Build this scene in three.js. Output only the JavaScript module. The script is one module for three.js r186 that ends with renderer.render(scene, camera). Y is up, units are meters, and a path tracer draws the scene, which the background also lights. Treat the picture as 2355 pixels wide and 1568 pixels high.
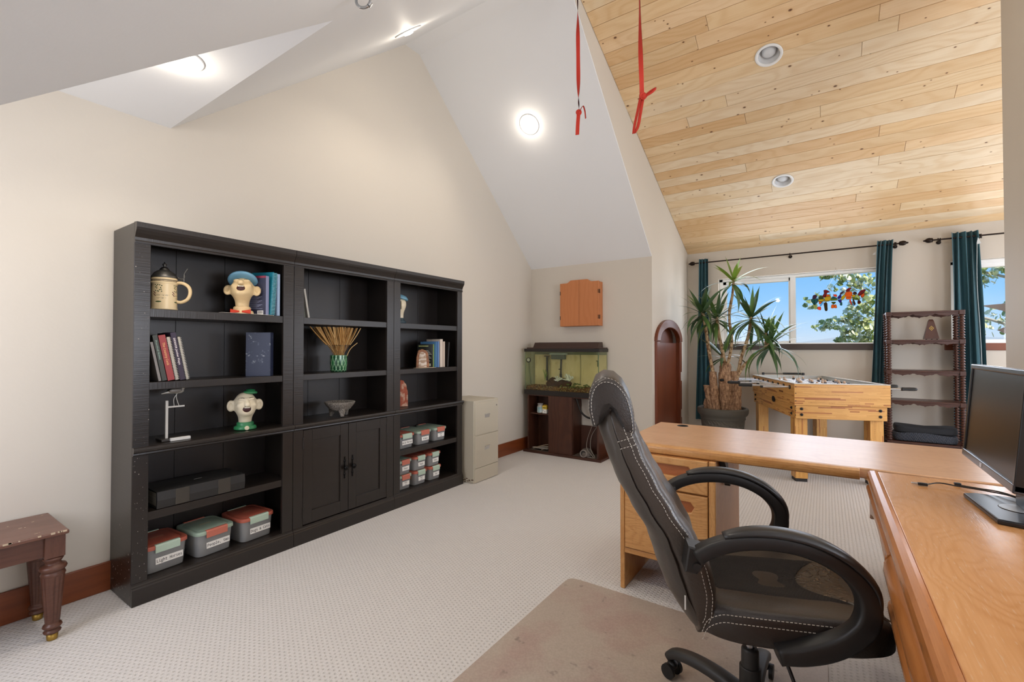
import * as THREE from 'three';
import { mergeGeometries } from 'three/addons/utils/BufferGeometryUtils.js';
import { RoundedBoxGeometry } from 'three/addons/geometries/RoundedBoxGeometry.js';
import { MarchingCubes } from 'three/addons/objects/MarchingCubes.js';
import { RectAreaLightUniformsLib } from 'three/addons/lights/RectAreaLightUniformsLib.js';

// ---------------------------------------------------------------- camera, sky, sun, area lights, exposure
const scene = new THREE.Scene();
const camera = new THREE.PerspectiveCamera(2 * Math.atan(784 / 1055) * 180 / Math.PI, 2355 / 1568, 0.05, 9000);
camera.position.set(0, 1.24, 0);
camera.rotation.order = 'YXZ';
camera.rotation.set(Math.atan(15 / 1055), Math.atan(720.5 / 1055), 0);
const renderer = new THREE.WebGLRenderer({ antialias: true });
renderer.toneMapping = THREE.LinearToneMapping;
renderer.toneMappingExposure = 1.15;
renderer.shadowMap.enabled = true;
RectAreaLightUniformsLib.init();
{
  const W = 64, H = 512, d = new Float32Array(W * H * 4), c = new THREE.Color(), c2 = new THREE.Color();
  const stops = [[-90, '#6f6a5c'], [-12, '#8f8d80'], [-1.5, '#b4bcc0'], [0, '#d3e2f2'], [2.2, '#b9dbfa'], [5, '#94cbfb'], [9, '#79bbf6'], [25, '#589fe6'], [90, '#3c78c0']];
  for (let y = 0; y < H; y++) {
    const el = ((y + 0.5) / H - 0.5) * 180;
    let i = 0; while (i < stops.length - 2 && el > stops[i + 1][0]) i++;
    const t = Math.min(1, Math.max(0, (el - stops[i][0]) / (stops[i + 1][0] - stops[i][0])));
    c.set(stops[i][1]).lerp(c2.set(stops[i + 1][1]), t);
    for (let x = 0; x < W; x++) d.set([c.r * 0.92, c.g * 0.92, c.b * 0.92, 1], (y * W + x) * 4);
  }
  const sky = new THREE.DataTexture(d, W, H, THREE.RGBAFormat, THREE.FloatType);
  sky.mapping = THREE.EquirectangularReflectionMapping; sky.magFilter = THREE.LinearFilter; sky.minFilter = THREE.LinearFilter; sky.needsUpdate = true;
  scene.background = sky; scene.environment = sky;
}
const sun = new THREE.DirectionalLight('#fff2dc', 5);
sun.name = 'sun'; sun.position.set(14, 18, 4.5); sun.target.position.set(0, 0, 0); sun.castShadow = true;
sun.shadow.mapSize.set(2048, 2048);
Object.assign(sun.shadow.camera, { left: -12, right: 12, top: 12, bottom: -12, near: 1, far: 60 });
scene.add(sun, sun.target);
function areaLight(name, color, intensity, w, h, from, to) {   // daylight through an opening
  const l = new THREE.RectAreaLight(color, intensity, w, h);
  l.name = name; l.position.set(...from); l.lookAt(...to); scene.add(l); return l;
}
areaLight('daylight_dormer', '#f4f5ff', 5.6, 1.1, 1.25, [-2.29, 1.45, 0.84], [-2.29, 1.2, -3]);
areaLight('daylight_window', '#eaf2ff', 4.4, 1.56, 0.78, [-0.32, 1.71, -6.512], [-0.32, 1.6, -3]);
areaLight('daylight_window', '#eaf2ff', 5.2, 1.56, 0.78, [1.9, 1.71, -6.512], [1.9, 1.4, -3]);
areaLight('added_side_fill', '#eef3ff', 12, 2.2, 0.95, [2.895, 1.35, -1.55], [-2, 1.5, -1.75]);  // added fill light from the right, behind an invented window
areaLight('added_side_fill', '#eef3ff', 9, 1.5, 0.95, [2.895, 1.42, -5.1], [-2, 1.6, -5.1]);  // second added fill light, brightens the far end of the room
const LAMP = 1.3;      // candela of a recessed ceiling lamp
// ---------------------------------------------------------------- helpers
const V = (x, y, z) => new THREE.Vector3(x, y, z);
const V2 = (x, y) => new THREE.Vector2(x, y);
function rng(seed) { let a = seed >>> 0; return () => { a = (a + 0x6d2b79f5) | 0; let t = Math.imul(a ^ (a >>> 15), 1 | a); t = (t + Math.imul(t ^ (t >>> 7), 61 | t)) ^ t; return ((t ^ (t >>> 14)) >>> 0) / 4294967296; }; }
const used = new Map();
function numbered(n) { const k = used.get(n) ?? 0; used.set(n, k + 1); return k ? n + '_' + String(k).padStart(3, '0') : n; }
function shade(o) { o.castShadow = true; o.receiveShadow = true; return o; }
function obj(name, geos, mat, parent) {
  const g = Array.isArray(geos) ? (geos.length > 1 ? mergeGeometries(geos) : geos[0]) : geos;
  const m = shade(new THREE.Mesh(g, mat)); m.name = parent ? name : numbered(name);
  (parent ?? scene).add(m); return m;
}
function stuff(o) { o.userData.kind = 'stuff'; return o; }
function tag(o, label, category, group) { o.userData.label = label; o.userData.category = category; if (group) o.userData.group = group; return o; }
function thing(name, label, category, pos = [0, 0, 0], turn = 0, group) {
  const o = new THREE.Group(); o.name = numbered(name); o.position.set(...pos); o.rotation.y = turn; scene.add(o);
  return tag(o, label, category, group);
}
function struct(name, geos, mat, parent) { const o = obj(name, geos, mat, parent); if (!parent) o.userData.kind = 'structure'; return o; }
function copyOf(root, pos, turn, label) {
  const c = root.clone(); c.name = numbered(root.name.replace(/_\d{3}$/, '')); c.userData = { ...root.userData };
  c.position.set(...pos); if (turn !== undefined) c.rotation.y = turn; if (label) c.userData.label = label; scene.add(c); return c;
}
// texture coordinates in metres by box projection; grain 0, 1 or 2: the axis that u follows
function uvBox(g, grain = 0, ou = 0, ov = 0) {
  if (g.index) g = g.toNonIndexed();
  const p = g.attributes.position, uv = new Float32Array(p.count * 2), a = V(), b = V(), c = V(), n = V();
  for (let i = 0; i < p.count; i += 3) {
    a.fromBufferAttribute(p, i); b.fromBufferAttribute(p, i + 1); c.fromBufferAttribute(p, i + 2);
    n.copy(b).sub(a).cross(c.clone().sub(a));
    const m = [Math.abs(n.x), Math.abs(n.y), Math.abs(n.z)], ax = m[0] > m[1] ? (m[0] > m[2] ? 0 : 2) : (m[1] > m[2] ? 1 : 2);
    const rest = [0, 1, 2].filter((k) => k !== ax), u = ax === grain ? rest[0] : grain, v = rest.find((k) => k !== u);
    [a, b, c].forEach((q, k) => { uv[(i + k) * 2] = q.getComponent(u) + ou; uv[(i + k) * 2 + 1] = q.getComponent(v) + ov + (ax === grain ? 0.37 : 0); });
  }
  g.setAttribute('uv', new THREE.BufferAttribute(uv, 2));
  for (const k of Object.keys(g.attributes)) if (!['position', 'normal', 'uv'].includes(k)) g.deleteAttribute(k);
  return g;
}
function plain(g) { if (g.index) g = g.toNonIndexed(); if (!g.attributes.uv) g.setAttribute('uv', new THREE.BufferAttribute(new Float32Array(g.attributes.position.count * 2), 2)); if (!g.attributes.normal) g.computeVertexNormals(); for (const k of Object.keys(g.attributes)) if (!['position', 'normal', 'uv'].includes(k)) g.deleteAttribute(k); g.morphAttributes = {}; g.clearGroups(); return g; }
// a box by its extents with rounded edges
function bx(x0, x1, y0, y1, z0, z1, r = 0.002, grain = -1, seg = 1) {
  const w = Math.abs(x1 - x0), h = Math.abs(y1 - y0), d = Math.abs(z1 - z0); r = Math.min(r, w / 2.01, h / 2.01, d / 2.01);
  const g = r > 0 ? new RoundedBoxGeometry(w, h, d, seg, r) : new THREE.BoxGeometry(w, h, d);
  g.translate((x0 + x1) / 2, (y0 + y1) / 2, (z0 + z1) / 2);
  if (grain < 0) grain = w >= h && w >= d ? 0 : h >= d ? 1 : 2;
  return uvBox(g, grain, (x0 * 3.7 + z0 * 1.3) % 1, (y0 * 2.3 + z1 * 5.1) % 1);
}
function flip(g) {   // reverse the winding of a non-indexed geometry
  for (const k of Object.keys(g.attributes)) { const t = g.attributes[k], n = t.itemSize, s = t.array; for (let i = 0; i < t.count; i += 3) for (let c = 0; c < n; c++) { const x = s[(i + 1) * n + c]; s[(i + 1) * n + c] = s[(i + 2) * n + c]; s[(i + 2) * n + c] = x; } }
  return g;
}
// a 2-D outline pushed from a0 to a1 along an axis. plane 'xy' (along z), 'zy' (along x), 'xz' (along y)
function prism(pts, plane, a0, a1, bevel = 0, grain = -1, holes = [], seg = 1, curve = 6) {
  const s = pts instanceof THREE.Shape ? pts : new THREE.Shape(pts.map((p) => (p.isVector2 ? p : V2(p[0], p[1]))));
  for (const h of holes) s.holes.push(new THREE.Path(h.map((p) => (p.isVector2 ? p : V2(p[0], p[1])))));
  const d = Math.abs(a1 - a0), lo = Math.min(a0, a1);
  let g = new THREE.ExtrudeGeometry(s, { depth: Math.max(1e-5, d - 2 * bevel), bevelEnabled: bevel > 0, bevelThickness: bevel, bevelSize: bevel, bevelOffset: -bevel, bevelSegments: seg, curveSegments: curve, steps: 1 });
  g.translate(0, 0, lo + bevel);
  if (g.index) g = g.toNonIndexed();
  if (plane === 'zy') { g.applyMatrix4(new THREE.Matrix4().makeBasis(V(0, 0, 1), V(0, 1, 0), V(1, 0, 0))); flip(g); }
  if (plane === 'xz') { g.applyMatrix4(new THREE.Matrix4().makeBasis(V(1, 0, 0), V(0, 0, 1), V(0, 1, 0))); flip(g); }
  if (grain < 0) { g.computeBoundingBox(); const b = g.boundingBox.getSize(V()); grain = b.x >= b.y && b.x >= b.z ? 0 : b.y >= b.z ? 1 : 2; }
  g.clearGroups(); return uvBox(g, grain, lo * 1.7 % 1, lo * 0.9 % 1);
}
function lathe(pts, seg = 32, x = 0, y = 0, z = 0) { const g = new THREE.LatheGeometry(pts.map((p) => V2(p[0], p[1])), seg); g.translate(x, y, z); return plain(g); }
function cyl(r0, r1, a, b, seg = 16, open = false) {   // from point a (radius r0) to b (radius r1)
  const A = V(...a), B = V(...b), d = B.clone().sub(A), g = new THREE.CylinderGeometry(r1, r0, d.length(), seg, 1, open);
  g.applyQuaternion(new THREE.Quaternion().setFromUnitVectors(V(0, 1, 0), d.clone().normalize())); g.translate(...A.add(B).multiplyScalar(0.5).toArray()); return plain(g);
}
function ball(r, x, y, z, sx = 1, sy = 1, sz = 1, w = 16, h = 12) { const g = new THREE.SphereGeometry(r, w, h); g.scale(sx, sy, sz); g.translate(x, y, z); return plain(g); }
function tube(pts, r, seg = 24, rad = 8, closed = false) { const g = new THREE.TubeGeometry(new THREE.CatmullRomCurve3(pts.map((p) => (p.isVector3 ? p : V(...p))), closed), seg, r, rad, closed); return plain(g); }
function torus(R, r, x, y, z, rx = 0, ry = 0, rz = 0, a = 8, b = 24, arc = Math.PI * 2) { const g = new THREE.TorusGeometry(R, r, a, b, arc); g.rotateX(rx); g.rotateY(ry); g.rotateZ(rz); g.translate(x, y, z); return plain(g); }
function grid(nu, nv, f, closedU = false) {   // a surface from f(u, v) -> [x, y, z]
  const P = [], I = [], U = [];
  for (let j = 0; j <= nv; j++) for (let i = 0; i <= nu; i++) { P.push(...f(i / nu, j / nv)); U.push(i / nu, j / nv); }
  for (let j = 0; j < nv; j++) for (let i = 0; i < nu; i++) { const a = j * (nu + 1) + i, b = a + 1, c = a + nu + 1, d = c + 1; I.push(a, b, d, a, d, c); }
  const g = new THREE.BufferGeometry(); g.setAttribute('position', new THREE.Float32BufferAttribute(P, 3)); g.setAttribute('uv', new THREE.Float32BufferAttribute(U, 2)); g.setIndex(I); g.computeVertexNormals();
  if (closedU) { const n = g.attributes.normal; for (let j = 0; j <= nv; j++) { const a = j * (nu + 1), b = a + nu, v = V().fromBufferAttribute(n, a).add(V().fromBufferAttribute(n, b)).normalize(); n.setXYZ(a, v.x, v.y, v.z); n.setXYZ(b, v.x, v.y, v.z); } }
  return plain(g);
}
// rings of points joined into a closed body with capped ends
function loft(rings, caps = true) {
  const n = rings[0].length, P = [], I = [], U = [];
  rings.forEach((r, j) => r.concat([r[0]]).forEach((p, i) => { P.push(...p); U.push(i / n, j / (rings.length - 1)); }));
  for (let j = 0; j < rings.length - 1; j++) for (let i = 0; i < n; i++) { const a = j * (n + 1) + i, b = a + 1, c = a + n + 1, d = c + 1; I.push(a, b, d, a, d, c); }
  if (caps) for (const [j, s] of [[0, 1], [rings.length - 1, 0]]) {
    const c = rings[j].reduce((q, p) => [q[0] + p[0] / n, q[1] + p[1] / n, q[2] + p[2] / n], [0, 0, 0]), k = P.length / 3; P.push(...c); U.push(0.5, 0.5);
    for (let i = 0; i < n; i++) { const a = j * (n + 1) + i, b = a + 1; s ? I.push(k, b, a) : I.push(k, a, b); }
  }
  const g = new THREE.BufferGeometry(); g.setAttribute('position', new THREE.Float32BufferAttribute(P, 3)); g.setAttribute('uv', new THREE.Float32BufferAttribute(U, 2)); g.setIndex(I); g.computeVertexNormals();
  const N = g.attributes.normal; rings.forEach((r, j) => { const a = j * (n + 1), b = a + n, v = V().fromBufferAttribute(N, a).add(V().fromBufferAttribute(N, b)).normalize(); N.setXYZ(a, v.x, v.y, v.z); N.setXYZ(b, v.x, v.y, v.z); });
  return plain(g);
}
function superRing(n, cx, cz, rx, rz, y, e = 4) { const r = []; for (let i = 0; i < n; i++) { const a = i / n * Math.PI * 2, c = Math.cos(a), s = Math.sin(a); r.push([cx + rx * Math.sign(c) * Math.abs(c) ** (2 / e), y, cz - rz * Math.sign(s) * Math.abs(s) ** (2 / e)]); } return r; }
// a profile (2-D points) carried along a path of points with fixed side vector
function sweep(path, prof, side, closed = false) {
  const P = path.map((p) => (p.isVector3 ? p : V(...p))), S = V(...side), rings = [];
  P.forEach((p, i) => {
    const t = (P[i + 1] ?? (closed ? P[0] : p)).clone().sub(P[i - 1] ?? (closed ? P[P.length - 1] : p)).normalize(), up = t.clone().cross(S).normalize();
    const pr = typeof prof === 'function' ? prof(i / (P.length - 1)) : prof;
    rings.push(pr.map(([a, b]) => p.clone().addScaledVector(S, a).addScaledVector(up, b).toArray()));
  });
  return loft(rings);
}
function smooth(pts, n) { return new THREE.CatmullRomCurve3(pts.map((p) => (p.isVector3 ? p : V(...p))), false, 'centripetal').getPoints(n); }
function sdfMesh(f, c, half, res = 40) {   // f < 0 inside; a cube of half-size around c
  const mc = new MarchingCubes(res, new THREE.MeshBasicMaterial(), false, false, 60000); mc.isolation = 0;
  for (let k = 0; k < res; k++) for (let j = 0; j < res; j++) for (let i = 0; i < res; i++) {
    const x = c[0] + (i / res * 2 - 1) * half, y = c[1] + (j / res * 2 - 1) * half, z = c[2] + (k / res * 2 - 1) * half;
    mc.field[i + j * res + k * res * res] = -f(x, y, z);
  }
  mc.update(); const n = mc.count, p = mc.positionArray.slice(0, n * 3), nn = mc.normalArray.slice(0, n * 3);
  for (let i = 0; i < n; i++) for (let q = 0; q < 3; q++) p[i * 3 + q] = c[q] + p[i * 3 + q] * half;
  const g = new THREE.BufferGeometry(); g.setAttribute('position', new THREE.BufferAttribute(p, 3)); g.setAttribute('normal', new THREE.BufferAttribute(nn, 3)); return plain(g);
}
const ell = (x, y, z, c, r) => { const a = (x - c[0]) / r[0], b = (y - c[1]) / r[1], d = (z - c[2]) / r[2], k = Math.sqrt(a * a + b * b + d * d); return (k - 1) * Math.min(...r); };
const smin = (a, b, k) => { const h = Math.max(k - Math.abs(a - b), 0) / k; return Math.min(a, b) - h * h * k / 4; };
const cap = (x, y, z, a, b, ra, rb) => { const pa = [x - a[0], y - a[1], z - a[2]], ba = [b[0] - a[0], b[1] - a[1], b[2] - a[2]], t = Math.min(1, Math.max(0, (pa[0] * ba[0] + pa[1] * ba[1] + pa[2] * ba[2]) / (ba[0] ** 2 + ba[1] ** 2 + ba[2] ** 2))); return Math.hypot(pa[0] - ba[0] * t, pa[1] - ba[1] * t, pa[2] - ba[2] * t) - (ra + (rb - ra) * t); };

// ---------------------------------------------------------------- noise and textures
const PERM = (() => { const r = rng(11), p = [...Array(256).keys()]; for (let i = 255; i > 0; i--) { const j = Math.floor(r() * (i + 1)); [p[i], p[j]] = [p[j], p[i]]; } return p.concat(p); })();
function noise2(x, y, px = 256, py = 256) {   // value noise that repeats after px, py cells
  const i = Math.floor(x), j = Math.floor(y), fx = x - i, fy = y - j, sx = fx * fx * (3 - 2 * fx), sy = fy * fy * (3 - 2 * fy), m = (a, n) => ((a % n) + n) % n;
  const h = (a, b) => PERM[(PERM[m(a, px) & 255] + m(b, py)) & 255] / 255;
  return (h(i, j) * (1 - sx) + h(i + 1, j) * sx) * (1 - sy) + (h(i, j + 1) * (1 - sx) + h(i + 1, j + 1) * sx) * sy;
}
function fbm(x, y, px, py, o = 4) { let s = 0, a = 0.5; for (let k = 0; k < o; k++) { s += a * noise2(x, y, px, py); x *= 2; y *= 2; px *= 2; py *= 2; a *= 0.5; } return s / (1 - 0.5 ** o); }
function tex(w, h, f, srgb = true, rx = 1, ry = 1) {   // f(x, y) in pixels -> [r, g, b] 0..255 or one value
  const d = new Uint8Array(w * h * 4);
  for (let y = 0; y < h; y++) for (let x = 0; x < w; x++) { const c = f(x, y), o = (y * w + x) * 4; if (c.length) { d[o] = c[0]; d[o + 1] = c[1]; d[o + 2] = c[2]; } else d[o] = d[o + 1] = d[o + 2] = c; d[o + 3] = 255; }
  const t = new THREE.DataTexture(d, w, h); t.wrapS = t.wrapT = THREE.RepeatWrapping; t.magFilter = THREE.LinearFilter; t.minFilter = THREE.LinearMipmapLinearFilter; t.generateMipmaps = true;
  if (srgb) t.colorSpace = THREE.SRGBColorSpace; t.repeat.set(rx, ry); t.needsUpdate = true; return t;
}
const hex = (h) => [parseInt(h.slice(1, 3), 16), parseInt(h.slice(3, 5), 16), parseInt(h.slice(5, 7), 16)];
const mix3 = (a, b, t) => [a[0] + (b[0] - a[0]) * t, a[1] + (b[1] - a[1]) * t, a[2] + (b[2] - a[2]) * t];
const clamp01 = (x) => Math.min(1, Math.max(0, x));
function canvasTex(w, h, draw) { const c = document.createElement('canvas'); c.width = w; c.height = h; draw(c.getContext('2d'), w, h); const t = new THREE.CanvasTexture(c); t.colorSpace = THREE.SRGBColorSpace; t.magFilter = THREE.LinearFilter; return t; }
// wood: grain runs along u; one tile is su x sv metres
function woodTex(light, dark, pore, o = {}) {
  const { w = 1024, h = 512, su = 1.2, sv = 0.6, rings = 26, warp = 0.9, pores = 0.5, seed = 0, knots = 0 } = o, L = hex(light), D = hex(dark), P = hex(pore), r = rng(seed + 5);
  const K = [...Array(knots)].map(() => [r() * w, r() * h, 2 + r() * r() * 5]);
  return tex(w, h, (x, y) => {
    const u = x / w, v = y / h;
    const wv = fbm(u * 3 + seed, v * 4 + seed, 3, 4, 3) * warp + fbm(u * 8, v * 10 + seed, 8, 10, 2) * warp * 0.15;
    const ring = 0.5 + 0.5 * Math.sin((v * rings + wv * rings * 0.55) * Math.PI * 2 / 2);
    const fine = noise2(u * 24 + seed, v * 300, 24, 300), broad = fbm(u * 2, v * 9 + seed, 2, 9, 3);
    let t = clamp01(0.12 + 0.5 * ring ** 2.2 * 0.8 + (fine - 0.5) * 0.35 + (broad - 0.5) * 0.7), c = mix3(L, D, t);
    const pr = noise2(u * 60, v * 420 + seed, 60, 420); if (pr > 1 - 0.42 * pores) c = mix3(c, P, clamp01((pr - (1 - 0.42 * pores)) * 3) * 0.7);
    for (const k of K) { let dx = Math.abs(x - k[0]), dy = Math.abs(y - k[1]); dx = Math.min(dx, w - dx) * su / w * 500; dy = Math.min(dy, h - dy) * sv / h * 500; const q = Math.hypot(dx * 0.7, dy) / k[2]; if (q < 1) c = mix3(c, P, (1 - q) ** 0.5); else if (q < 2) c = mix3(c, D, (2 - q) * 0.6); }
    return c;
  }, true, 1 / su, 1 / sv);
}
function sameRepeat(t, n) { t.repeat.copy(n.repeat); return t; }
const std = (o) => new THREE.MeshStandardMaterial(o), phys = (o) => new THREE.MeshPhysicalMaterial(o);
const paint = (c, r = 0.6, o = {}) => std({ color: c, roughness: r, ...o });
// ---------------------------------------------------------------- surfaces
const plasterBump = tex(512, 512, (x, y) => 120 + 110 * (fbm(x / 8, y / 8, 64, 64, 3) - 0.5), false, 1.4, 1.4);
const M = {};
M.wall = std({ color: '#cfc6b8', roughness: 0.62, bumpMap: plasterBump, bumpScale: 0.0006 });
M.ceil = std({ color: '#ebebea', roughness: 0.6, bumpMap: plasterBump, bumpScale: 0.0006 });
M.white = paint('#e9e9e6', 0.4);
M.vinyl = paint('#efeeea', 0.35);
M.sillDark = paint('#4b3f39', 0.4);
M.brownTrim = std({ map: woodTex('#7d3f1c', '#6a3012', '#56260e', { w: 512, h: 256, rings: 10, pores: 0.2, seed: 3 }), roughness: 0.38 });
M.nicheBrown = std({ map: woodTex('#75391d', '#663016', '#552610', { w: 512, h: 256, rings: 6, pores: 0.1, seed: 8 }), roughness: 0.32 });
M.darkBase = paint('#3b3634', 0.45);
M.black = paint('#0c0b0b', 0.5);
M.chrome = std({ color: '#b9bcc0', roughness: 0.2, metalness: 1 });
M.bronze = std({ color: '#2b211c', roughness: 0.38, metalness: 0.7 });
{
  const N = 512, cell = (x, y) => { const row = Math.floor(y / 32), u = ((x + (row % 2) * 16) % 32) / 32, v = (y % 32) / 32; return Math.exp(-(((u - 0.5) / 0.22) ** 2 + ((v - 0.5) / 0.2) ** 2)); };
  const fib = (x, y) => noise2(x / 2, y / 2, 256, 256) * 0.6 + noise2(x / 5, y / 4, 102.4 | 0, 128) * 0.4;
  M.carpet = std({ roughness: 1, map: tex(N, N, (x, y) => { const d = cell(x, y), f = fib(x, y) - 0.5; return mix3([214, 209, 204], [182, 177, 171], d * 0.6).map((q) => q + f * 26); }, true, 1 / 0.32, 1 / 0.32),
    bumpMap: tex(N, N, (x, y) => 205 - 150 * cell(x, y) + 70 * (fib(x, y) - 0.5), false, 1 / 0.32, 1 / 0.32), bumpScale: 0.0045 });
}
const pineMap = woodTex('#e8d3b2', '#d8b98f', '#4d2a15', { w: 1536, h: 768, su: 2.4, sv: 1.2, rings: 26, warp: 1.2, pores: 0.12, seed: 21, knots: 52 });
const pine = ['#ffffff', '#fff3e4', '#f6ead8', '#fffaf0', '#f2dfc6', '#fdf0dc'].map((c) => std({ color: c, map: pineMap, roughness: 0.42 }));

// ---------------------------------------------------------------- the shell of the room
const LX = -3.05, WX = -1.53, RX = 2.9, BZ = -6.46, AZ = -4.9, FZ = 0.9, RIDGE = 3.92;
const S1k = (RIDGE - 2.48) / (2.788 - 1.04), S1y = (z) => RIDGE - S1k * (z + 2.788), S1a = Math.atan(S1k);
const S4k = (RIDGE - 2.22) / (4.9 - 2.967), S4y = (z) => 2.22 + S4k * (z - AZ), S4a = Math.atan(S4k);
const S5k = (3.925 - 2.497) / (6.46 - 3.13), S5y = (z) => 2.497 + S5k * (z - BZ), S5a = Math.atan(S5k);
const circle = (cx, cy, r, n = 36) => [...Array(n)].map((_, i) => [cx + r * Math.cos(i / n * 2 * Math.PI), cy + r * Math.sin(i / n * 2 * Math.PI)]);
const tilt = (g, a, x, y, z) => { g.rotateX(a); g.translate(x, y, z); return g; };

struct('floor', bx(LX - 0.15, RX + 0.15, -0.12, 0, BZ - 0.15, FZ + 0.15, 0), M.carpet);
struct('wall_left', prism([[FZ + 0.15, 0], [FZ + 0.15, 2.6], [-0.9, 2.6], [-2.7, 4.05], [-3.05, 4.05], [AZ - 0.15, 2.35], [AZ - 0.15, 0]], 'zy', LX - 0.15, LX, 0, 2), M.wall);
struct('wall_alcove', bx(LX, WX - 0.15, 0, 2.32, AZ - 0.15, AZ, 0), M.wall);
// the return wall with its arched niche
const nicheHole = []; { const z0 = -5.985, z1 = -5.01, ys = 1.31, rise = 0.235, c = (z0 + z1) / 2, h = (z1 - z0) / 2; nicheHole.push([z0, 0.0], [z0, ys]); for (let i = 1; i < 16; i++) { const a = Math.PI * (1 - i / 16); nicheHole.push([c + h * Math.cos(a), ys + rise * Math.sin(a)]); } nicheHole.push([z1, ys], [z1, 0.0]); }
struct('wall_niche', prism([[AZ, 0], [AZ, 2.235], [-2.967, RIDGE + 0.015], [-3.13, 4.0], [BZ - 0.15, 2.6], [BZ - 0.15, 0], ...nicheHole], 'zy', WX - 0.15, WX, 0, 2), M.wall);
const holesBack = [[[-1.147, 1.285], [0.52, 1.285], [0.52, 2.13], [-1.147, 2.13]], [[1.075, 1.285], [2.74, 1.285], [2.74, 2.13], [1.075, 2.13]]];
struct('wall_back', prism([[WX - 0.15, 0], [RX + 0.15, 0], [RX + 0.15, 2.62], [WX - 0.15, 2.62]], 'xy', BZ - 0.15, BZ, 0, 0, holesBack), M.wall);
struct('wall_right', prism([[-3.06, 0], [-3.75, 0], [-3.75, S5y(-3.75) + 0.03], [-3.13, 3.96], [-3.06, 3.96]], 'zy', 0.85, 0.97, 0.004, 2), M.wall);
struct('wall_end', prism([[FZ + 0.15, 0], [BZ - 0.15, 0], [BZ - 0.15, 2.6], [-3.1, 4.1], [-2.7, 4.1], [FZ + 0.15, 1.0]], 'zy', RX, RX + 0.15, 0, 2, [[[-2.7, 0.85], [-0.4, 0.85], [-0.4, 1.85], [-2.7, 1.85]], [[-5.9, 0.9], [-4.3, 0.9], [-4.3, 1.95], [-5.9, 1.95]]]), M.wall);  // both openings belong to the added side windows
struct('wall_front', bx(WX, RX, 0, 1.02, FZ, FZ + 0.15, 0), M.wall);
struct('wall_dormer', prism([[LX, 0], [WX + 0.03, 0], [WX + 0.03, 2.6], [LX, 2.6]], 'xy', FZ, FZ + 0.15, 0, 0, [[[-2.88, 0.8], [-1.7, 0.8], [-1.7, 2.15], [-2.88, 2.15]]]), M.wall);
struct('wall_cheek', prism([[-1.02, 2.47], [FZ, 2.47], [FZ, S1y(FZ) + 0.02]], 'zy', WX, WX + 0.04, 0, 2), M.ceil);
const L1 = [-2.28, 2.48, -0.80], L2 = [-2.366, 3.425, -2.188], L3 = [-2.283, S4y(-3.63), -3.63], L4 = [-0.347, S5y(-4.066), -4.066], L5 = [-0.347, S5y(-5.418), -5.418], L6 = [0.1, 0, -2.188], L7 = [-0.9, 0, -0.9];
const slopeHole = (L, a, z0) => circle(L[0], Math.abs(L[2] - z0) / Math.cos(a), 0.075);
struct('ceiling_slope', tilt(prism([[LX, 0], [RX, 0], [RX, (FZ + 2.8) / Math.cos(S1a)], [WX, (FZ + 2.8) / Math.cos(S1a)], [WX, 1.748 / Math.cos(S1a)], [LX, 1.748 / Math.cos(S1a)]], 'xz', 0, 0.14, 0, 0, [slopeHole(L2, S1a, -2.788), slopeHole(L6, S1a, -2.788), slopeHole(L7, S1a, -2.788)]), S1a, 0, RIDGE, -2.788), M.ceil);
struct('ceiling_dormer', prism([[LX, -1.04], [WX + 0.04, -1.04], [WX + 0.04, FZ], [LX, FZ]], 'xz', 2.48, 2.6, 0, 0, [circle(L1[0], L1[2], 0.075)]), M.ceil);
struct('ceiling_alcove', tilt(prism([[LX, 0], [WX - 0.0015, 0], [WX - 0.0015, (4.9 - 2.967) / Math.cos(S4a)], [LX, (4.9 - 2.967) / Math.cos(S4a)]], 'xz', 0, 0.14, 0, 0, [slopeHole(L3, S4a, AZ)]), -S4a, 0, 2.22, AZ), M.ceil);
struct('ceiling_ridge', [bx(LX, RX, RIDGE, RIDGE + 0.14, -2.967, -2.788, 0), bx(WX, RX, RIDGE, RIDGE + 0.14, -3.14, -2.96, 0)], M.ceil);
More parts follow.
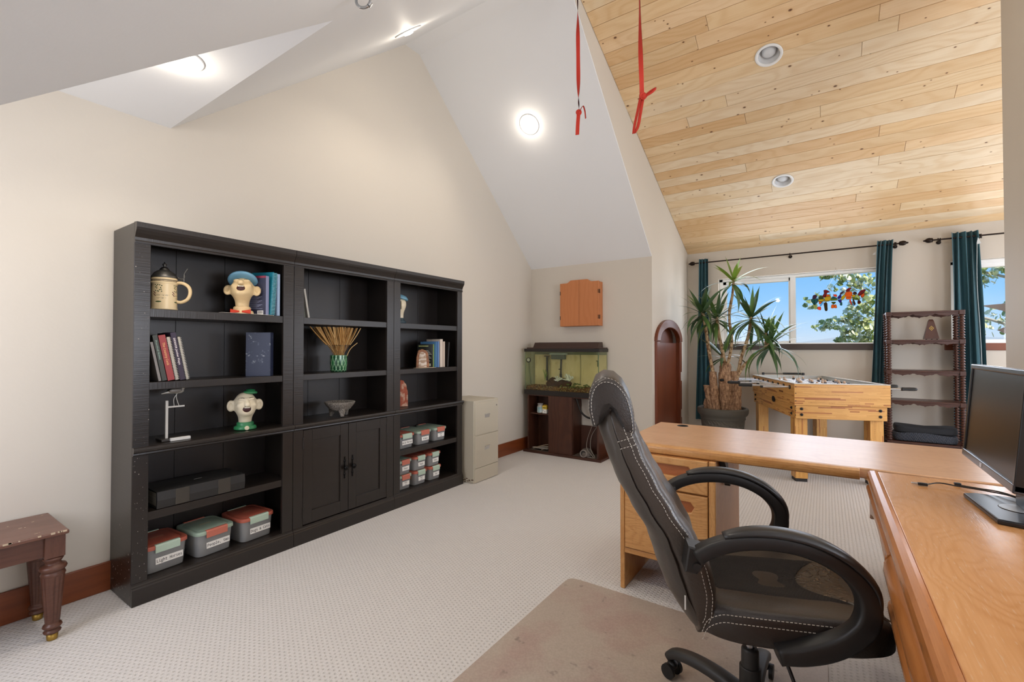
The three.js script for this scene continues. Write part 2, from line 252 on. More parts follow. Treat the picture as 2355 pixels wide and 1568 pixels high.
// the boarded slope: every board a piece of its own
const woodCeil = struct('ceiling_boards', tilt(bx(WX, RX, 0.1, 0.2, 0, (6.46 - 3.1) / Math.cos(S5a), 0), -S5a, 0, S5y(BZ), BZ), M.black);
{
  const r = rng(77), W = 0.1238, rows = Math.ceil(3.63 / W), known = { 23: [-0.82], 19: [0.24], 18: [-0.7], 16: [-0.58], 15: [-0.02], 12: [0.4], 17: [-1.05], 11: [-0.65], 9: [0.42], 8: [-0.45], 3: [0.64], 2: [-0.04], 1: [-0.65] };
  const cut = (g, cx, cs, R) => {   // board outline with a round bite: points moved onto the lamp's circle
    return g;
  };
  const hole = [[L4[0], (L4[2] - BZ) / Math.cos(S5a)], [L5[0], (L5[2] - BZ) / Math.cos(S5a)]];
  for (let k = 0; k < rows; k++) {
    const s0 = k * W + 0.0008, s1 = (k + 1) * W - 0.0008, xs = [WX + 0.001];
    const joints = known[k] ? known[k].slice() : [WX + 0.5 + r() * 2];
    if (!known[k] && r() < 0.45) joints[0] = 1.1 + r();
    let x = joints[0]; while (x < RX) { if (x > WX + 0.2) xs.push(x); x += 1.6 + r() * 1.2; }
    xs.push(RX - 0.001);
    for (let i = 0; i < xs.length - 1; i++) {
      const x0 = xs[i] + (i ? 0.0006 : 0), x1 = xs[i + 1] - 0.0006, H = hole.filter((h) => h[1] + 0.076 > s0 && h[1] - 0.076 < s1 && h[0] > x0 && h[0] < x1);
      let g;
      if (H.length) {   // bite the lamp's opening out of the board
        const [cx, cs] = H[0], R = 0.076, arc = (s) => Math.sqrt(Math.max(0, R * R - (s - cs) ** 2)), inside0 = Math.abs(s0 - cs) < R, inside1 = Math.abs(s1 - cs) < R, n = 14;
        if (inside0 && inside1) { g = null; for (const sgn of [-1, 1]) { const pts = []; for (let q = 0; q <= n; q++) { const s = s0 + (s1 - s0) * q / n; pts.push([cx + sgn * arc(s), s]); } pts.push([sgn < 0 ? x0 : x1, s1], [sgn < 0 ? x0 : x1, s0]); const p = prism(pts, 'xz', 0, 0.016, 0, 0); obj('board', tilt(p, -S5a, 0, S5y(BZ), BZ), pine[(k + i) % 6], woodCeil); } continue; }
        const pts = [[x0, s0]], lo = inside0 ? s0 : Math.max(s0, cs - R), hi = inside1 ? s1 : Math.min(s1, cs + R);
        if (inside0) { const a0 = Math.acos((s0 - cs) / R); pts.push([cx - arc(s0), s0]); for (let q = 1; q < n; q++) { const t = q / n, xx = cx - arc(s0) + 2 * arc(s0) * t; pts.push([xx, cs + Math.sqrt(Math.max(0, R * R - (xx - cx) ** 2))]); } pts.push([cx + arc(s0), s0]); }
        pts.push([x1, s0], [x1, s1]);
        if (inside1) { pts.push([cx + arc(s1), s1]); for (let q = 1; q < n; q++) { const xx = cx + arc(s1) - 2 * arc(s1) * q / n; pts.push([xx, cs - Math.sqrt(Math.max(0, R * R - (xx - cx) ** 2))]); } pts.push([cx - arc(s1), s1]); }
        pts.push([x0, s1]);
        if (inside0 || inside1) g = prism(pts, 'xz', 0, 0.016, 0, 0);
      }
      g ??= bx(x0, x1, 0, 0.016, s0, s1, 0.004, 0);
      const uv = g.attributes.uv, ou = r() * 7, ov = r() * 5; for (let q = 0; q < uv.count; q++) uv.setXY(q, uv.getX(q) + ou, uv.getY(q) + ov);
      obj('board', tilt(g, -S5a, 0, S5y(BZ), BZ), pine[Math.floor(r() * 6)], woodCeil);
    }
  }
}
// baseboards and sills
struct('baseboard_left', [bx(LX, LX + 0.016, 0, 0.146, -0.8, FZ, 0.004, 2), bx(LX, LX + 0.016, 0, 0.146, AZ, -3.19, 0.004, 2)], M.brownTrim);
struct('baseboard_alcove', bx(LX + 0.016, WX, 0, 0.146, AZ, AZ + 0.016, 0.004, 0), M.brownTrim);
struct('baseboard_back', bx(WX, RX, 0, 0.185, BZ, BZ + 0.018, 0.004, 0), M.darkBase);
struct('baseboard_right', bx(0.834, 0.85, 0, 0.146, -3.75, -3.06, 0.004, 2), M.brownTrim);
struct('trim_1', bx(-1.2, 0.58, 1.213, 1.285, BZ, BZ + 0.022, 0.004, 0), M.sillDark);
struct('trim_2', bx(1.02, 2.8, 1.213, 1.285, BZ, BZ + 0.022, 0.004, 0), M.brownTrim);
// the arched niche: casing, back panel
{
  const n = thing('niche', 'tall arched brown niche with moulded casing set into the pale wall behind the plant', 'niche', [0, 0, 0]);
  delete n.userData.category; delete n.userData.label; n.name = 'trim_3'; n.userData.kind = 'structure';
  const arch = (z0, z1, ys, rise, N = 20) => { const c = (z0 + z1) / 2, h = (z1 - z0) / 2, p = []; for (let i = 0; i <= N; i++) { const a = Math.PI * (1 - i / N); p.push([c + h * Math.cos(a), ys + rise * Math.sin(a)]); } return p; };
  const outer = arch(-6.03, -4.975, 1.31, 0.255), inner = arch(-5.92, -5.10, 1.31, 0.16);
  obj('arch_casing', prism([...outer, [-5.10, 1.31], ...inner.slice().reverse().slice(1, -1), [-5.92, 1.31]], 'zy', WX - 0.02, WX + 0.035, 0.008, 2, [], 2), M.nicheBrown, n);
  obj('side_casing', prism([[-5.10, 0], [-4.985, 0], [-4.985, 1.308], [-5.10, 1.308]], 'zy', WX - 0.02, WX + 0.028, 0.008, 1, [], 2), M.nicheBrown, n);
  obj('side_casing', prism([[-5.92, 0], [-6.015, 0], [-6.015, 0.36], [-5.975, 0.36], [-5.975, 0.46], [-6.015, 0.46], [-6.015, 0.82], [-5.965, 0.82], [-5.965, 0.93], [-6.015, 0.93], [-6.015, 1.308], [-5.92, 1.308]], 'zy', WX - 0.02, WX + 0.028, 0.004, 1), M.nicheBrown, n);
  obj('back_panel', bx(WX - 0.05, WX - 0.012, 0, 1.295, -5.984, -5.011, 0.003, 1), M.nicheBrown, n);
  obj('top_panel', prism([...arch(-5.99, -5.005, 1.31, 0.24), [-5.005, 1.25], [-5.99, 1.25]], 'zy', WX - 0.1, WX - 0.07, 0, 1), M.nicheBrown, n);
}
// windows
const paneMat = phys({ color: '#ffffff', roughness: 0, transmission: 1, thickness: 0, ior: 1.45, specularIntensity: 0.3 });
function windowUnit(n, x0, x1, xm, axis = 'z', z = BZ - 0.11, y0 = 1.285, y1 = 2.13, inner = true) {
  const g = new THREE.Group(); g.name = 'window_' + n; g.userData.kind = 'structure'; scene.add(g);
  const fr = (a0, a1, b0, b1, d0 = -0.05, d1 = 0.05) => bx(a0, a1, b0, b1, z + d0, z + d1, 0.004);
  obj('frame', [fr(x0, x1, y1 - 0.035, y1), fr(x0, x1, y0, y0 + 0.012), fr(x0, x0 + 0.045, y0, y1), fr(x1 - 0.045, x1, y0, y1)], M.vinyl, g);
  obj('mullion', fr(xm - 0.029, xm + 0.029, y0, y1 - 0.03, -0.045, 0.045), M.vinyl, g);
  if (inner) obj('sash', [fr(x0 + 0.04, xm - 0.02, y1 - 0.075, y1 - 0.03, -0.03, 0.03), fr(x0 + 0.04, xm - 0.02, y0 + 0.005, y0 + 0.035, -0.03, 0.03), fr(x0 + 0.04, x0 + 0.085, y0, y1 - 0.03, -0.03, 0.03), fr(xm - 0.045, xm - 0.02, y0, y1 - 0.03, -0.03, 0.03)], M.vinyl, g);
  obj('pane', bx(x0 + 0.04, xm, y0 + 0.01, y1 - 0.03, z - 0.003, z + 0.003, 0), paneMat, g);
  obj('pane', bx(xm, x1 - 0.04, y0 + 0.01, y1 - 0.03, z - 0.013, z - 0.007, 0), paneMat, g);
  return g;
}
windowUnit(1, -1.147, 0.52, -0.322);
windowUnit(2, 1.075, 2.74, 1.9);
windowUnit(3, -2.88, -1.7, -2.29, 'z', FZ + 0.1, 0.8, 2.15, false);
for (const [n, z0, z1, y0, y1] of [[4, -2.7, -0.4, 0.85, 1.85], [5, -5.9, -4.3, 0.9, 1.95]]) {  // added windows, unseen, put in the end wall to let in fill light
  const g = new THREE.Group(); g.name = 'window_' + n; g.userData.kind = 'structure'; scene.add(g); const x = RX + 0.1, f = (a, b, c, d) => bx(x - 0.04, x + 0.04, c, d, a, b, 0.003), m = (z0 + z1) / 2;
  obj('frame', [f(z0, z1, y0, y0 + 0.04), f(z0, z1, y1 - 0.04, y1), f(z0, z0 + 0.04, y0 + 0.04, y1 - 0.04), f(z1 - 0.04, z1, y0 + 0.04, y1 - 0.04), f(m - 0.025, m + 0.025, y0 + 0.04, y1 - 0.04)], M.vinyl, g);
  obj('pane', bx(x - 0.004, x + 0.004, y0 + 0.03, y1 - 0.03, z0 + 0.03, z1 - 0.03, 0), paneMat, g);
}
// what lies outside: the ground and the far hills
struct('ground', bx(-900, 900, -6.2, -6, -3500, 300, 0), paint('#8d8a70', 1));
{
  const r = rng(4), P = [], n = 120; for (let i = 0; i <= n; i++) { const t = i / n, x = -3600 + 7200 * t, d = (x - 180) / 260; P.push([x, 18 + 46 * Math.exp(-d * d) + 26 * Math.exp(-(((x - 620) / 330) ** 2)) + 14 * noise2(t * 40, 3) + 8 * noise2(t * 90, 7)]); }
  struct('hills', prism([[-3600, -60], [3600, -60], ...P.reverse()], 'xy', -3420, -3300, 0, 0), std({ color: '#e9f1fb', roughness: 1 }));  // near-white colour puts distance haze onto the hills
}
// ---------------------------------------------------------------- recessed ceiling lamps
const glowMat = std({ color: '#ffffff', emissive: '#fff7ea', emissiveIntensity: 3.2, roughness: 0.5 }), lensOff = std({ color: '#d9dbdc', roughness: 0.4 }), canMat = std({ color: '#cfd0d0', roughness: 0.45 });
function lamp(L, a, lit, label, gimbal) {
  const t = thing('recessed_lamp', label, 'ceiling light', L, 0, 'recessed ceiling lamps'); t.rotation.x = a;
  obj('trim', lathe([[0.074, 0.03], [0.0745, 0], [0.078, -0.006], [0.092, -0.007], [0.097, -0.003], [0.098, 0], [0.0745, 0.0005]], 40), M.white, t);
  obj('can', lathe([[0.0735, 0.0], [0.06, 0.055], [0.0, 0.056]], 40), canMat, t);
  obj('lens', lathe([[0, gimbal ? -0.022 : 0.016], [0.03, gimbal ? -0.018 : 0.018], [0.046, gimbal ? 0.002 : 0.026], [0.05, 0.05]], 32), lit ? glowMat : lensOff, t);
  if (lit) {
    const s = new THREE.SpotLight('#fff3e2', LAMP, 0, 1.2, 0.6, 2); s.name = 'lamp_light'; s.castShadow = true; s.shadow.radius = 2;
    const n = V(0, -1, 0).applyAxisAngle(V(1, 0, 0), a); s.position.set(...L).addScaledVector(n, 0.04); s.target.position.copy(s.position).add(gimbal ? V(0, -1, 0) : n); scene.add(s, s.target);
    const p = new THREE.PointLight('#fff3e2', 0.12, 0, 2); p.name = 'lamp_glow'; p.castShadow = true; p.position.set(...L).addScaledVector(n, 0.07); scene.add(p);
  }
  return t;
}
L6[1] = S1y(L6[2]); L7[1] = S1y(L7[2]);
lamp(L1, 0, true, 'lit round ceiling lamp in the flat white recess above the left wall');
lamp(L2, S1a, true, 'lit bulb lamp high on the white slope close to the ridge', true);
lamp(L3, -S4a, true, 'lit round lamp on the white slope above the aquarium');
lamp(L4, -S5a, false, 'unlit white lamp higher up in the boarded pine ceiling');
lamp(L5, -S5a, false, 'unlit white lamp lower down in the boarded pine ceiling');
lamp(L6, S1a, true, 'added round fill lamp in the white slope over the desk, outside the picture');  // added lamp, unseen, gives overhead fill
lamp(L7, S1a, true, 'added round fill lamp in the white slope over the chair mat, outside the picture');  // another added unseen lamp for fill from above
// ---------------------------------------------------------------- the three black bookcases
const blackWood = std({ color: '#241e1a', roughness: 0.3, bumpMap: tex(256, 256, (x, y) => 128 + 90 * (noise2(x / 3, y / 64, 85, 4) - 0.5) + 50 * (noise2(x / 40, y / 40, 6, 6) - 0.5), false, 3, 3), bumpScale: 0.0005 });
const blackInner = std({ color: '#201a17', roughness: 0.36 });
const scratch = paint('#8f8780', 0.8);
const SHX = LX + 0.003, SHF = -2.748;    // back and front of the bookcases
function crownProfile(x) { return [[x - 0.01, 1.747], [x + 0.004, 1.747], [x + 0.006, 1.756], [x + 0.002, 1.762], [x + 0.003, 1.775], [x + 0.012, 1.795], [x + 0.022, 1.81], [x + 0.026, 1.822], [x + 0.027, 1.846], [x - 0.01, 1.849]]; }
function ledgeProfile(x) { return [[x - 0.02, 0.716], [x + 0.006, 0.716], [x + 0.012, 0.722], [x + 0.011, 0.729], [x + 0.02, 0.735], [x + 0.023, 0.745], [x + 0.02, 0.755], [x + 0.014, 0.758], [x - 0.02, 0.758]]; }
function baseProfile(x) { return [[x - 0.02, 0], [x + 0.014, 0], [x + 0.014, 0.078], [x + 0.01, 0.084], [x + 0.009, 0.09], [x + 0.004, 0.095], [x + 0.003, 0.104], [x - 0.02, 0.105]]; }
// a moulding drawn in (x, y) and run along z, with returns left plain
const mould = (prof, z0, z1) => prism(prof, 'xy', z0, z1, 0, 2);
function bookcase(z1, label, doors) {   // z1: the end nearer the picture's left; the unit runs to z1 - 0.806
  const W = 0.806, z0 = z1 - W, t = thing('bookcase', label, 'bookcase', [0, 0, 0]);
  const zi1 = z1 - 0.066, zi0 = z0 + 0.066, panel = 0.02;
  obj('side_panel', bx(SHX, SHF - 0.004, 0, 1.846, z1 - panel, z1, 0.002, 1), blackWood, t);
  obj('side_panel', bx(SHX, SHF - 0.004, 0, 1.846, z0, z0 + panel, 0.002, 1), blackWood, t);
  obj('stile', bx(SHF - 0.02, SHF, 0.1, 1.75, zi1, z1 - 0.0008, 0.002, 1), blackWood, t);
  obj('stile', bx(SHF - 0.02, SHF, 0.1, 1.75, z0 + 0.0008, zi0, 0.002, 1), blackWood, t);
  const bw = (W - 2 * panel) / 3;
  for (let k = 0; k < 3; k++) obj('back_panel', bx(SHX, SHX + 0.008, 0.05, 1.84, z0 + panel + bw * k + 0.001, z0 + panel + bw * (k + 1) - 0.001, 0.001, 1), blackInner, t);
  obj('crown', mould(crownProfile(SHF), z0 + 0.0006, z1 - 0.0006), blackWood, t);
  obj('top', bx(SHX, SHF, 1.827, 1.847, z0 + 0.001, z1 - 0.001, 0.002, 2), blackWood, t);
  obj('ledge', [mould(ledgeProfile(SHF), z0 + 0.0006, z1 - 0.0006), bx(SHX + 0.008, SHF, 0.722, 0.757, z0 + panel, z1 - panel, 0.001, 2)], blackWood, t);
  obj('base', [mould(baseProfile(SHF), z0 + 0.0006, z1 - 0.0006), bx(SHX + 0.008, SHF, 0.075, 0.105, z0 + panel, z1 - panel, 0.001, 2)], blackWood, t);
  const shelf = (y, th) => obj('shelf', bx(SHX + 0.009, SHF - 0.006, y - th, y, z0 + panel + 0.001, z1 - panel - 0.001, 0.002, 2), blackWood, t);
  shelf(1.433, 0.042); shelf(1.068, 0.038);
  if (!doors) shelf(0.43, 0.04);
  else for (const s of [0, 1]) {
    const a = zi0 + s * (zi1 - zi0) / 2 + 0.0015, b = zi0 + (s + 1) * (zi1 - zi0) / 2 - 0.0015, x = SHF, R = 0.062;
    const d = obj('door', [bx(x - 0.02, x, 0.112, 0.712, a, a + R, 0.002, 1), bx(x - 0.02, x, 0.112, 0.712, b - R, b, 0.002, 1), bx(x - 0.02, x, 0.64, 0.712, a + R, b - R, 0.0015, 2), bx(x - 0.02, x, 0.112, 0.19, a + R, b - R, 0.0015, 2)], blackWood, t);
    obj('door_panel', bx(x - 0.018, x - 0.009, 0.188, 0.642, a + R - 0.001, b - R + 0.001, 0, 1), blackWood, d);
    const kz = s ? a + 0.03 : b - 0.03, ky = 0.413;
    obj('pull', [ball(0.016, x + 0.022, ky, kz, 0.7, 1.1, 1), cyl(0.006, 0.006, [x, ky, kz], [x + 0.02, ky, kz], 10), ball(0.009, x + 0.002, ky + 0.045, kz, 0.5, 1.2, 1, 10, 8), ball(0.009, x + 0.002, ky - 0.045, kz, 0.5, 1.2, 1, 10, 8), bx(x, x + 0.003, ky - 0.075, ky + 0.075, kz - 0.005, kz + 0.005, 0.001)], std({ color: '#1b1a1a', roughness: 0.22, metalness: 0.8 }), d);
    for (const hy of [0.19, 0.63]) obj('hinge', cyl(0.0045, 0.0045, [x + 0.001, hy - 0.035, s ? b + 0.001 : a - 0.001], [x + 0.001, hy + 0.035, s ? b + 0.001 : a - 0.001], 8), blackWood, d);
  }
  return t;
}
bookcase(-0.795, 'first tall black bookcase, nearest the bench, with the laughing heads and three large storage boxes');
bookcase(-1.602, 'middle black bookcase with a pair of panelled doors below and a vase of dried grass', true);
bookcase(-2.409, 'black bookcase beside the filing cabinet with small storage boxes stacked in its base');
{ // chips in the black paint of the nearest bookcase
  const r = rng(9), g = [], g2 = [];
  for (let i = 0; i < 70; i++) { const y = r() < 0.7 ? r() * 0.75 : 0.75 + r() * 1.1, z = -0.796 - r() * 0.064, s = 0.0012 + r() * r() * 0.004; g.push(bx(SHF - 0.0005, SHF + 0.0006, y, y + s * (0.6 + r()), z - s, z, 0)); }
  for (let i = 0; i < 60; i++) { const y = r() * r() * 0.5, x = LX + 0.02 + r() * 0.27, s = 0.0012 + r() * r() * 0.004; g2.push(bx(x, x + s, y, y + s * (1 + r() * 2), -0.7957, -0.7944, 0)); }
  stuff(obj('paint_chip', [...g, ...g2], scratch, scene.getObjectByName('bookcase')));
}
// ---------------------------------------------------------------- what stands on the shelves
const Y1 = 1.4338, Y2 = 1.0688, Y3 = 0.7588, YL = 0.4308, YB = 0.1058;
const cream = std({ color: '#d9bd8d', roughness: 0.36 }), cream2 = std({ color: '#ddd0b4', roughness: 0.34 }), glaze = (c, r = 0.3) => std({ color: c, roughness: r });
// beer stein
{
  const t = thing('beer_stein', 'cream ceramic beer stein with a domed pewter lid on the top shelf', 'stein', [-2.83, Y1, -0.945]);
  const pewter = std({ color: '#5e5c58', roughness: 0.42, metalness: 0.85 });
  const print = canvasTex(512, 256, (c, w, h) => {
    c.fillStyle = '#dcc59a'; c.fillRect(0, 0, w, h);
    c.fillStyle = '#2a2420'; c.fillRect(0, 20, w, 5); c.fillRect(0, 34, w, 3); for (let i = 0; i < 64; i++) c.fillRect(i * 8, 26, 4, 6);
    for (let k = 0; k < 4; k++) { const x0 = k * 128 + 64; c.fillStyle = '#3d4a2c'; for (let i = 0; i < 14; i++) { c.beginPath(); c.ellipse(x0 + Math.sin(i * 2.4) * 22, 90 + Math.cos(i * 1.7) * 26, 5, 4, i, 0, 7); c.fill(); } c.fillStyle = '#5b2b22'; for (let i = 0; i < 6; i++) { c.beginPath(); c.arc(x0 - 34 + (i % 3) * 6, 118 + i * 6, 4, 0, 7); c.fill(); } c.fillStyle = '#41362b'; c.font = 'italic 18px serif'; c.fillText('~ew ~u m~', x0 - 24, 150); c.fillText('~o~ w ~', x0 - 16, 172); c.fillStyle = '#4a5a33'; c.beginPath(); c.ellipse(x0, 195, 20, 6, 0, 0, 7); c.fill(); }
  });
  const body = obj('body', lathe([[0, 0], [0.056, 0], [0.058, 0.004], [0.055, 0.012], [0.0545, 0.13], [0.058, 0.136], [0.058, 0.142], [0.0545, 0.147], [0.056, 0.163], [0.052, 0.168], [0, 0.168]], 40), std({ map: print, roughness: 0.34 }), t);
  body.geometry.attributes.uv.array.forEach((_, i, a) => { if (i % 2) { const y = body.geometry.attributes.position.getY((i - 1) / 2); a[i] = clamp01(y / 0.168); } });
  obj('lid', lathe([[0.057, 0.166], [0.058, 0.172], [0.052, 0.178], [0.044, 0.192], [0.03, 0.203], [0.022, 0.206], [0.02, 0.213], [0.012, 0.222], [0.004, 0.226], [0.009, 0.233], [0.01, 0.238], [0.003, 0.242], [0.003, 0.249], [0, 0.25]], 32), pewter, t);
  const dir = V(0.50, 0, -0.86), hp = (a, y) => [dir.x * a, y, dir.z * a];
  obj('handle', tube([hp(0.05, 0.143), hp(0.078, 0.144), hp(0.105, 0.125), hp(0.112, 0.095), hp(0.1, 0.06), hp(0.072, 0.043), hp(0.052, 0.045)], 0.0085, 30, 10), cream, t);
  obj('thumb_lift', [tube([hp(0.056, 0.172), hp(0.07, 0.165), hp(0.083, 0.166), hp(0.086, 0.152)], 0.004, 14, 6), tube([hp(0.082, 0.15), hp(0.085, 0.175), hp(0.084, 0.19), hp(0.1, 0.222)], 0.0035, 14, 6), ball(0.007, ...hp(0.085, 0.178), 0.8, 1.8, 0.8, 8, 8)], pewter, t);
}
// laughing heads of painted plaster: one continuous head each, with ears and features; hat, collar and mouth are parts
function laughingHead(label, pos, turn, o) {
  const t = thing('plaster_head', label, 'figurine', pos, turn), s = o.s ?? 1, tilt = o.tilt ?? 0, mt = o.mat;
  const c = [0, 0.128, 0], rot = (p) => { const y = p[1] - c[1], z = p[2]; return [p[0], c[1] + y * Math.cos(tilt) + z * Math.sin(tilt), -y * Math.sin(tilt) + z * Math.cos(tilt)]; };
  const f = (X, Yq, Z) => {
    const [x, y, z] = rot([X, Yq, Z]);
    let d = ell(x, y, z, [0, 0.14, -0.004], [0.052, 0.058, 0.05]);                         // skull
    d = smin(d, ell(x, y, z, [0, 0.11, 0.016], [0.043, 0.042, 0.04]), 0.025);              // jaw
    d = smin(d, cap(X, Yq, Z, [0, 0.035, -0.004], [0, 0.1, 0.0], 0.03, 0.036), 0.02);      // neck
    for (const q of [-1, 1]) {
      d = smin(d, ell(x, y, z, [q * 0.03, 0.128, 0.038], [0.015, 0.013, 0.012]), 0.012);   // cheeks
      d = smin(d, ell(x, y, z, [q * 0.021, 0.163, 0.036], [0.017, 0.006, 0.01]), 0.008);   // brows
      d = smin(d, ell(x, y, z, [q * 0.066, 0.128, -0.004], [0.02, 0.03, 0.009]), 0.01);    // ears
      d = Math.max(d, -ell(x, y, z, [q * 0.069, 0.128, 0.006], [0.011, 0.019, 0.008]));
      d = Math.max(d, -ell(x, y, z, [q * 0.021, 0.151, 0.047], [0.012, 0.003, 0.005]));    // shut eyes
    }
    d = smin(d, cap(x, y, z, [0, 0.155, 0.044], [0, 0.133, 0.064], 0.008, 0.014), 0.008); // nose
    d = smin(d, ell(x, y, z, [0, 0.087, 0.036], [0.02, 0.012, 0.014]), 0.01);              // chin
    return Math.max(d, -ell(x, y, z, [0, 0.108, 0.058], [0.0215, 0.0165, 0.02]));          // open mouth
  };
  obj('head', sdfMesh(f, [0, 0.118, 0], 0.105, 64), mt, t);
  const back = (p) => { const y = p[1] - c[1], z = p[2]; return [p[0], c[1] + y * Math.cos(tilt) - z * Math.sin(tilt), y * Math.sin(tilt) + z * Math.cos(tilt)]; };
  const put = (g) => { g.translate(0, -c[1], 0); g.rotateX(tilt); g.translate(0, c[1], 0); return g; };
  obj('mouth', put(ball(0.0205, 0, 0.108, 0.045, 1, 0.78, 0.55, 16, 10)), paint('#3a0f10', 0.5), t);
  obj('teeth', put(prism([[-0.014, 0.1205], [0.014, 0.1205], [0.012, 0.1145], [-0.012, 0.1145]], 'xy', 0.05, 0.057, 0.001)), paint('#e6dcc4', 0.3), t);
  for (const q of [-1, 1]) obj('eyebrow', put(tube([[q * 0.034, 0.163, 0.0355], [q * 0.022, 0.169, 0.043], [q * 0.011, 0.166, 0.046]], 0.0013, 8, 5)), paint('#3a3430', 0.6), t);
  if (o.hat === 'beret') obj('hat', put(prismCap()), glaze('#6f9fb6', 0.4), t);
  if (o.hat === 'small') { const g = [lathe([[0, 0.19], [0.03, 0.194], [0.034, 0.2], [0.031, 0.206], [0.022, 0.207], [0.021, 0.216], [0, 0.219]], 24)]; obj('hat', g.map((q) => { q.translate(0.008, -0.003, 0.0); q.rotateZ(-0.08); return q; }), glaze('#2f7a4c', 0.35), t); }
  obj('collar', lathe([[0, 0], [0.052, 0], [0.054, 0.006], [0.052, 0.016], [0.047, 0.02], [0.04, 0.021], [0.041, 0.034], [0.036, 0.04], [0.03, 0.04]], 32), glaze(o.collar, 0.35), t);
  if (o.bow) obj('bow_tie', [prism([[-0.006, 0.008], [-0.046, 0.001], [-0.046, 0.024], [-0.006, 0.016]], 'xy', 0.046, 0.058, 0.003), prism([[0.006, 0.008], [0.046, 0.001], [0.046, 0.024], [0.006, 0.016]], 'xy', 0.046, 0.058, 0.003)], glaze(o.bow, 0.3), t);
  if (o.badge) obj('badge', prism(circle(0, 0.0125, 0.011, 16), 'xy', 0.05, 0.057, 0.001), glaze('#d8cfae', 0.4), t);
  t.scale.setScalar(s); return t;
}
function prismCap() { const g = lathe([[0, 0.2], [0.03, 0.199], [0.055, 0.192], [0.068, 0.178], [0.07, 0.17], [0.062, 0.164], [0.052, 0.165], [0, 0.168]], 40); g.rotateX(-0.2); g.translate(0, 0.015, 0.036); return g; }
laughingHead('plaster head in a blue beret and red bow tie laughing upward on the top shelf', [-2.825, Y1, -1.328], 1.0, { mat: cream, tilt: -0.45, hat: 'beret', collar: '#d8b98a', bow: '#c23a22', s: 1.12 });
laughingHead('bald laughing plaster head with tiny green hat and green collar on the ledge', [-2.835, Y3, -1.355], 1.28, { mat: cream2, tilt: -0.05, hat: 'small', collar: '#2f7a4c', badge: true, s: 1.1 });
laughingHead('grinning plaster head in a blue cap half hidden behind the post of the far bookcase', [-2.85, Y1, -2.545], -0.5, { mat: cream2, tilt: 0, hat: 'beret', collar: '#223a44', s: 1.12 });
// books
const pageMat = std({ color: '#d8cfbc', roughness: 0.9 });
function book(label, [x, y, z], h, d, w, cover, o = {}) {   // spine towards the room (+x); w along z, leaning by o.lean about x
  const t = thing(o.name ?? 'book', label, 'book', [x, y, z], 0, o.group);
  const c = o.print ? std({ map: o.print, roughness: 0.5 }) : std({ color: cover, roughness: o.rough ?? 0.5 });
  if (o.spiral) {
    obj('cover', [bx(-d, 0, 0, h, -w / 2, -w / 2 + 0.0012, 0.0004), bx(-d, 0, 0, h, w / 2 - 0.0012, w / 2, 0.0004)], c, t);
    obj('pages', bx(-d + 0.003, -0.006, 0.002, h - 0.002, -w / 2 + 0.0014, w / 2 - 0.0014, 0), o.pages ?? pageMat, t);
    const n = Math.round(h / 0.0085), g = []; for (let i = 1; i < n; i++) g.push(torus(w / 2 + 0.0015, 0.0011, -0.002, i * h / n, 0, Math.PI / 2, 0, 0, 5, 12));
    obj('spiral', g, o.wire ?? paint('#d6d3cb', 0.4), t);
  } else {
    obj('cover', [bx(-d, 0, 0, h, -w / 2, -w / 2 + 0.002, 0.0008), bx(-d, 0, 0, h, w / 2 - 0.002, w / 2, 0.0008), bx(-0.003, 0, 0, h, -w / 2, w / 2, 0.0012)], c, t);
    obj('pages', bx(-d + 0.004, -0.003, 0.003, h - 0.003, -w / 2 + 0.002, w / 2 - 0.002, 0), pageMat, t);
    if (o.title) obj('title', bx(-0.0005, 0.0006, h * 0.2, h * 0.85, -w * 0.18, w * 0.18, 0), spineText(o.title, o.ink ?? '#e8e2d4', cover), t);
  }
  t.rotation.set(o.lean ?? 0, o.turn ?? 0, 0); t.position.y += Math.abs(Math.sin(o.lean ?? 0)) * w / 2; return t;
}
const spineCache = new Map();
function spineText(text, ink, ground) {
  const k = text + ink + ground; if (!spineCache.has(k)) spineCache.set(k, std({ roughness: 0.5, map: canvasTex(256, 24, (c, w, h) => { c.fillStyle = ground; c.fillRect(0, 0, w, h); c.fillStyle = ink; c.font = 'bold 19px sans-serif'; c.textBaseline = 'middle'; c.fillText(text, 4, h / 2, w - 8); }) }));
  return spineCache.get(k);
}
// a thin printed plate on a face looking to +x: text upright from above reads downward
function spinePlate(t, name, mat, x, y0, y1, z0, z1) {
  const P = [[x, y1, z1], [x, y1, z0], [x, y0, z1], [x, y0, z0]], uv = [[0, 0], [0, 1], [1, 0], [1, 1]];   // u runs down the spine
  const g = new THREE.BufferGeometry(); g.setAttribute('position', new THREE.Float32BufferAttribute(P.flat(), 3)); g.setAttribute('uv', new THREE.Float32BufferAttribute(uv.map((q) => [q[0], q[1]]).flat(), 2)); g.setIndex([0, 2, 1, 1, 2, 3]); g.computeVertexNormals();
  return obj(name, plain(g), mat, t);
}
function spine(t, text, ink, ground, h, w, a = 0.12, b = 0.9, k = 0.62) { spinePlate(t, 'title', spineText(text, ink, ground), 0.0006, h * a, h * b, -w * k / 2, w * k / 2); }
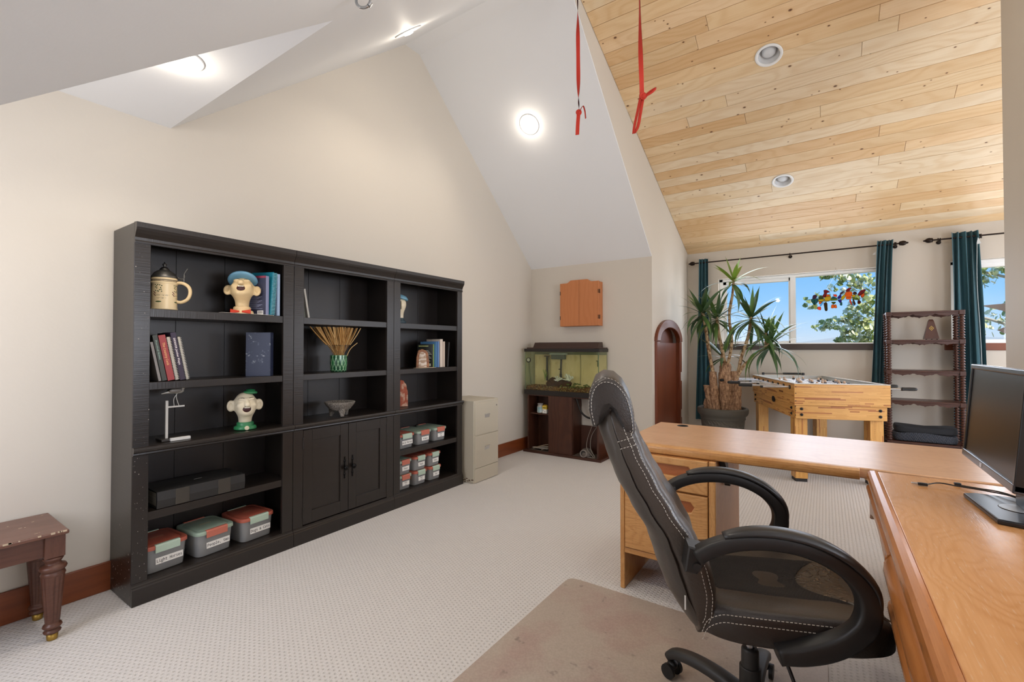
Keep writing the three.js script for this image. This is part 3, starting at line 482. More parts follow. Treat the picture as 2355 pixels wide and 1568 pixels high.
// leaning books on the second shelf
{
  const lean = 0.19, at = (z) => [-2.77, Y2 + 0.001, z], g = 'books leaning at the left end of the second shelf';
  let z = -0.905;
  const add = (label, h, w, col, o = {}) => { const b = book(label, at(z - w / 2), h, 0.17, w, col, { lean, ...o }); z -= w + 0.0035; return b; };
  add('thin grey booklet with a pale label, outermost of the leaning books on the second shelf', 0.2, 0.012, '#8a8480');
  spine(add('dark grey-green slim book left of the red one on the second shelf', 0.235, 0.021, '#3f423c'), 'Practical Notes', '#8fae9c', '#3f423c', 0.235, 0.021);
  spine(add('red book with gilt lettering leaning on the second shelf', 0.235, 0.03, '#9c3b3a'), '●  The Country Cook', '#dba868', '#9c3b3a', 0.235, 0.03);
  add('white spiral-bound notebook between the red and the purple book', 0.228, 0.017, '#4a4038', { spiral: true });
  spine(add('dark purple book with large pale lettering leaning on the second shelf', 0.25, 0.024, '#33263a'), 'DENVER Junior Plays', '#e6ddd8', '#33263a', 0.25, 0.024);
  add('white spiral-bound notebook, last of the leaning row on the second shelf', 0.23, 0.015, '#57504a', { spiral: true });
}
// books on the top shelf of the first bookcase
{
  const backPrint = canvasTex(256, 360, (c, w, h) => { c.fillStyle = '#2b2e44'; c.fillRect(0, 0, w, h); c.fillStyle = '#8b2f45'; c.fillRect(0, 0, w, 20); c.fillStyle = '#e6e6ea'; c.font = 'bold 30px serif'; c.fillText('Tolu', 92, 82); c.fillStyle = '#9aa0b8'; for (let i = 0; i < 22; i++) c.fillRect(30, 110 + i * 9, 130 + ((i * 53) % 70), 3); c.fillStyle = '#f0f0ee'; c.fillRect(170, 318, 62, 36); c.fillStyle = '#222'; for (let i = 0; i < 13; i++) c.fillRect(176 + i * 4, 322, 1 + (i % 3), 24); });
  const t = thing('book', 'dark blue paperback with white barcode on its back cover behind the blue-hatted head', 'book', [-2.765, Y1, -1.443]);
  obj('cover', [bx(-0.165, 0, 0, 0.236, -0.014, -0.012, 0.0005), bx(-0.003, 0, 0, 0.236, -0.014, 0.014, 0.001)], std({ color: '#8d8fae', roughness: 0.45 }), t);
  obj('pages', bx(-0.162, -0.003, 0.002, 0.234, -0.0118, 0.0118, 0), pageMat, t);
  const q = prism([[-0.165, 0], [0, 0], [0, 0.236], [-0.165, 0.236]], 'xy', 0.012, 0.0142, 0, 0); const p = q.attributes.position, uv = q.attributes.uv; for (let i = 0; i < p.count; i++) uv.setXY(i, (p.getX(i) + 0.165) / 0.165, p.getY(i) / 0.236);
  obj('back_cover', q, std({ map: backPrint, roughness: 0.45 }), t); t.rotation.y = 0.42;
  book('teal spiral-bound book with white comb leaning on the top shelf', [-2.765, Y1 + 0.001, -1.476], 0.262, 0.17, 0.024, '#13798c', { spiral: true, pages: paint('#1a6f80', 0.6), wire: paint('#a9dbe0', 0.4), lean: -0.06, turn: 0.3 });
  book('pale blue and white book pressed against the post at the end of the top shelf', [-2.765, Y1 + 0.001, -1.513], 0.255, 0.19, 0.016, '#9fb4cf', { turn: 0.12 });
  const pp = thing('paper_sheet', 'flat white paper sheet under the blue-hatted head on the top shelf', 'paper', [-2.82, Y1 + 0.0012, -1.32]); obj('sheet', bx(-0.06, 0.064, 0, 0.0012, -0.16, 0.13, 0), paint('#d9d3c6', 0.8), pp);
}
// dark blue upright book at the end of the second shelf
{
  const wear = tex(256, 256, (x, y) => { const n = fbm(x / 9, y / 9, 28, 28, 4), e = fbm(x / 40, y / 40, 6, 6, 2); return mix3([30, 38, 62], [150, 152, 150], clamp01((n - 0.62) * 6) * clamp01((e - 0.4) * 4)); }, true, 1 / 0.3, 1 / 0.3);
  const t = thing('book', 'large worn navy blue hardcover standing face out on the second shelf', 'book', [-2.80, Y2, -1.45]);
  obj('cover', [bx(-0.1, 0.04, 0, 0.262, -0.02, -0.017, 0.001), bx(-0.1, 0.04, 0, 0.262, 0.017, 0.02, 0.001), bx(0.036, 0.04, 0, 0.262, -0.02, 0.02, 0.001)], std({ map: wear, roughness: 0.5 }), t);
  obj('pages', bx(-0.097, 0.035, 0.003, 0.259, -0.017, 0.017, 0), pageMat, t); t.rotation.y = 0.75; t.scale.set(1, 1, 1.1);
}
// bird on a perch
{
  const t = thing('bird_figurine', 'small silver bird on a white T-shaped perch standing on the ledge', 'figurine', [-2.82, Y3, -0.975]);
  const w = paint('#d9d6cf', 0.4), silver = std({ color: '#b0aca4', roughness: 0.35, metalness: 0.6 });
  obj('base', bx(-0.045, 0.035, 0, 0.012, -0.075, 0.05, 0.002), paint('#3a3430', 0.4), t);
  obj('base_strip', bx(0.032, 0.048, 0, 0.016, -0.075, 0.015, 0.002), w, t);
  obj('post', bx(-0.006, 0.006, 0.01, 0.206, 0.012, 0.024, 0.0015), w, t);
  obj('perch', bx(-0.004, 0.004, 0.168, 0.176, -0.062, 0.014, 0.001), w, t);
  const f = (x, y, z) => { let d = ell(x, y, z, [0, 0.254, -0.03], [0.017, 0.017, 0.03]); d = smin(d, ell(x, y, z, [0, 0.277, -0.056], [0.0125, 0.0125, 0.0145]), 0.012); d = smin(d, cap(x, y, z, [0, 0.252, 0.0], [0, 0.243, 0.042], 0.011, 0.003), 0.012); return smin(d, cap(x, y, z, [0, 0.277, -0.068], [0, 0.275, -0.083], 0.004, 0.0008), 0.004); };
  obj('body', sdfMesh(f, [0, 0.258, -0.02], 0.07, 44), silver, t);
  for (const q of [-1, 1]) { obj('leg', tube([[q * 0.006, 0.242, -0.028], [q * 0.006, 0.214, -0.02 + q * 0.008], [q * 0.004, 0.176, -0.026 + q * 0.012]], 0.0016, 8, 6), w, t); obj('wing', ball(0.016, q * 0.0145, 0.256, -0.016, 0.35, 0.75, 1.9, 12, 8), std({ color: '#77716a', roughness: 0.4, metalness: 0.4 }), t); }
}
// the big ledger lying on the lower shelf
{
  const t = thing('ledger', 'big black leather-bound ledger lying flat on the lower shelf', 'book', [-2.765, YL, -0.9]);
  const lea = std({ color: '#23211f', roughness: 0.55, bumpMap: plasterBump, bumpScale: 0.001 });
  const L = 0.42, D = 0.22, H = 0.085;
  obj('cover', [bx(-D, 0, 0, 0.006, -L, 0, 0.002), prism([[-D - 0.004, H - 0.008], [-0.02, H - 0.006], [0.002, H - 0.004], [0.004, H], [-0.1, H + 0.003], [-D - 0.004, H - 0.001]], 'xy', -L, 0, 0.001), prism([[-0.006, 0], [0.004, 0.002], [0.01, H * 0.5], [0.005, H], [-0.006, H]], 'xy', -L, 0, 0.001)], lea, t);
  obj('pages', bx(-D + 0.008, -0.006, 0.006, H - 0.007, -L + 0.008, -0.008, 0.001), std({ roughness: 0.9, map: tex(64, 64, (x, y) => { const k = 178 + 40 * (noise2(x / 20, y / 1.2, 3, 53) - 0.5); return [k, k - 5, k - 20]; }, true, 4, 14) }), t);
  for (const z of [-0.11, -0.31]) obj('spine_band', bx(0.0, 0.0105, 0.004, H - 0.002, z - 0.032, z + 0.032, 0.003), std({ color: '#3a342b', roughness: 0.6 }), t);
  obj('clasp', bx(-0.1, -0.095, H + 0.001, H + 0.0045, -0.24, -0.2, 0.0005), M.chrome, t);
}
// plastic storage boxes with clip-on lids
const clearBox = phys({ color: '#dfe0e0', roughness: 0.22, transmission: 0.75, thickness: 0, ior: 1.3, side: THREE.DoubleSide }), coral = std({ color: '#c4705c', roughness: 0.38 }), mint = std({ color: '#b3c8b5', roughness: 0.38 }), mintLid = std({ color: '#9fb3a0', roughness: 0.36 }), coralLid = std({ color: '#b8614d', roughness: 0.36 });
const bits = ['#8a6a4c', '#6d6a68', '#b79b7c', '#4a4a50', '#9d8f80', '#7d4a3a', '#c9b9a2'].map((c) => paint(c, 0.7));
const labelMats = new Map();
function labelMat(lines, fs = 40) {
  const k = lines.join('|'); if (!labelMats.has(k)) labelMats.set(k, std({ roughness: 0.7, map: canvasTex(256, 64, (c, w, h) => { c.fillStyle = '#eeece6'; c.fillRect(0, 0, w, h); c.fillStyle = '#2c2a2a'; c.textAlign = 'center'; c.textBaseline = 'middle'; c.font = `bold ${lines.length > 1 ? 26 : fs}px monospace`; lines.forEach((s, i) => c.fillText(s, w / 2, h * (i + 0.5) / lines.length, w - 16)); }) }));
  return labelMats.get(k);
}
function storageBox(label, [x, y, z], W, D, H, lidCol, lines, turn, seed, group) {   // origin: middle of the front bottom edge; W along z, D towards the wall
  const t = thing('storage_box', label, 'storage box', [x, y, z], turn, group), k = 0.93, r = rng(seed);
  const ring = (yy, f, e = 7) => superRing(40, -D / 2, 0, D / 2 * f, W / 2 * f, yy, e).map((p) => p), hb = H - 0.016;
  obj('tub', loft([ring(0.0, 0.82), ring(0.003, 0.87), ring(hb * 0.9, 0.945), ring(hb, 0.95), ring(hb, 0.915), ring(hb * 0.9, 0.915), ring(0.006, 0.84), ring(0.005, 0.7)]), clearBox, t);
  const lidM = lidCol === 'coral' ? coralLid : mintLid, clipM = lidCol === 'coral' ? mint : coral;
  obj('lid', loft([ring(hb - 0.004, 0.975), ring(hb - 0.006, 1.0), ring(H - 0.008, 1.0), ring(H - 0.003, 0.985), ring(H - 0.002, 0.85), ring(H - 0.007, 0.8), ring(H - 0.006, 0.77), ring(H - 0.001, 0.72), ring(H, 0.5)]), lidM, t);
  const cw = W * 0.27;
  for (const [xx, s] of [[0, 1], [-D, -1]]) obj('clip', prism([[xx - s * 0.012, H + 0.0015], [xx + s * 0.001, H + 0.001], [xx + s * 0.005, H - 0.006], [xx + s * 0.004, H - 0.03 - H * 0.06], [xx + s * 0.001, H - 0.032 - H * 0.06], [xx, H - 0.008], [xx - s * 0.012, H - 0.003]], 'xy', -cw, cw, 0.001), clipM, t);
  const lw = W * (lines[0].length > 9 ? 0.3 : 0.24), ly = H * 0.4, lh = W > 0.15 ? 0.016 : 0.0135, fx = -D * 0.5 + D / 2 * (0.87 + 0.075 * ly / hb) + 0.0015;
  const g = new THREE.PlaneGeometry(lw * 2, lh * 2); g.rotateY(Math.PI / 2); g.rotateZ(0.04); g.translate(fx + 0.001, ly, -W * 0.06); obj('label', plain(g), labelMat(lines), t);
  if (lines.top) { const q = new THREE.PlaneGeometry(0.06, 0.02); q.rotateX(-Math.PI / 2); q.rotateY(Math.PI / 2); q.translate(-D / 2, H + 0.0008, 0); obj('lid_label', plain(q), std({ color: lidCol === 'coral' ? '#c58670' : '#c3c2a4', roughness: 0.6 }), t); }
  const parts = [[], [], []]; for (let i = 0; i < 34; i++) { const s = 0.008 + r() * 0.016, a = ball(s, 0, 0, 0, 0.5 + r(), 0.5 + r() * 0.8, 0.5 + r() * 1.4, 7, 5); a.rotateY(r() * 6); a.rotateX(r() * 2); a.translate(-D * (0.14 + 0.72 * r()), 0.016 + s * 0.4 + r() * H * 0.42, W * (r() - 0.5) * 0.7); parts[i % 3].push(a); }
  const c = Math.floor(r() * 7); parts.forEach((p, i) => stuff(obj('contents', p, bits[(c + i * 2) % 7], t)));
  return t;
}
const top = (a) => { a.top = true; return a; };
storageBox('large clear box with coral lid labelled Light Horses, on the bottom shelf', [-2.784, YB, -0.957], 0.205, 0.24, 0.142, 'coral', top(['Light Horses']), 0.08, 1);
storageBox('large clear box with pale green lid labelled People, two, on the bottom shelf', [-2.78, YB, -1.185], 0.205, 0.24, 0.142, 'mint', top(['People, two']), 0.1, 2);
storageBox('large clear box with coral lid labelled Dogs and Cats, on the bottom shelf', [-2.782, YB, -1.415], 0.205, 0.24, 0.142, 'coral', top(['Dogs & Cats']), 0.08, 3);
{
  const w = 0.165, dp = 0.245, h = 0.118, x = -2.776;
  storageBox('small coral-lidded box, first of the three boxes on the far bookcase shelf', [x, YL, -2.575], 0.19, dp, h, 'coral', ['Wild Horses'], 0.03, 11);
  storageBox('small green-lidded box, middle one of three on the far bookcase shelf', [x, YL, -2.775], w + 0.01, dp, h, 'mint', ['Animals'], 0.02, 12);
  storageBox('small green-lidded box nearest the filing cabinet, on the far bookcase shelf', [x, YL, -2.965], w, dp, h, 'mint', ['Animals', 'Large'], -0.02, 13);
  const b = (label, z, y, lid, txt, s, ww = 0.155) => storageBox(label, [x, y, z], ww, dp, h, lid, txt, 0.02, s);
  b('small green-lidded box, bottom one of the green stack in the far bookcase', -2.562, YB, 'mint', ['Animals', 'Zoo'], 14);
  b('small green-lidded box, top one of the green stack in the far bookcase', -2.56, YB + h + 0.0015, 'mint', ['Fences'], 15);
  b('small coral-lidded box, bottom one of the middle stack in the far bookcase', -2.735, YB, 'coral', ['Sheep &', 'Goats'], 16);
  b('small coral-lidded box, top one of the middle stack in the far bookcase', -2.733, YB + h + 0.0015, 'coral', ['People'], 17);
  b('small coral-lidded box, bottom one of the stack nearest the filing cabinet', -2.908, YB, 'coral', ['Tack'], 18);
  b('small coral-lidded box, top one of the stack nearest the filing cabinet', -2.9, YB + h + 0.0015, 'coral', ['Riders'], 19);
}
// middle bookcase: slim books, vase of dried grass, stone bowl
book('slim white-spined book leaning at the end of the middle bookcase top shelf', [-2.80, Y1 + 0.001, -1.735], 0.19, 0.14, 0.013, '#b9b4aa', { lean: 0.17 });
book('short dark booklet tucked beside the white-spined book, middle bookcase', [-2.80, Y1 + 0.001, -1.705], 0.115, 0.12, 0.013, '#4f5146', { lean: 0.15 });
{
  const t = thing('vase', 'green mosaic glass vase holding dried grass in the middle bookcase', 'vase', [-2.86, Y2, -2.0]);
  const mosaic = tex(256, 128, (x, y) => { const u = x / 256 * 14, v = y / 128 * 6; if (v > 4.4) { const e = Math.min(u % 1, 1 - u % 1, (v * 1.4) % 1); return e < 0.09 ? [150, 190, 150] : mix3([22, 74, 46], [60, 130, 80], noise2(Math.floor(u) * 3.3, Math.floor(v * 1.4) * 5.1)); } const a = u + v, b = u - v + 20, e = Math.min(a % 1, 1 - a % 1, b % 1, 1 - b % 1); return e < 0.09 ? [158, 196, 158] : mix3([14, 58, 36], [64, 138, 84], noise2(Math.floor(a) * 3.7, Math.floor(b) * 7.3)); }, true);
  obj('body', lathe([[0, 0], [0.05, 0], [0.055, 0.012], [0.058, 0.06], [0.057, 0.116], [0.055, 0.118], [0.053, 0.116], [0.054, 0.06], [0.05, 0.012], [0, 0.008]], 32), std({ map: mosaic, roughness: 0.18 }), t);
}
{
  const t = thing('dried_grass', 'bunch of dry golden grass stalks fanning out of the green vase', 'dried grass', [-2.86, Y2 + 0.02, -2.0]), r = rng(31);
  const straw = ['#b98a4c', '#c79c60', '#a3753c', '#d2ae76'].map((c) => paint(c, 0.85)), sets = [[], [], [], []];
  for (let i = 0; i < 150; i++) {
    const a = r() * 6.28, q = Math.sqrt(r()), bz = Math.cos(a) * q * 0.038, bxx = Math.sin(a) * q * 0.038, sp = (r() - 0.5) * 1.0 + 0.14 + bz * 5, L = 0.2 + r() * 0.075, dz = Math.sin(sp) * L, dx = (r() - 0.5) * 0.12 + bxx, dy = Math.cos(sp) * L + 0.06;
    const p = [[bxx * 0.5, 0, bz * 0.4], [bxx, 0.102, bz], [bxx + dx * 0.8, 0.102 + dy * 0.62, bz + dz * 0.78], [bxx + dx, 0.102 + dy * 0.86, bz + dz * 1.05]];
    if (p[3][1] > 0.297) { const s = (0.292 - 0.102) / (p[3][1] - 0.102); p.forEach((v, k) => { if (k > 1) v[1] = 0.102 + (v[1] - 0.102) * s; }); }
    sets[i % 4].push(tube(p, 0.0011, 6, 4));
    const top3 = p[3], m = p[2]; sets[(i + 1) % 4].push(tube([p[1].map((v, k) => (v + m[k]) / 2), m, top3], 0.0026 + r() * 0.0015, 5, 5));
  }
  sets[3].push(tube([[0.02, 0.06, -0.04], [0.03, 0.14, -0.075], [0.03, 0.185, -0.135]], 0.003, 6, 5));
  sets.forEach((s, i) => stuff(obj('stalks', s, straw[i], t)));
}
{
  const t = thing('stone_bowl', 'grey speckled stone mortar bowl on three stubby legs in the middle bookcase', 'bowl', [-2.82, Y3, -1.985]), st = std({ roughness: 0.95, map: tex(128, 128, (x, y) => { const n = noise2(x / 1.6, y / 1.6, 80, 80); return n > 0.62 ? [58, 54, 50] : n < 0.3 ? [176, 168, 158] : [126, 118, 108]; }, true, 10, 10), bumpMap: plasterBump, bumpScale: 0.002 });
  const b = lathe([[0, 0.035], [0.04, 0.036], [0.07, 0.052], [0.098, 0.088], [0.103, 0.1], [0.098, 0.103], [0.088, 0.098], [0.06, 0.066], [0, 0.052]], 40); obj('bowl', uvBox(b, 0), st, t);
  for (let k = 0; k < 3; k++) { const a = k * 2.094 + 0.35; obj('leg', uvBox(cyl(0.011, 0.027, [Math.cos(a) * 0.062, 0.0035, Math.sin(a) * 0.062], [Math.cos(a) * 0.05, 0.056, Math.sin(a) * 0.05], 14), 0), st, t); }
}
// far bookcase: agate slice, books, rough stone
function slab(label, pos, turn, w, h, th, rim, core) {
  const t = thing('agate_slice', label, 'stone', pos, turn), r = rng(w * 1000 | 0), P = []; for (let i = 0; i <= 22; i++) { const a = Math.PI * i / 22, k = 1 + (r() - 0.5) * 0.09; P.push([-w * Math.cos(a) * k * (0.86 + 0.14 * Math.sin(a)), h * Math.sin(a) ** 0.62 * k]); } P[0][1] = P[22][1] = 0;
  obj('rim', prism(P, 'xy', -th, 0, 0.002), rim, t); obj('core', prism(P.map((p) => [p[0] * 0.62, 0.004 + p[1] * 0.84]), 'xy', -0.004, 0.002, 0.001), core, t); return t;
}
const agateRim = std({ roughness: 0.5, map: tex(128, 128, (x, y) => mix3([98, 54, 28], [186, 130, 84], fbm(x / 8, y / 8, 16, 16, 3)), true, 8, 8) }), agateCore = std({ roughness: 0.3, map: tex(128, 128, (x, y) => mix3([170, 140, 112], [222, 210, 196], 0.5 + 0.5 * Math.sin(x / 6 + 6 * fbm(x / 20, y / 20, 6, 6, 2))), true, 8, 8) }), pinkRock = std({ roughness: 0.75, map: tex(128, 128, (x, y) => mix3([202, 164, 140], [166, 84, 58], clamp01((fbm(x / 24, y / 24, 5, 5, 4) - 0.42) * 5)), true, 6, 6), bumpMap: plasterBump, bumpScale: 0.003 });
slab('polished brown agate slice with a pale centre standing before the books', [-2.82, Y2, -2.785], 0.9, 0.062, 0.158, 0.03, agateRim, agateCore);
slab('rough pink stone half hidden by the post of the far bookcase', [-2.855, Y3, -2.565], 1.0, 0.075, 0.215, 0.05, pinkRock, pinkRock);
{
  const cover = canvasTex(128, 192, (c, w, h) => { c.fillStyle = '#1d211d'; c.fillRect(0, 0, w, h); c.fillStyle = '#b9bf76'; c.fillRect(10, 12, 80, 8); c.fillStyle = '#d6d7cf'; for (let i = 0; i < 12; i++) c.fillRect(20, 50 + i * 8, 70 + (i * 37) % 30, 3); c.fillStyle = '#c8ccb8'; c.fillRect(70, 160, 40, 22); });
  const t = thing('book', 'black-covered book with small pale print turned towards the room beside the agate', 'book', [-2.80, Y2, -2.895]);
  const q = prism([[-0.14, 0], [0, 0], [0, 0.2], [-0.14, 0.2]], 'xy', 0.011, 0.013, 0, 0); { const p = q.attributes.position, uv = q.attributes.uv; for (let i = 0; i < p.count; i++) uv.setXY(i, (p.getX(i) + 0.14) / 0.14, p.getY(i) / 0.2); }
  obj('front_cover', q, std({ map: cover, roughness: 0.45 }), t); obj('spine', bx(-0.003, 0, 0, 0.2, -0.013, 0.0108, 0.001), paint('#9db04e', 0.45), t); obj('pages', bx(-0.138, -0.003, 0.002, 0.198, -0.012, 0.0105, 0), pageMat, t); t.rotation.y = 0.45;
  const X = -2.79;
  book('dark blue book with light spine, second in the far bookcase row', [X, Y2, -2.922], 0.222, 0.16, 0.018, '#4d7ba6', { turn: 0.2 });
  book('light blue book in the far bookcase row', [X, Y2, -2.948], 0.225, 0.16, 0.02, '#5f83b4', { turn: 0.12 });
  book('tall off-white book with a dark round mark in the far bookcase row', [X, Y2, -2.985], 0.245, 0.16, 0.034, '#d5c6b6', { turn: 0.05 });
  book('cream paperback next to the tall white book, far bookcase', [X, Y2, -3.018], 0.225, 0.16, 0.022, '#cdbba8');
  book('black book leaning at the end of the far bookcase row', [X, Y2, -3.068], 0.22, 0.16, 0.014, '#1c1917', { lean: -0.08 });
  const q2 = thing('paper_sheet', 'small cream paper lying at the shelf edge before the agate', 'paper', [-2.8, Y2 + 0.001, -2.78]); obj('sheet', bx(-0.02, 0.044, 0, 0.0015, -0.1, 0.1, 0), paint('#cdb99e', 0.8), q2);
}
// ---------------------------------------------------------------- filing cabinet
{
  const t = thing('filing_cabinet', 'beige two-drawer steel filing cabinet between the far bookcase and the aquarium', 'filing cabinet', [-2.84, 0, -3.448]);
  const beige = std({ color: '#b9b09d', roughness: 0.45 }), w = 0.19;
  obj('body', bx(-0.18, 0.192, 0.002, 0.75, -w, w, 0.004), beige, t);
  for (const [y0, y1] of [[0.135, 0.428], [0.434, 0.728]]) {
    const d = obj('drawer', bx(0.18, 0.2, y0, y1, -w + 0.012, w - 0.012, 0.003), beige, t), yc = y0 + 0.165;
    obj('handle', [bx(0.2, 0.203, yc - 0.016, yc + 0.02, -0.035, 0.035, 0.001), bx(0.2, 0.216, yc + 0.014, yc + 0.02, -0.035, 0.035, 0.001)], std({ color: '#cfcdc8', roughness: 0.3, metalness: 0.7 }), d);
  }
  obj('plinth', bx(0.18, 0.1985, 0.004, 0.13, -w + 0.012, w - 0.012, 0.002), beige, t);
  obj('lock', cyl(0.007, 0.007, [0.198, 0.43 + 0.255, -w + 0.04], [0.204, 0.43 + 0.255, -w + 0.04], 12), M.chrome, t);
  const r = rng(3), g = []; for (let i = 0; i < 26; i++) { const x = -0.16 + r() * 0.34, y = 0.004 + r() * r() * 0.05, s = 0.003 + r() * 0.006; g.push(bx(x, x + s * 2, y, y + s, w - 0.0005, w + 0.0006, 0)); }
  stuff(obj('rust_spot', g, paint('#5a3f2c', 0.9), t));
}
// ---------------------------------------------------------------- dartboard cabinet on the alcove wall
{
  const t = thing('wall_cabinet', 'closed honey-brown two-door cabinet with an arched top hanging above the aquarium', 'cabinet', [-2.342, 1.487, AZ]);
  const wood = std({ map: woodTex('#c37a48', '#b8703e', '#a3602f', { w: 512, h: 256, rings: 22, pores: 0.25, seed: 12, warp: 0.4 }), roughness: 0.42 }), w = 0.245, d = 0.105;
  const topY = (x) => { const a = Math.abs(x); return 0.505 + (a < 0.1 ? 0.03 : a < 0.155 ? 0.03 * (0.5 + 0.5 * Math.cos((a - 0.1) / 0.055 * Math.PI)) : 0); };
  const half = (x0, x1) => { const p = [[x0, 0.002], [x1, 0.002]]; for (let i = 0; i <= 14; i++) { const x = x1 + (x0 - x1) * i / 14; p.push([x, topY(x)]); } return p; };
  obj('body', bx(-w - 0.003, w + 0.003, 0, 0.5, 0.001, d - 0.021, 0.002, 1), wood, t);
  for (const s of [-1, 1]) {
    const dr = obj('door', prism(s < 0 ? half(-w, -0.0012) : half(0.0012, w), 'xy', d - 0.0205, d, 0.002, 1), wood, t);
    for (const y of [0.1, 0.39]) obj('hinge', [cyl(0.005, 0.005, [s * (w + 0.005), y - 0.022, d - 0.018], [s * (w + 0.005), y + 0.022, d - 0.018], 8), bx(s * w - 0.008 * (s > 0 ? 1 : 0), s * w + 0.008 * (s > 0 ? 0 : 1), y - 0.022, y + 0.022, d - 0.001, d + 0.0015, 0.0005)], M.bronze, dr);
  }
}
// ---------------------------------------------------------------- aquarium and its stand
const tankX0 = -2.985, tankX1 = -2.03, tankZ0 = -4.884, tankZ1 = -4.645;
{
  const walnut = std({ map: woodTex('#4b2a1a', '#36190e', '#26120a', { w: 512, h: 256, rings: 14, pores: 0.3, seed: 17, warp: 0.8 }), roughness: 0.42 }), dusty = std({ color: '#5b5045', roughness: 0.9 });
  const t = thing('aquarium_stand', 'dark walnut open aquarium stand with a wide middle panel', 'stand', [0, 0, 0]);
  const x0 = tankX0 + 0.03, x1 = tankX1 - 0.012, z0 = tankZ0, z1 = tankZ1 - 0.01;
  obj('base', bx(tankX0 - 0.01, tankX1 + 0.03, 0.0, 0.026, z0, z1 + 0.035, 0.003, 0), walnut, t);
  obj('base_dust', bx(x0 + 0.022, x1 - 0.02, 0.0262, 0.0268, z0 + 0.02, z1 + 0.005, 0), dusty, t);
  obj('side', bx(x0, x0 + 0.02, 0.026, 0.682, z0, z1, 0.002, 1), walnut, t);
  obj('side', bx(x1 - 0.02, x1, 0.026, 0.682, z0, z1, 0.002, 1), walnut, t);
  obj('front_panel', bx(-2.665, -2.36, 0.026, 0.682, z1 - 0.012, z1 + 0.006, 0.002, 1), walnut, t);
  obj('divider', bx(-2.665, -2.65, 0.026, 0.682, z0, z1 - 0.012, 0.002, 1), walnut, t);
  obj('divider', bx(-2.372, -2.355, 0.026, 0.682, z0, z1 - 0.012, 0.002, 1), walnut, t);
  obj('top', bx(x0, x1, 0.668, 0.682, z0, z1 - 0.002, 0.001, 0), walnut, t);
  obj('shelf', bx(x0 + 0.02, -2.665, 0.446, 0.462, z0, z1 - 0.03, 0.002, 0), walnut, t);
  obj('back_panel', bx(x0 + 0.02, -2.372, 0.026, 0.668, z0, z0 + 0.01, 0.001, 1), walnut, t);
  obj('back_panel', bx(-2.355, x1 - 0.02, 0.026, 0.34, z0, z0 + 0.01, 0.001, 1), walnut, t);
  // the tank
  const a = thing('aquarium', 'glass fish tank with a brown hood and olive-tinted water on the walnut stand', 'aquarium', [0, 0, 0]);
  const rimM = std({ color: '#1d1713', roughness: 0.4 }), hoodM = std({ color: '#3a241a', roughness: 0.42 }), Y0 = 0.683, Y1t = 1.19;
  const rim = (y0, y1, o) => [bx(tankX0 - o, tankX1 + o, y0, y1, tankZ1 - 0.012, tankZ1 + o, 0.002), bx(tankX0 - o, tankX1 + o, y0, y1, tankZ0 - 0.006, tankZ0 + 0.012, 0.002), bx(tankX0 - o, tankX0 + 0.012, y0, y1, tankZ0, tankZ1, 0.002), bx(tankX1 - 0.012, tankX1 + o, y0, y1, tankZ0, tankZ1, 0.002)];
  obj('bottom_rim', [...rim(Y0, Y0 + 0.055, 0.006), bx(tankX0, tankX1, Y0 + 0.01, Y0 + 0.02, tankZ0, tankZ1, 0)], rimM, a);
  obj('top_rim', rim(Y1t, Y1t + 0.036, 0.006), rimM, a);
  const glass = phys({ color: '#f4f7ee', roughness: 0.0, transmission: 1, thickness: 0, ior: 1.45, specularIntensity: 0.6 });
  obj('front_glass', bx(tankX0 + 0.002, tankX1 - 0.002, Y0 + 0.05, Y1t + 0.005, tankZ1 - 0.006, tankZ1 - 0.001, 0), glass, a);
  obj('side_glass', bx(tankX1 - 0.006, tankX1 - 0.001, Y0 + 0.05, Y1t + 0.005, tankZ0, tankZ1 - 0.007, 0), glass, a);
  obj('side_glass', bx(tankX0 + 0.001, tankX0 + 0.006, Y0 + 0.05, Y1t + 0.005, tankZ0, tankZ1 - 0.007, 0), glass, a);
  obj('corner_seal', [bx(tankX0 + 0.001, tankX0 + 0.007, Y0 + 0.05, Y1t, tankZ1 - 0.012, tankZ1 - 0.0065, 0), bx(tankX1 - 0.0125, tankX1 - 0.0065, Y0 + 0.05, Y1t, tankZ1 - 0.013, tankZ1 - 0.0065, 0)], paint('#7d8a77', 0.3), a);
  const film = tex(256, 128, (x, y) => { const k = fbm(x / 26, y / 26, 10, 5, 4), d = noise2(x / 7, y / 7, 36, 18); return mix3([250, 230, 182], [222, 198, 146], clamp01(k * 1.1 - 0.1) + (d > 0.86 ? 0.35 : 0)); }, true);
  const bg = obj('back_film', bx(tankX0 + 0.007, tankX1 - 0.007, Y0 + 0.06, Y1t - 0.035, tankZ0 + 0.013, tankZ0 + 0.016, 0), std({ map: film, roughness: 0.7 }), a);
  obj('back_glass', bx(tankX0 + 0.007, tankX1 - 0.007, Y0 + 0.05, Y1t, tankZ0 + 0.006, tankZ0 + 0.011, 0), glass, a);
  obj('hood', [prism([[tankZ1 + 0.004, Y1t + 0.037], [tankZ1 - 0.002, Y1t + 0.047], [tankZ1 - 0.06, Y1t + 0.052], [tankZ1 - 0.1, Y1t + 0.108], [tankZ0 + 0.03, Y1t + 0.112], [tankZ0 + 0.01, Y1t + 0.037]], 'zy', tankX0 + 0.075, tankX1 - 0.045, 0.006, 0), bx(tankX0 + 0.028, tankX1 + 0.004, Y1t + 0.0365, Y1t + 0.05, tankZ0 + 0.004, tankZ1 + 0.002, 0.004, 0)], hoodM, a);
  const r = rng(41), grav = []; const gm = ['#7a4a26', '#5c3a20', '#8f6236', '#433020'].map((c) => paint(c, 0.9));
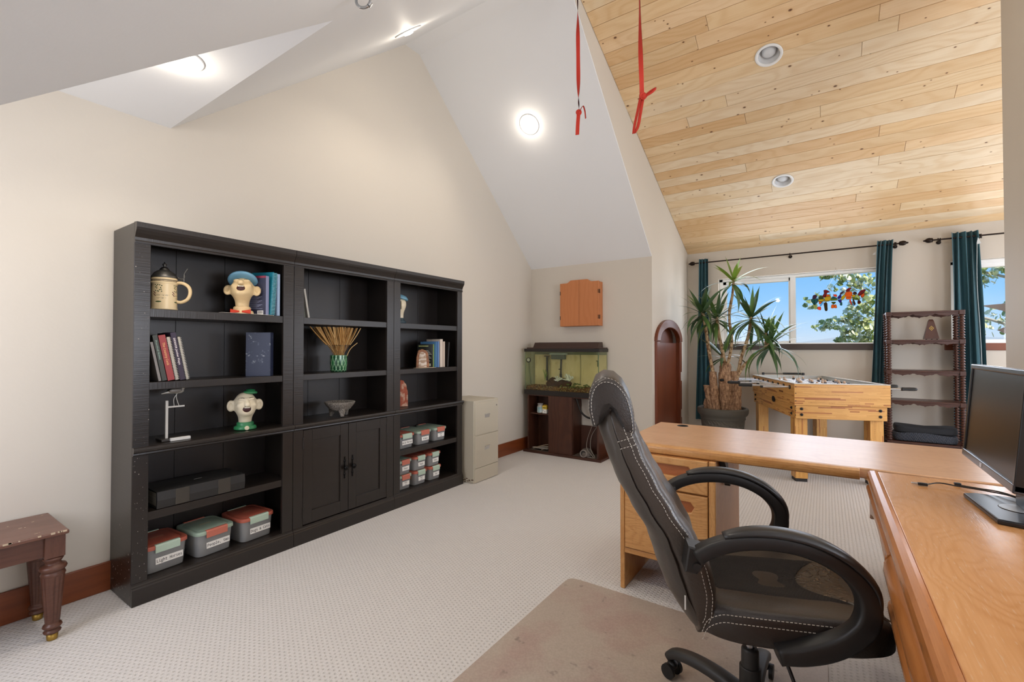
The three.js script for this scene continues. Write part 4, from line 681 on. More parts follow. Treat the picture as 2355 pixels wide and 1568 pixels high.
  obj('gravel_bed', [prism([[tankX0 + 0.01, Y0 + 0.056], [tankX1 - 0.01, Y0 + 0.056], ...[...Array(20)].map((_, i) => [tankX1 - 0.01 - (tankX1 - tankX0 - 0.02) * i / 19, Y0 + 0.088 + 0.012 * noise2(i * 0.7, 3) + (i < 4 ? 0.02 : 0)])], 'xy', tankZ0 + 0.02, tankZ1 - 0.014, 0)], std({ map: tex(256, 256, (x, y) => { const n = noise2(x / 5, y / 5, 51, 51); return n > 0.66 ? [150, 104, 58] : n < 0.35 ? [52, 34, 20] : [104, 66, 34]; }, true, 6, 6), roughness: 0.95 }), a);
  const peb = new THREE.InstancedMesh(new THREE.IcosahedronGeometry(0.0052, 0), paint('#ffffff', 0.9), 1500), m = new THREE.Matrix4(), col = new THREE.Color();
  for (let i = 0; i < 1500; i++) { const front = i % 3 === 0; m.makeRotationFromEuler(new THREE.Euler(r() * 6, r() * 6, r() * 6)); const x = tankX0 + 0.015 + r() * (tankX1 - tankX0 - 0.03); m.setPosition(x, front ? Y0 + 0.056 + r() * 0.04 : Y0 + 0.097 + 0.008 * noise2(x * 9, 2), front ? tankZ1 - 0.0135 : tankZ0 + 0.025 + r() * (tankZ1 - tankZ0 - 0.05)); peb.setMatrixAt(i, m); peb.setColorAt(i, col.set(['#8d5c2e', '#6a4423', '#a87a44', '#3f2c1a', '#77542f', '#9b9062'][Math.floor(r() * 6)])); }
  peb.name = 'gravel'; shade(peb); a.add(stuff(peb));
  // in the water
  const rock = thing('aquarium_rock', 'dark brown craggy lava rock lying on the gravel in the tank', 'rock', [-2.6, Y0 + 0.088, -4.77]);
  obj('rock', sdfMesh((x, y, z) => { let d = ell(x, y, z, [0, 0.04, 0], [0.15, 0.075, 0.065]); d = smin(d, ell(x, y, z, [0.08, 0.03, 0.03], [0.09, 0.045, 0.045]), 0.03); return d + 0.035 * (fbm((x + 1) * 26 + z * 9, (y + 1) * 26 + z * 13, 256, 256, 3) - 0.5); }, [0, 0.04, 0], 0.19, 50), std({ color: '#46291b', roughness: 0.95 }), rock);
  const coralM = paint('#d9d8cc', 0.7);
  const ornament = (label, x, z, y, seed, s) => { const t2 = thing('coral_ornament', label, 'ornament', [x, y, z]), q = rng(seed), g = []; for (let i = 0; i < 15; i++) { const aa = q() * 6.28, e = 0.2 + q() * 1.1, L = (0.035 + q() * 0.045) * s; const d = [Math.cos(aa) * Math.cos(e) * L, Math.sin(e) * L, Math.sin(aa) * Math.cos(e) * L * 0.6]; g.push(tube([[0, 0.01, 0], [d[0] * 0.5 + 0.008 * (q() - 0.5), d[1] * 0.55 + 0.01, d[2] * 0.5], [d[0], d[1] + 0.004, d[2]]], 0.0075 * s, 6, 6)); g.push(ball(0.009 * s, d[0], d[1] + 0.004, d[2], 1.2, 0.8, 1, 7, 6)); } obj('branches', g, coralM, t2); return t2; };
  ornament('small white branching coral ornament against the dark rock in the tank', -2.565, -4.69, Y0 + 0.16, 5, 0.95);
  ornament('larger white branching coral ornament in the middle of the tank', -2.43, -4.72, Y0 + 0.165, 8, 1.25);
  const pl = thing('water_plant', 'small bright green water plant growing up beside the dark rock', 'plant', [-2.762, Y0 + 0.16, -4.74]); { const q = rng(2), g = []; for (let i = 0; i < 14; i++) { const dx = (q() - 0.5) * 0.06, h = 0.07 + q() * 0.07; g.push(tube([[0, 0, 0], [dx * 0.3, h * 0.6, (q() - 0.5) * 0.02], [dx, h, (q() - 0.5) * 0.04]], 0.0022, 6, 4)); } obj('blades', g, paint('#7d9440', 0.6), pl); }
  const ws = thing('water_weed', 'patch of low green weed and pale pebbles along the gravel', 'plant', [-2.3, Y0 + 0.1, -4.72]); { const q = rng(6), g = [], g2 = []; for (let i = 0; i < 70; i++) g.push(ball(0.006 + q() * 0.008, (q() - 0.62) * 0.5 + (i > 36 ? 0.07 : 0), q() * (i > 36 ? 0.05 : 0.012), (q() - 0.5) * 0.07, 1 + q(), 0.6, 1, 6, 4)); for (let i = 0; i < 14; i++) g2.push(ball(0.008, (q() - 0.6) * 0.42, 0.004, 0.02 + q() * 0.03, 1.6, 0.6, 1, 6, 4)); stuff(obj('weed', g, paint('#5f6b34', 0.8), ws)); stuff(obj('pebbles', g2, paint('#b8b67e', 0.8), ws)); }
  const hd = thing('tank_gauge', 'round black and white dial stuck to the tank glass with a hanging tube', 'gauge', [-2.945, 1.09, tankZ1 - 0.02]); obj('dial', [cyl(0.03, 0.03, [0, 0, -0.008], [0, 0, 0.008], 24)], M.black, hd); obj('face', [cyl(0.02, 0.02, [0.003, 0.003, 0.008], [0.003, 0.003, 0.011], 16)], paint('#c9c4b8', 0.5), hd); obj('tube', tube([[0, -0.028, -0.01], [0.004, -0.15, -0.02], [0.016, -0.29, -0.03]], 0.0075, 12, 8), paint('#6d7052', 0.5), hd);
  const fl = thing('tank_filter', 'grey filter box hanging inside the tank with its dark intake tube', 'filter', [-2.62, 1.1, -4.82]); obj('box', bx(-0.09, 0.085, 0, 0.068, -0.03, 0.03, 0.006), paint('#5c625a', 0.4), fl); obj('spout', bx(-0.1, 0.12, 0.055, 0.074, 0.0, 0.05, 0.003), paint('#aab4a8', 0.3), fl); obj('intake', [cyl(0.011, 0.011, [0.035, 0.001, 0.0], [0.035, -0.17, 0.012], 12), cyl(0.016, 0.014, [0.035, -0.17, 0.012], [0.036, -0.225, 0.014], 12), cyl(0.006, 0.006, [0.035, -0.115, 0.01], [0.008, -0.118, 0.012], 8)], paint('#2b2320', 0.5), fl);
  const ht = thing('tank_heater', 'dark heater rod standing upright in the tank left of the filter', 'heater', [-2.79, 0.84, -4.84]); obj('rod', cyl(0.012, 0.012, [0, 0, 0], [0, 0.3, 0], 12), paint('#2a211b', 0.4), ht); obj('clip', bx(-0.035, 0.03, 0.29, 0.302, -0.012, 0.012, 0.002), paint('#5d4632', 0.5), ht); obj('glass_tube', cyl(0.008, 0.008, [0.034, 0.02, 0.004], [0.034, 0.28, 0.004], 10), paint('#8e8460', 0.3), ht);
  const th = thing('tank_thermometer', 'slim clip-on thermometer inside the near corner of the tank', 'thermometer', [-2.055, 1.03, tankZ1 - 0.03]); obj('stem', [cyl(0.0075, 0.0075, [0, 0, 0], [0, 0.07, 0], 10), bx(-0.022, 0.006, 0.058, 0.066, -0.004, 0.004, 0.001)], paint('#5d6248', 0.4), th); obj('cord', tube([[0.002, 0.075, 0], [0.004, 0.15, 0]], 0.003, 4, 5), M.black, th);
  const wr = thing('tank_cable', 'thin grey air line hanging down through the tank water', 'cable', [-2.355, 0.79, -4.86]); obj('line', tube([[0, 0.37, 0], [0.004, 0.2, 0.002], [0.0, 0.02, 0.004]], 0.0025, 12, 5), paint('#6a6c58', 0.5), wr);
  // things kept in the stand
  const jar = thing('food_jar', 'clear jar of fish food with white lid and blue label on the stand shelf', 'jar', [-2.81, 0.4635, -4.715]); obj('glass', lathe([[0, 0], [0.035, 0], [0.038, 0.006], [0.038, 0.078], [0.03, 0.094], [0.028, 0.1], [0, 0.1]], 24), paint('#a9a79f', 0.25), jar); obj('label', lathe([[0.0385, 0.01], [0.0388, 0.012], [0.0388, 0.07], [0.0385, 0.072]], 24), std({ roughness: 0.5, map: tex(64, 32, (x, y) => mix3([100, 140, 150], [214, 220, 214], clamp01(noise2(x / 7, y / 7, 9, 4) * 1.4))) }), jar); obj('lid', lathe([[0, 0.1], [0.034, 0.1], [0.034, 0.112], [0, 0.113]], 24), paint('#b3b0ac', 0.4), jar);
  const yb = thing('food_tub', 'yellow and white tub standing beside the clear jar on the stand shelf', 'tub', [-2.738, 0.4635, -4.705]); obj('tub', bx(-0.03, 0.03, 0, 0.092, -0.02, 0.02, 0.005), std({ roughness: 0.5, map: canvasTex(64, 96, (c, w, h) => { c.fillStyle = '#d3b238'; c.fillRect(0, 0, w, h); c.fillStyle = '#e6e4da'; c.fillRect(0, 44, w, h); c.fillStyle = '#8a8f94'; for (let i = 0; i < 9; i++) { c.beginPath(); c.arc(12 + (i * 23) % 44, 56 + (i * 17) % 34, 5, 0, 7); c.fill(); } c.fillStyle = '#2b2a22'; c.fillRect(8, 22, 46, 8); }) }), yb); { const q = yb.children[0].geometry, p = q.attributes.position; q.attributes.uv.array.forEach((_, i, ar) => { const k = i >> 1; ar[i] = i % 2 ? p.getY(k) / 0.092 : (p.getX(k) + 0.03) / 0.06; }); } obj('cap', lathe([[0, 0.092], [0.022, 0.092], [0.022, 0.1], [0, 0.101]], 16), paint('#c99b2e', 0.5), yb);
  const clut = thing('paper_scraps', 'white papers and sticks lying in the left bay of the aquarium stand', 'papers', [-2.79, 0.028, -4.72]); obj('sheet', [bx(-0.13, 0.09, 0.012, 0.016, -0.02, 0.02, 0.001), bx(-0.1, 0.1, 0.002, 0.006, 0.0, 0.05, 0.001)].map((g, i) => { g.rotateZ(0.12 - i * 0.1); g.translate(0, 0.018, 0); return g; }), paint('#b3aba0', 0.8), clut); obj('stick', [tube([[-0.1, 0.01, 0.04], [0.02, 0.05, -0.02], [0.1, 0.06, -0.07]], 0.008, 8, 6), tube([[0.02, 0.008, 0.055], [0.09, 0.04, -0.04]], 0.005, 4, 6)], paint('#8a7a66', 0.8), clut);
  const pump = thing('air_pump', 'grey domed air pump sitting in the right bay of the aquarium stand', 'pump', [-2.21, 0.028, -4.72]); obj('body', lathe([[0, 0], [0.07, 0], [0.075, 0.012], [0.07, 0.045], [0.05, 0.075], [0.02, 0.088], [0, 0.09]], 28), std({ color: '#5f554d', roughness: 0.6 }), pump); obj('front_ring', torus(0.037, 0.006, -0.012, 0.036, 0.066, -0.2, 0, 0, 8, 24), paint('#8a8178', 0.5), pump); obj('grille', cyl(0.033, 0.033, [-0.012, 0.036, 0.058], [-0.012, 0.036, 0.066], 20), paint('#2c2826', 0.6), pump);
  const cb = paint('#8f867a', 0.6);
  const cable = (label, pts, m2) => { const c = thing('cable', label, 'cable', [0, 0, 0]); obj('wire', tube(pts, 0.0032, 40, 6), m2, c); };
  cable('pale looping cable running down to the air pump, left one of the two', [[-2.2, 0.35, -4.84], [-2.215, 0.2, -4.74], [-2.19, 0.12, -4.68], [-2.13, 0.06, -4.665], [-2.1, 0.034, -4.66], [-2.15, 0.031, -4.655]], cb);
  cable('pale looping cable running down to the air pump, right one of the two', [[-2.13, 0.36, -4.84], [-2.155, 0.25, -4.72], [-2.14, 0.12, -4.67], [-2.09, 0.034, -4.665], [-2.13, 0.031, -4.662], [-2.19, 0.031, -4.66]], cb);
  const hose = thing('filter_hose', 'thick dark hose curving through the open back of the aquarium stand', 'hose', [0, 0, 0]); obj('hose', tube([[-2.33, 0.662, -4.7], [-2.28, 0.5, -4.74], [-2.2, 0.44, -4.8], [-2.12, 0.5, -4.84], [-2.07, 0.6, -4.85]], 0.011, 30, 8), paint('#1d1814', 0.5), hose);
}
// ---------------------------------------------------------------- piano bench by the left wall
{
  const wood = std({ map: woodTex('#5e3a2b', '#4a2a1e', '#2a150e', { w: 512, h: 256, rings: 18, pores: 0.4, seed: 33 }), roughness: 0.4 }), topM = std({ map: woodTex('#6d4a3c', '#593628', '#3b2118', { w: 512, h: 256, rings: 14, pores: 0.4, seed: 35 }), roughness: 0.3 });
  const brass = std({ color: '#a98a45', roughness: 0.4, metalness: 0.9 });
  const t = thing('piano_bench', 'dark worn wooden piano bench with turned fluted legs and brass feet', 'bench', [-2.855, 0, -0.185]);
  obj('top', bx(-0.178, 0.178, 0.446, 0.463, -0.378, 0.378, 0.005, 2, 2), topM, t);
  const lx = 0.128, lz = 0.338;
  obj('apron', [bx(lx - 0.012, lx + 0.016, 0.36, 0.446, -lz, lz, 0.002, 2), bx(-lx - 0.016, -lx + 0.012, 0.36, 0.446, -lz, lz, 0.002, 2)], wood, t);
  obj('end_apron', [bx(-lx, lx, 0.36, 0.446, -lz - 0.014, -lz + 0.012, 0.002, 0), bx(-lx, lx, 0.36, 0.446, lz - 0.012, lz + 0.014, 0.002, 0)], wood, t);
  for (const sx of [-1, 1]) for (const sz of [-1, 1]) {
    const prof = [[0.014, 0.0], [0.019, 0.026], [0.019, 0.028], [0.027, 0.032], [0.029, 0.037], [0.024, 0.043], [0.021, 0.047], [0.028, 0.052], [0.032, 0.058], [0.029, 0.066], [0.022, 0.07], [0.023, 0.076]];
    const up = [[0.038, 0.272], [0.041, 0.278], [0.037, 0.287], [0.034, 0.292], [0.042, 0.298], [0.045, 0.306], [0.041, 0.315], [0.028, 0.32], [0.025, 0.328], [0.031, 0.338], [0.034, 0.343], [0.031, 0.349], [0.026, 0.352]];
    const flute = grid(64, 8, (u, v) => { const a = -u * Math.PI * 2, r0 = 0.0235 + 0.0145 * v, k = Math.abs(Math.sin(a * 6)), e = v < 0.06 || v > 0.95 ? 1 : 0.86 + 0.14 * Math.min(1, k * 1.7); return [Math.cos(a) * r0 * e, 0.076 + v * 0.196, Math.sin(a) * r0 * e]; }, true);
    const leg = obj('leg', [lathe(prof.slice(2), 28), flute, lathe(up, 28), bx(-0.032, 0.032, 0.352, 0.446, -0.032, 0.032, 0.002, 1)].map((g) => g), wood, t); leg.position.set(sx * lx, 0, sz * lz);
    obj('ferrule', lathe([[0, 0], [0.0165, 0], [0.0175, 0.003], [0.0195, 0.027], [0, 0.027]], 24), brass, leg);
  }
  const r = rng(8), g = []; for (let i = 0; i < 26; i++) { const z = -0.37 + r() * 0.5, L = 0.004 + r() * r() * 0.03; g.push(bx(0.174, 0.1792, 0.456 + r() * 0.004, 0.4636, z, z + L, 0)); } for (let i = 0; i < 16; i++) { const x = -0.15 + r() * 0.3, z = -0.36 + r() * 0.4; g.push(bx(x, x + 0.002 + r() * 0.004, 0.4628, 0.4636, z, z + 0.002 + r() * 0.01, 0)); }
  stuff(obj('scratch', g, paint('#b8a48a', 0.7), t));
}
// ---------------------------------------------------------------- curtains and rods
const velvet = std({ color: '#1d4a55', roughness: 0.85 }), velvetDark = std({ color: '#163843', roughness: 0.85 });
const velvetP = phys({ color: '#33616c', roughness: 0.8, sheen: 1.0, sheenColor: new THREE.Color('#7fa3ab'), sheenRoughness: 0.5, side: THREE.DoubleSide, transmission: 0.25, thickness: 0 });
function curtain(label, folds, depth, ofs) {   // ofs(v) -> [x0, x1, y, z0, spread]; v 0 at the top
  const t = thing('curtain', label, 'curtain', [0, 0, 0]);
  const f = (back) => grid(folds * 14, 36, (u, v) => { const [x0, x1, y, z, k] = ofs(v), a = u * folds * Math.PI * 2, w = Math.cos(a) + 0.25 * Math.cos(a * 2 + v * 3 + u * 9); return [x0 + (x1 - x0) * u + 0.006 * Math.sin(a * 0.5 + v * 5), y, z + depth * k * w + 0.006 * Math.sin(u * 7 + v * 6) - back]; });
  const a = f(0), b = flip(f(0.0025));
  obj('panel', [a, b], velvetP, t);
  return t;
}
const cz = -6.37, lerp = (a, b, t) => a + (b - a) * t;
curtain('narrow teal velvet curtain bunched at the left end of the long rod, behind the plant', 3, 0.02, (v) => [lerp(-1.362, -1.41, v), lerp(-1.25, -1.225, v), lerp(2.40, 0.3, v), cz, 1]);
curtain('gathered teal velvet curtain at the right end of the long rod beside the window', 4, 0.022, (v) => [lerp(0.475, 0.395, v ** 0.8), lerp(0.612, 0.535, v ** 0.7), lerp(2.40, 0.15, v), cz, 1]);
curtain('teal velvet curtain hanging from the short rod behind the spiral-legged shelf', 4, 0.03, (v) => [lerp(1.065, 1.075, v), lerp(1.262, 1.335, v), lerp(2.405, 0.15, v), cz, 1]);
function rod(label, x0, x1, brackets, rings, finials) {
  const t = thing('curtain_rod', label, 'curtain rod', [0, 2.352, cz]);
  obj('rod', cyl(0.008, 0.008, [x0, 0, 0], [x1, 0, 0], 12), M.bronze, t);
  for (const [x, s] of finials) obj('finial', [ball(0.026, x + s * 0.03, 0, 0, 1.35, 1, 1, 14, 12), torus(0.019, 0.005, x + s * 0.008, 0, 0, 0, Math.PI / 2), ball(0.012, x + s * 0.066, 0, 0, 1, 0.8, 0.8, 10, 8)], M.bronze, t);
  for (const x of brackets) obj('bracket', [cyl(0.006, 0.006, [x, -0.016, 0], [x, -0.016, -0.088], 8), torus(0.016, 0.004, x, -0.004, 0, 0, Math.PI / 2, 0), cyl(0.02, 0.02, [x, -0.016, -0.0885], [x, -0.016, -0.082], 16)], M.bronze, t);
  for (const x of rings) obj('ring', torus(0.021, 0.003, x, -0.006, 0, 0, 1.2, 0), M.bronze, t);
  return t;
}
rod('long thin dark curtain rod over the wide window with the hanging glass birds', -1.42, 0.66, [-1.36, -0.34, 0.635], [0.625, 0.63], [[-1.42, -1], [0.66, 1]]);
rod('dark curtain rod over the right-hand window, partly hidden by the wall end', 0.93, 2.8, [0.985, 1.85, 2.7], [0.97, 1.275, 1.285], [[0.93, -1], [2.8, 1]]);
{ const g = thing('curtain_tag', 'small white sewn tag sticking out of the curtain at the wide window', 'tag', [0.462, 2.262, cz + 0.005]); obj('tag', prism([[0, 0.025], [0.012, 0.03], [0.012, -0.008], [-0.03, -0.006]], 'xy', 0, 0.0012), paint('#dcdcd8', 0.7), g);
  const h = thing('curtain_tag', 'white lining tag and seam showing on the curtain behind the spiral shelf', 'tag', [1.255, 2.28, cz + 0.04]); obj('tag', prism([[0, 0.05], [0.022, -0.01], [-0.012, -0.02], [-0.006, 0.02]], 'xy', 0, 0.0012), paint('#cfd4d4', 0.7), h); obj('seam', tube([[-0.008, -0.01, 0.001], [-0.012, -0.4, 0.004], [0.006, -0.9, 0.004], [0.02, -1.5, 0.004]], 0.003, 20, 5), paint('#aeb7b8', 0.7), h); }
// ---------------------------------------------------------------- stained-glass birds
{
  const t = thing('suncatcher', 'row of colourful stained-glass birds hanging in the wide window', 'suncatcher', [0.135, 1.80, -6.425]), k = 0.000325;
  const gl = new Map(), G = (c) => { if (!gl.has(c)) gl.set(c, phys({ color: c, roughness: 0.25, transmission: 0.9, thickness: 0, ior: 1.3, side: THREE.DoubleSide })); return gl.get(c); };
  const lead = paint('#2a2521', 0.5), P = (pts) => pts.map(([x, y]) => [(x - 1180) * k, (743 - y) * k]);
  const leads = [];
  const piece = (c, pts) => { const s = new THREE.Shape(); const q = P(pts); const cr = new THREE.CatmullRomCurve3(q.map(([x, y]) => V(x, y, 0)), true, 'catmullrom', 0.35).getPoints(pts.length * 4); s.setFromPoints(cr.map((v) => V2(v.x, v.y))); obj('glass_piece', prism(s, 'xy', -0.0015, 0.0015), G(c), t); leads.push(tube(cr.slice(0, -1).filter((_, i) => i % 2 === 0), 0.0016, cr.length, 4, true)); };
  const RED = '#a3202f', PUR = '#6b2f5e', TEAL = '#12807c', YEL = '#d9b916', ORA = '#ec8a12', GRN = '#8f9a1c', VIO = '#4a2f94', PEA = '#f0744c', OLV = '#6c7a24', LBL = '#8fc3dd', BRN = '#6d3f1e', PAL = '#c9c98a';
  piece(PUR, [[400, 650], [420, 590], [480, 570], [525, 600], [520, 660], [470, 720], [400, 715]]); piece(TEAL, [[360, 720], [455, 725], [455, 940], [400, 870], [352, 790]]); piece(TEAL, [[460, 725], [555, 715], [570, 800], [520, 880], [458, 940]]); piece(PAL, [[415, 880], [480, 930], [500, 1095], [430, 1050]]); piece(PAL, [[505, 900], [535, 940], [530, 1080], [495, 1060]]);
  piece(OLV, [[580, 700], [590, 640], [650, 620], [700, 650], [720, 720], [640, 745], [585, 740]]); piece(YEL, [[580, 750], [735, 735], [735, 790], [690, 830], [590, 825]]); piece(ORA, [[590, 830], [680, 830], [610, 920]]); piece(LBL, [[700, 830], [720, 870], [640, 990], [620, 950]]); piece(PEA, [[555, 1010], [640, 1015], [640, 1125], [545, 1090]]);
  piece(RED, [[735, 425], [820, 420], [920, 505], [840, 520], [800, 640], [760, 690], [690, 640], [740, 540]]); piece(ORA, [[785, 620], [850, 575], [930, 640], [780, 665]]); piece(YEL, [[775, 670], [935, 645], [935, 740], [890, 820], [765, 815], [760, 740]]); piece(BRN, [[735, 880], [825, 880], [835, 1150], [770, 1150]]); piece(PAL, [[770, 900], [800, 900], [815, 1140], [775, 1150]]);
  piece(PEA, [[1005, 600], [1100, 600], [1115, 680], [1040, 660]]); piece(TEAL, [[950, 720], [1000, 660], [1060, 690], [1120, 720], [1120, 735], [950, 740]]); piece(GRN, [[940, 750], [1120, 745], [1110, 800], [945, 805]]); piece(OLV, [[955, 860], [1085, 865], [1020, 940]]); piece(ORA, [[960, 960], [1020, 950], [1030, 1065], [950, 1070]]); piece(ORA, [[1045, 955], [1095, 965], [1110, 1070], [1040, 1065]]);
  piece(PUR, [[1200, 610], [1230, 530], [1330, 500], [1280, 560], [1245, 600]]); piece(VIO, [[1140, 690], [1200, 620], [1240, 630], [1230, 720], [1160, 750], [1130, 740]]); piece(VIO, [[1145, 800], [1235, 790], [1250, 850], [1200, 900]]); piece(TEAL, [[1215, 890], [1260, 880], [1260, 990], [1205, 975]]); piece(LBL, [[1140, 765], [1230, 745], [1225, 780], [1145, 795]]);
  piece(YEL, [[1345, 610], [1345, 730], [1245, 815], [1250, 690]]); piece(RED, [[1370, 480], [1440, 400], [1540, 400], [1490, 460], [1480, 510], [1400, 525]]); piece(ORA, [[1365, 540], [1490, 520], [1550, 560], [1535, 690], [1460, 725], [1365, 690], [1350, 600]]); piece(ORA, [[1365, 720], [1535, 720], [1520, 775], [1395, 780]]); piece(PEA, [[1470, 800], [1500, 810], [1550, 1000], [1480, 900]]); piece(LBL, [[1520, 870], [1560, 900], [1610, 1020], [1570, 1000]]); piece(BRN, [[1560, 790], [1590, 800], [1640, 960], [1600, 1000]]);
  piece(BRN, [[1565, 600], [1600, 530], [1660, 550], [1680, 620], [1620, 640]]); piece(YEL, [[1545, 640], [1640, 650], [1620, 720], [1555, 720]]); piece(PAL, [[1630, 680], [1690, 645], [1750, 710], [1765, 800], [1690, 780]]); piece(GRN, [[1535, 730], [1640, 735], [1760, 820], [1690, 830], [1590, 800]]); piece(BRN, [[1700, 860], [1740, 830], [1790, 900], [1760, 960], [1700, 955]]); piece(ORA, [[1720, 880], [1760, 890], [1755, 945], [1715, 940]]);
  piece(RED, [[1700, 640], [1790, 500], [1925, 475], [1870, 590], [1780, 670], [1740, 690]]); piece(ORA, [[1790, 650], [1850, 600], [1890, 620], [1870, 720], [1800, 750]]);
  obj('lead_line', [...leads, cyl(0.002, 0.002, [(360 - 1180) * k, (743 - 820) * k, 0], [(1880 - 1180) * k, (743 - 790) * k, 0], 6)], lead, t);
  obj('chain', [tube([[-0.12, 0.105, 0], [-0.01, 0.32, 0.005], [0.0, 0.33, 0.006]], 0.001, 8, 4), tube([[0.13, 0.115, 0], [0.01, 0.32, 0.005], [0.0, 0.33, 0.006]], 0.001, 8, 4), torus(0.009, 0.0018, -0.03, 0.318, 0.008), tube([[-0.03, 0.355, 0.0], [-0.03, 0.328, 0.008]], 0.002, 4, 5)], M.chrome, t);
}
// ---------------------------------------------------------------- spiral-legged shelf
{
  const wood = std({ map: woodTex('#4b2a1d', '#371c12', '#22100a', { w: 512, h: 256, rings: 14, pores: 0.3, seed: 51 }), roughness: 0.34 });
  const t = thing('spiral_shelf', 'dark wooden shelf stand with bobbin-turned posts and scalloped aprons between the windows', 'shelf', [0.806, 0, -6.162]), hw = 0.272, hd = 0.13;
  const ys = [0.3, 0.71, 1.012, 1.318, 1.598];
  const bead = (y0, y1) => { const n = Math.max(2, Math.round((y1 - y0) / 0.0255)), p = []; for (let i = 0; i <= n * 6; i++) { const u = i / 6 % 1; p.push([0.0105 + 0.0125 * Math.sin(Math.PI * u) ** 0.8, y0 + (y1 - y0) * i / (n * 6)]); } return lathe(p, 16); };
  for (const sx of [-1, 1]) for (const sz of [-1, 1]) {
    const g = []; const lv = [0, ...ys]; g.push(lathe([[0, 0], [0.018, 0], [0.024, 0.03], [0.02, 0.06], [0.02, 0.06]], 16)); g.push(bead(0.06, ys[0] - 0.04));
    for (let i = 0; i < ys.length - 1; i++) g.push(bead(ys[i] + 0.002, ys[i + 1] - 0.042));
    for (const y of ys) g.push(bx(-0.021, 0.021, y - 0.042, y + 0.002, -0.021, 0.021, 0.002, 1));
    const l = obj('post', g, wood, t); l.position.set(sx * hw, 0, sz * hd);
  }
  const scal = (len) => { const p = [[-len, 0], [len, 0]], n = 3; for (let i = 0; i <= 48; i++) { const u = i / 48 * n % 1, c = Math.abs(u - 0.5) * 2; let d = 0.012 + 0.022 * (1 - c) ** 0.8; if (c > 0.62 && c < 0.78) d += 0.005; if (u > 0.46 && u < 0.54) d += 0.005; p.push([len - 2 * len * i / 48, -d]); } return p; };
  ys.forEach((y, i) => {
    obj('shelf', bx(-hw - 0.02, hw + 0.02, y - 0.017, y, -hd - 0.015, hd + 0.015, 0.003, 0), wood, t);
    for (const z of [hd + 0.004, -hd - 0.004]) { const a = obj('apron', prism(scal(hw - 0.022), 'xy', z - 0.005, z + 0.005, 0.001, 0), wood, t); a.position.y = y - 0.0165; }
  });
  const cushion = thing('folded_quilt', 'dark grey quilted moving blanket folded on the lowest shelf of the spiral stand', 'blanket', [0.806, 0.302, -6.162]);
  const qb = std({ color: '#3b3f47', roughness: 0.95, bumpMap: tex(256, 256, (x, y) => { const u = x / 256 * 8, v = y / 256 * 8 + Math.abs((u % 1) - 0.5) * 2; const e = Math.abs((v % 1) - 0.5); return 90 + 300 * Math.min(0.4, e); }, false, 4, 4), bumpScale: 0.006 });
  const layer = (y, h, w, d, s) => { const R = []; for (let i = 0; i <= 8; i++) { const v = i / 8, e = Math.sin(Math.PI * (0.04 + 0.92 * v)) ** 0.35; R.push(superRing(48, 0.004 * s, 0, w * (0.93 + 0.07 * e), d * (0.9 + 0.1 * e), 0, 6).map(([x, , z]) => [x, y + h * v + 0.009 * Math.sin(x * 13 + s * 2) * (v > 0.5 ? 1 : v * 2), z])); } return uvBox(loft(R), 0); };
  obj('layer', layer(0.001, 0.085, 0.243, 0.125, 1), qb, cushion); obj('layer', layer(0.086, 0.06, 0.238, 0.118, 2.3), std({ color: '#26282c', roughness: 0.95 }), cushion);
}
{ // metronome
  const t = thing('metronome', 'small brown pyramid metronome with a brass diamond on the second shelf', 'metronome', [0.872, 1.3185, -6.14]);
  const w = std({ map: woodTex('#5a3526', '#48281b', '#2c1710', { w: 256, h: 128, rings: 12, pores: 0.3, seed: 61 }), roughness: 0.4 });
  const R = (y, s) => [[-s, y, s * 0.8], [s, y, s * 0.8], [s, y, -s * 0.8], [-s, y, -s * 0.8]];
  const b = loft([R(0.006, 0.056), R(0.03, 0.052), R(0.185, 0.021), R(0.195, 0.017)]); const nb = b.clone(); nb.deleteAttribute('normal'); nb.computeVertexNormals(); obj('body', uvBox(nb, 1), w, t);
  obj('cap', bx(-0.016, 0.016, 0.1955, 0.202, -0.013, 0.013, 0.003), w, t);
  for (const x of [-0.04, 0, 0.04]) obj('foot', cyl(0.005, 0.006, [x, 0, 0.035], [x, 0.007, 0.035], 8), M.black, t);
  const d = [[0, 0.138], [0.019, 0.113], [0, 0.088], [-0.019, 0.113]], q = prism(d, 'xy', 0, 0.0015, 0, 0, [d.map(([x, y]) => [x * 0.72, 0.113 + (y - 0.113) * 0.72])]); q.translate(0, -0.113, 0); q.rotateX(-0.17); q.translate(0, 0.113, 0.0305); obj('diamond', [q], std({ color: '#c9a75a', roughness: 0.35, metalness: 0.6 }), t);
  const q2 = cyl(0.006, 0.006, [0, 0, 0], [0, 0, 0.0014], 12); q2.rotateX(-0.17); q2.translate(0, 0.113, 0.0305); obj('emblem', q2, std({ color: '#c9a75a', roughness: 0.35, metalness: 0.6 }), t);
}
{ // dark hanging ornament before the right window
  const t = thing('hanging_ornament', 'brown pointed wooden vanes hanging outside the right-hand window', 'ornament', [1.52, 1.62, -6.75]), w = paint('#6d5e52', 0.6);
  obj('vane', prism([[-0.17, 0.06], [0.06, 0.075], [0.06, -0.045], [-0.01, 0.0]], 'xy', -0.006, 0.006, 0.001), w, t); obj('vane', prism([[-0.05, -0.2], [0.06, -0.14], [0.06, -0.27]], 'xy', -0.004, 0.008, 0.001), w, t); obj('rod', [cyl(0.006, 0.006, [0.055, -0.3, 0], [0.055, 0.6, 0], 8), cyl(0.006, 0.006, [0.055, 0.595, -0.004], [0.055, 0.595, 0.142], 8)], w, t);
}
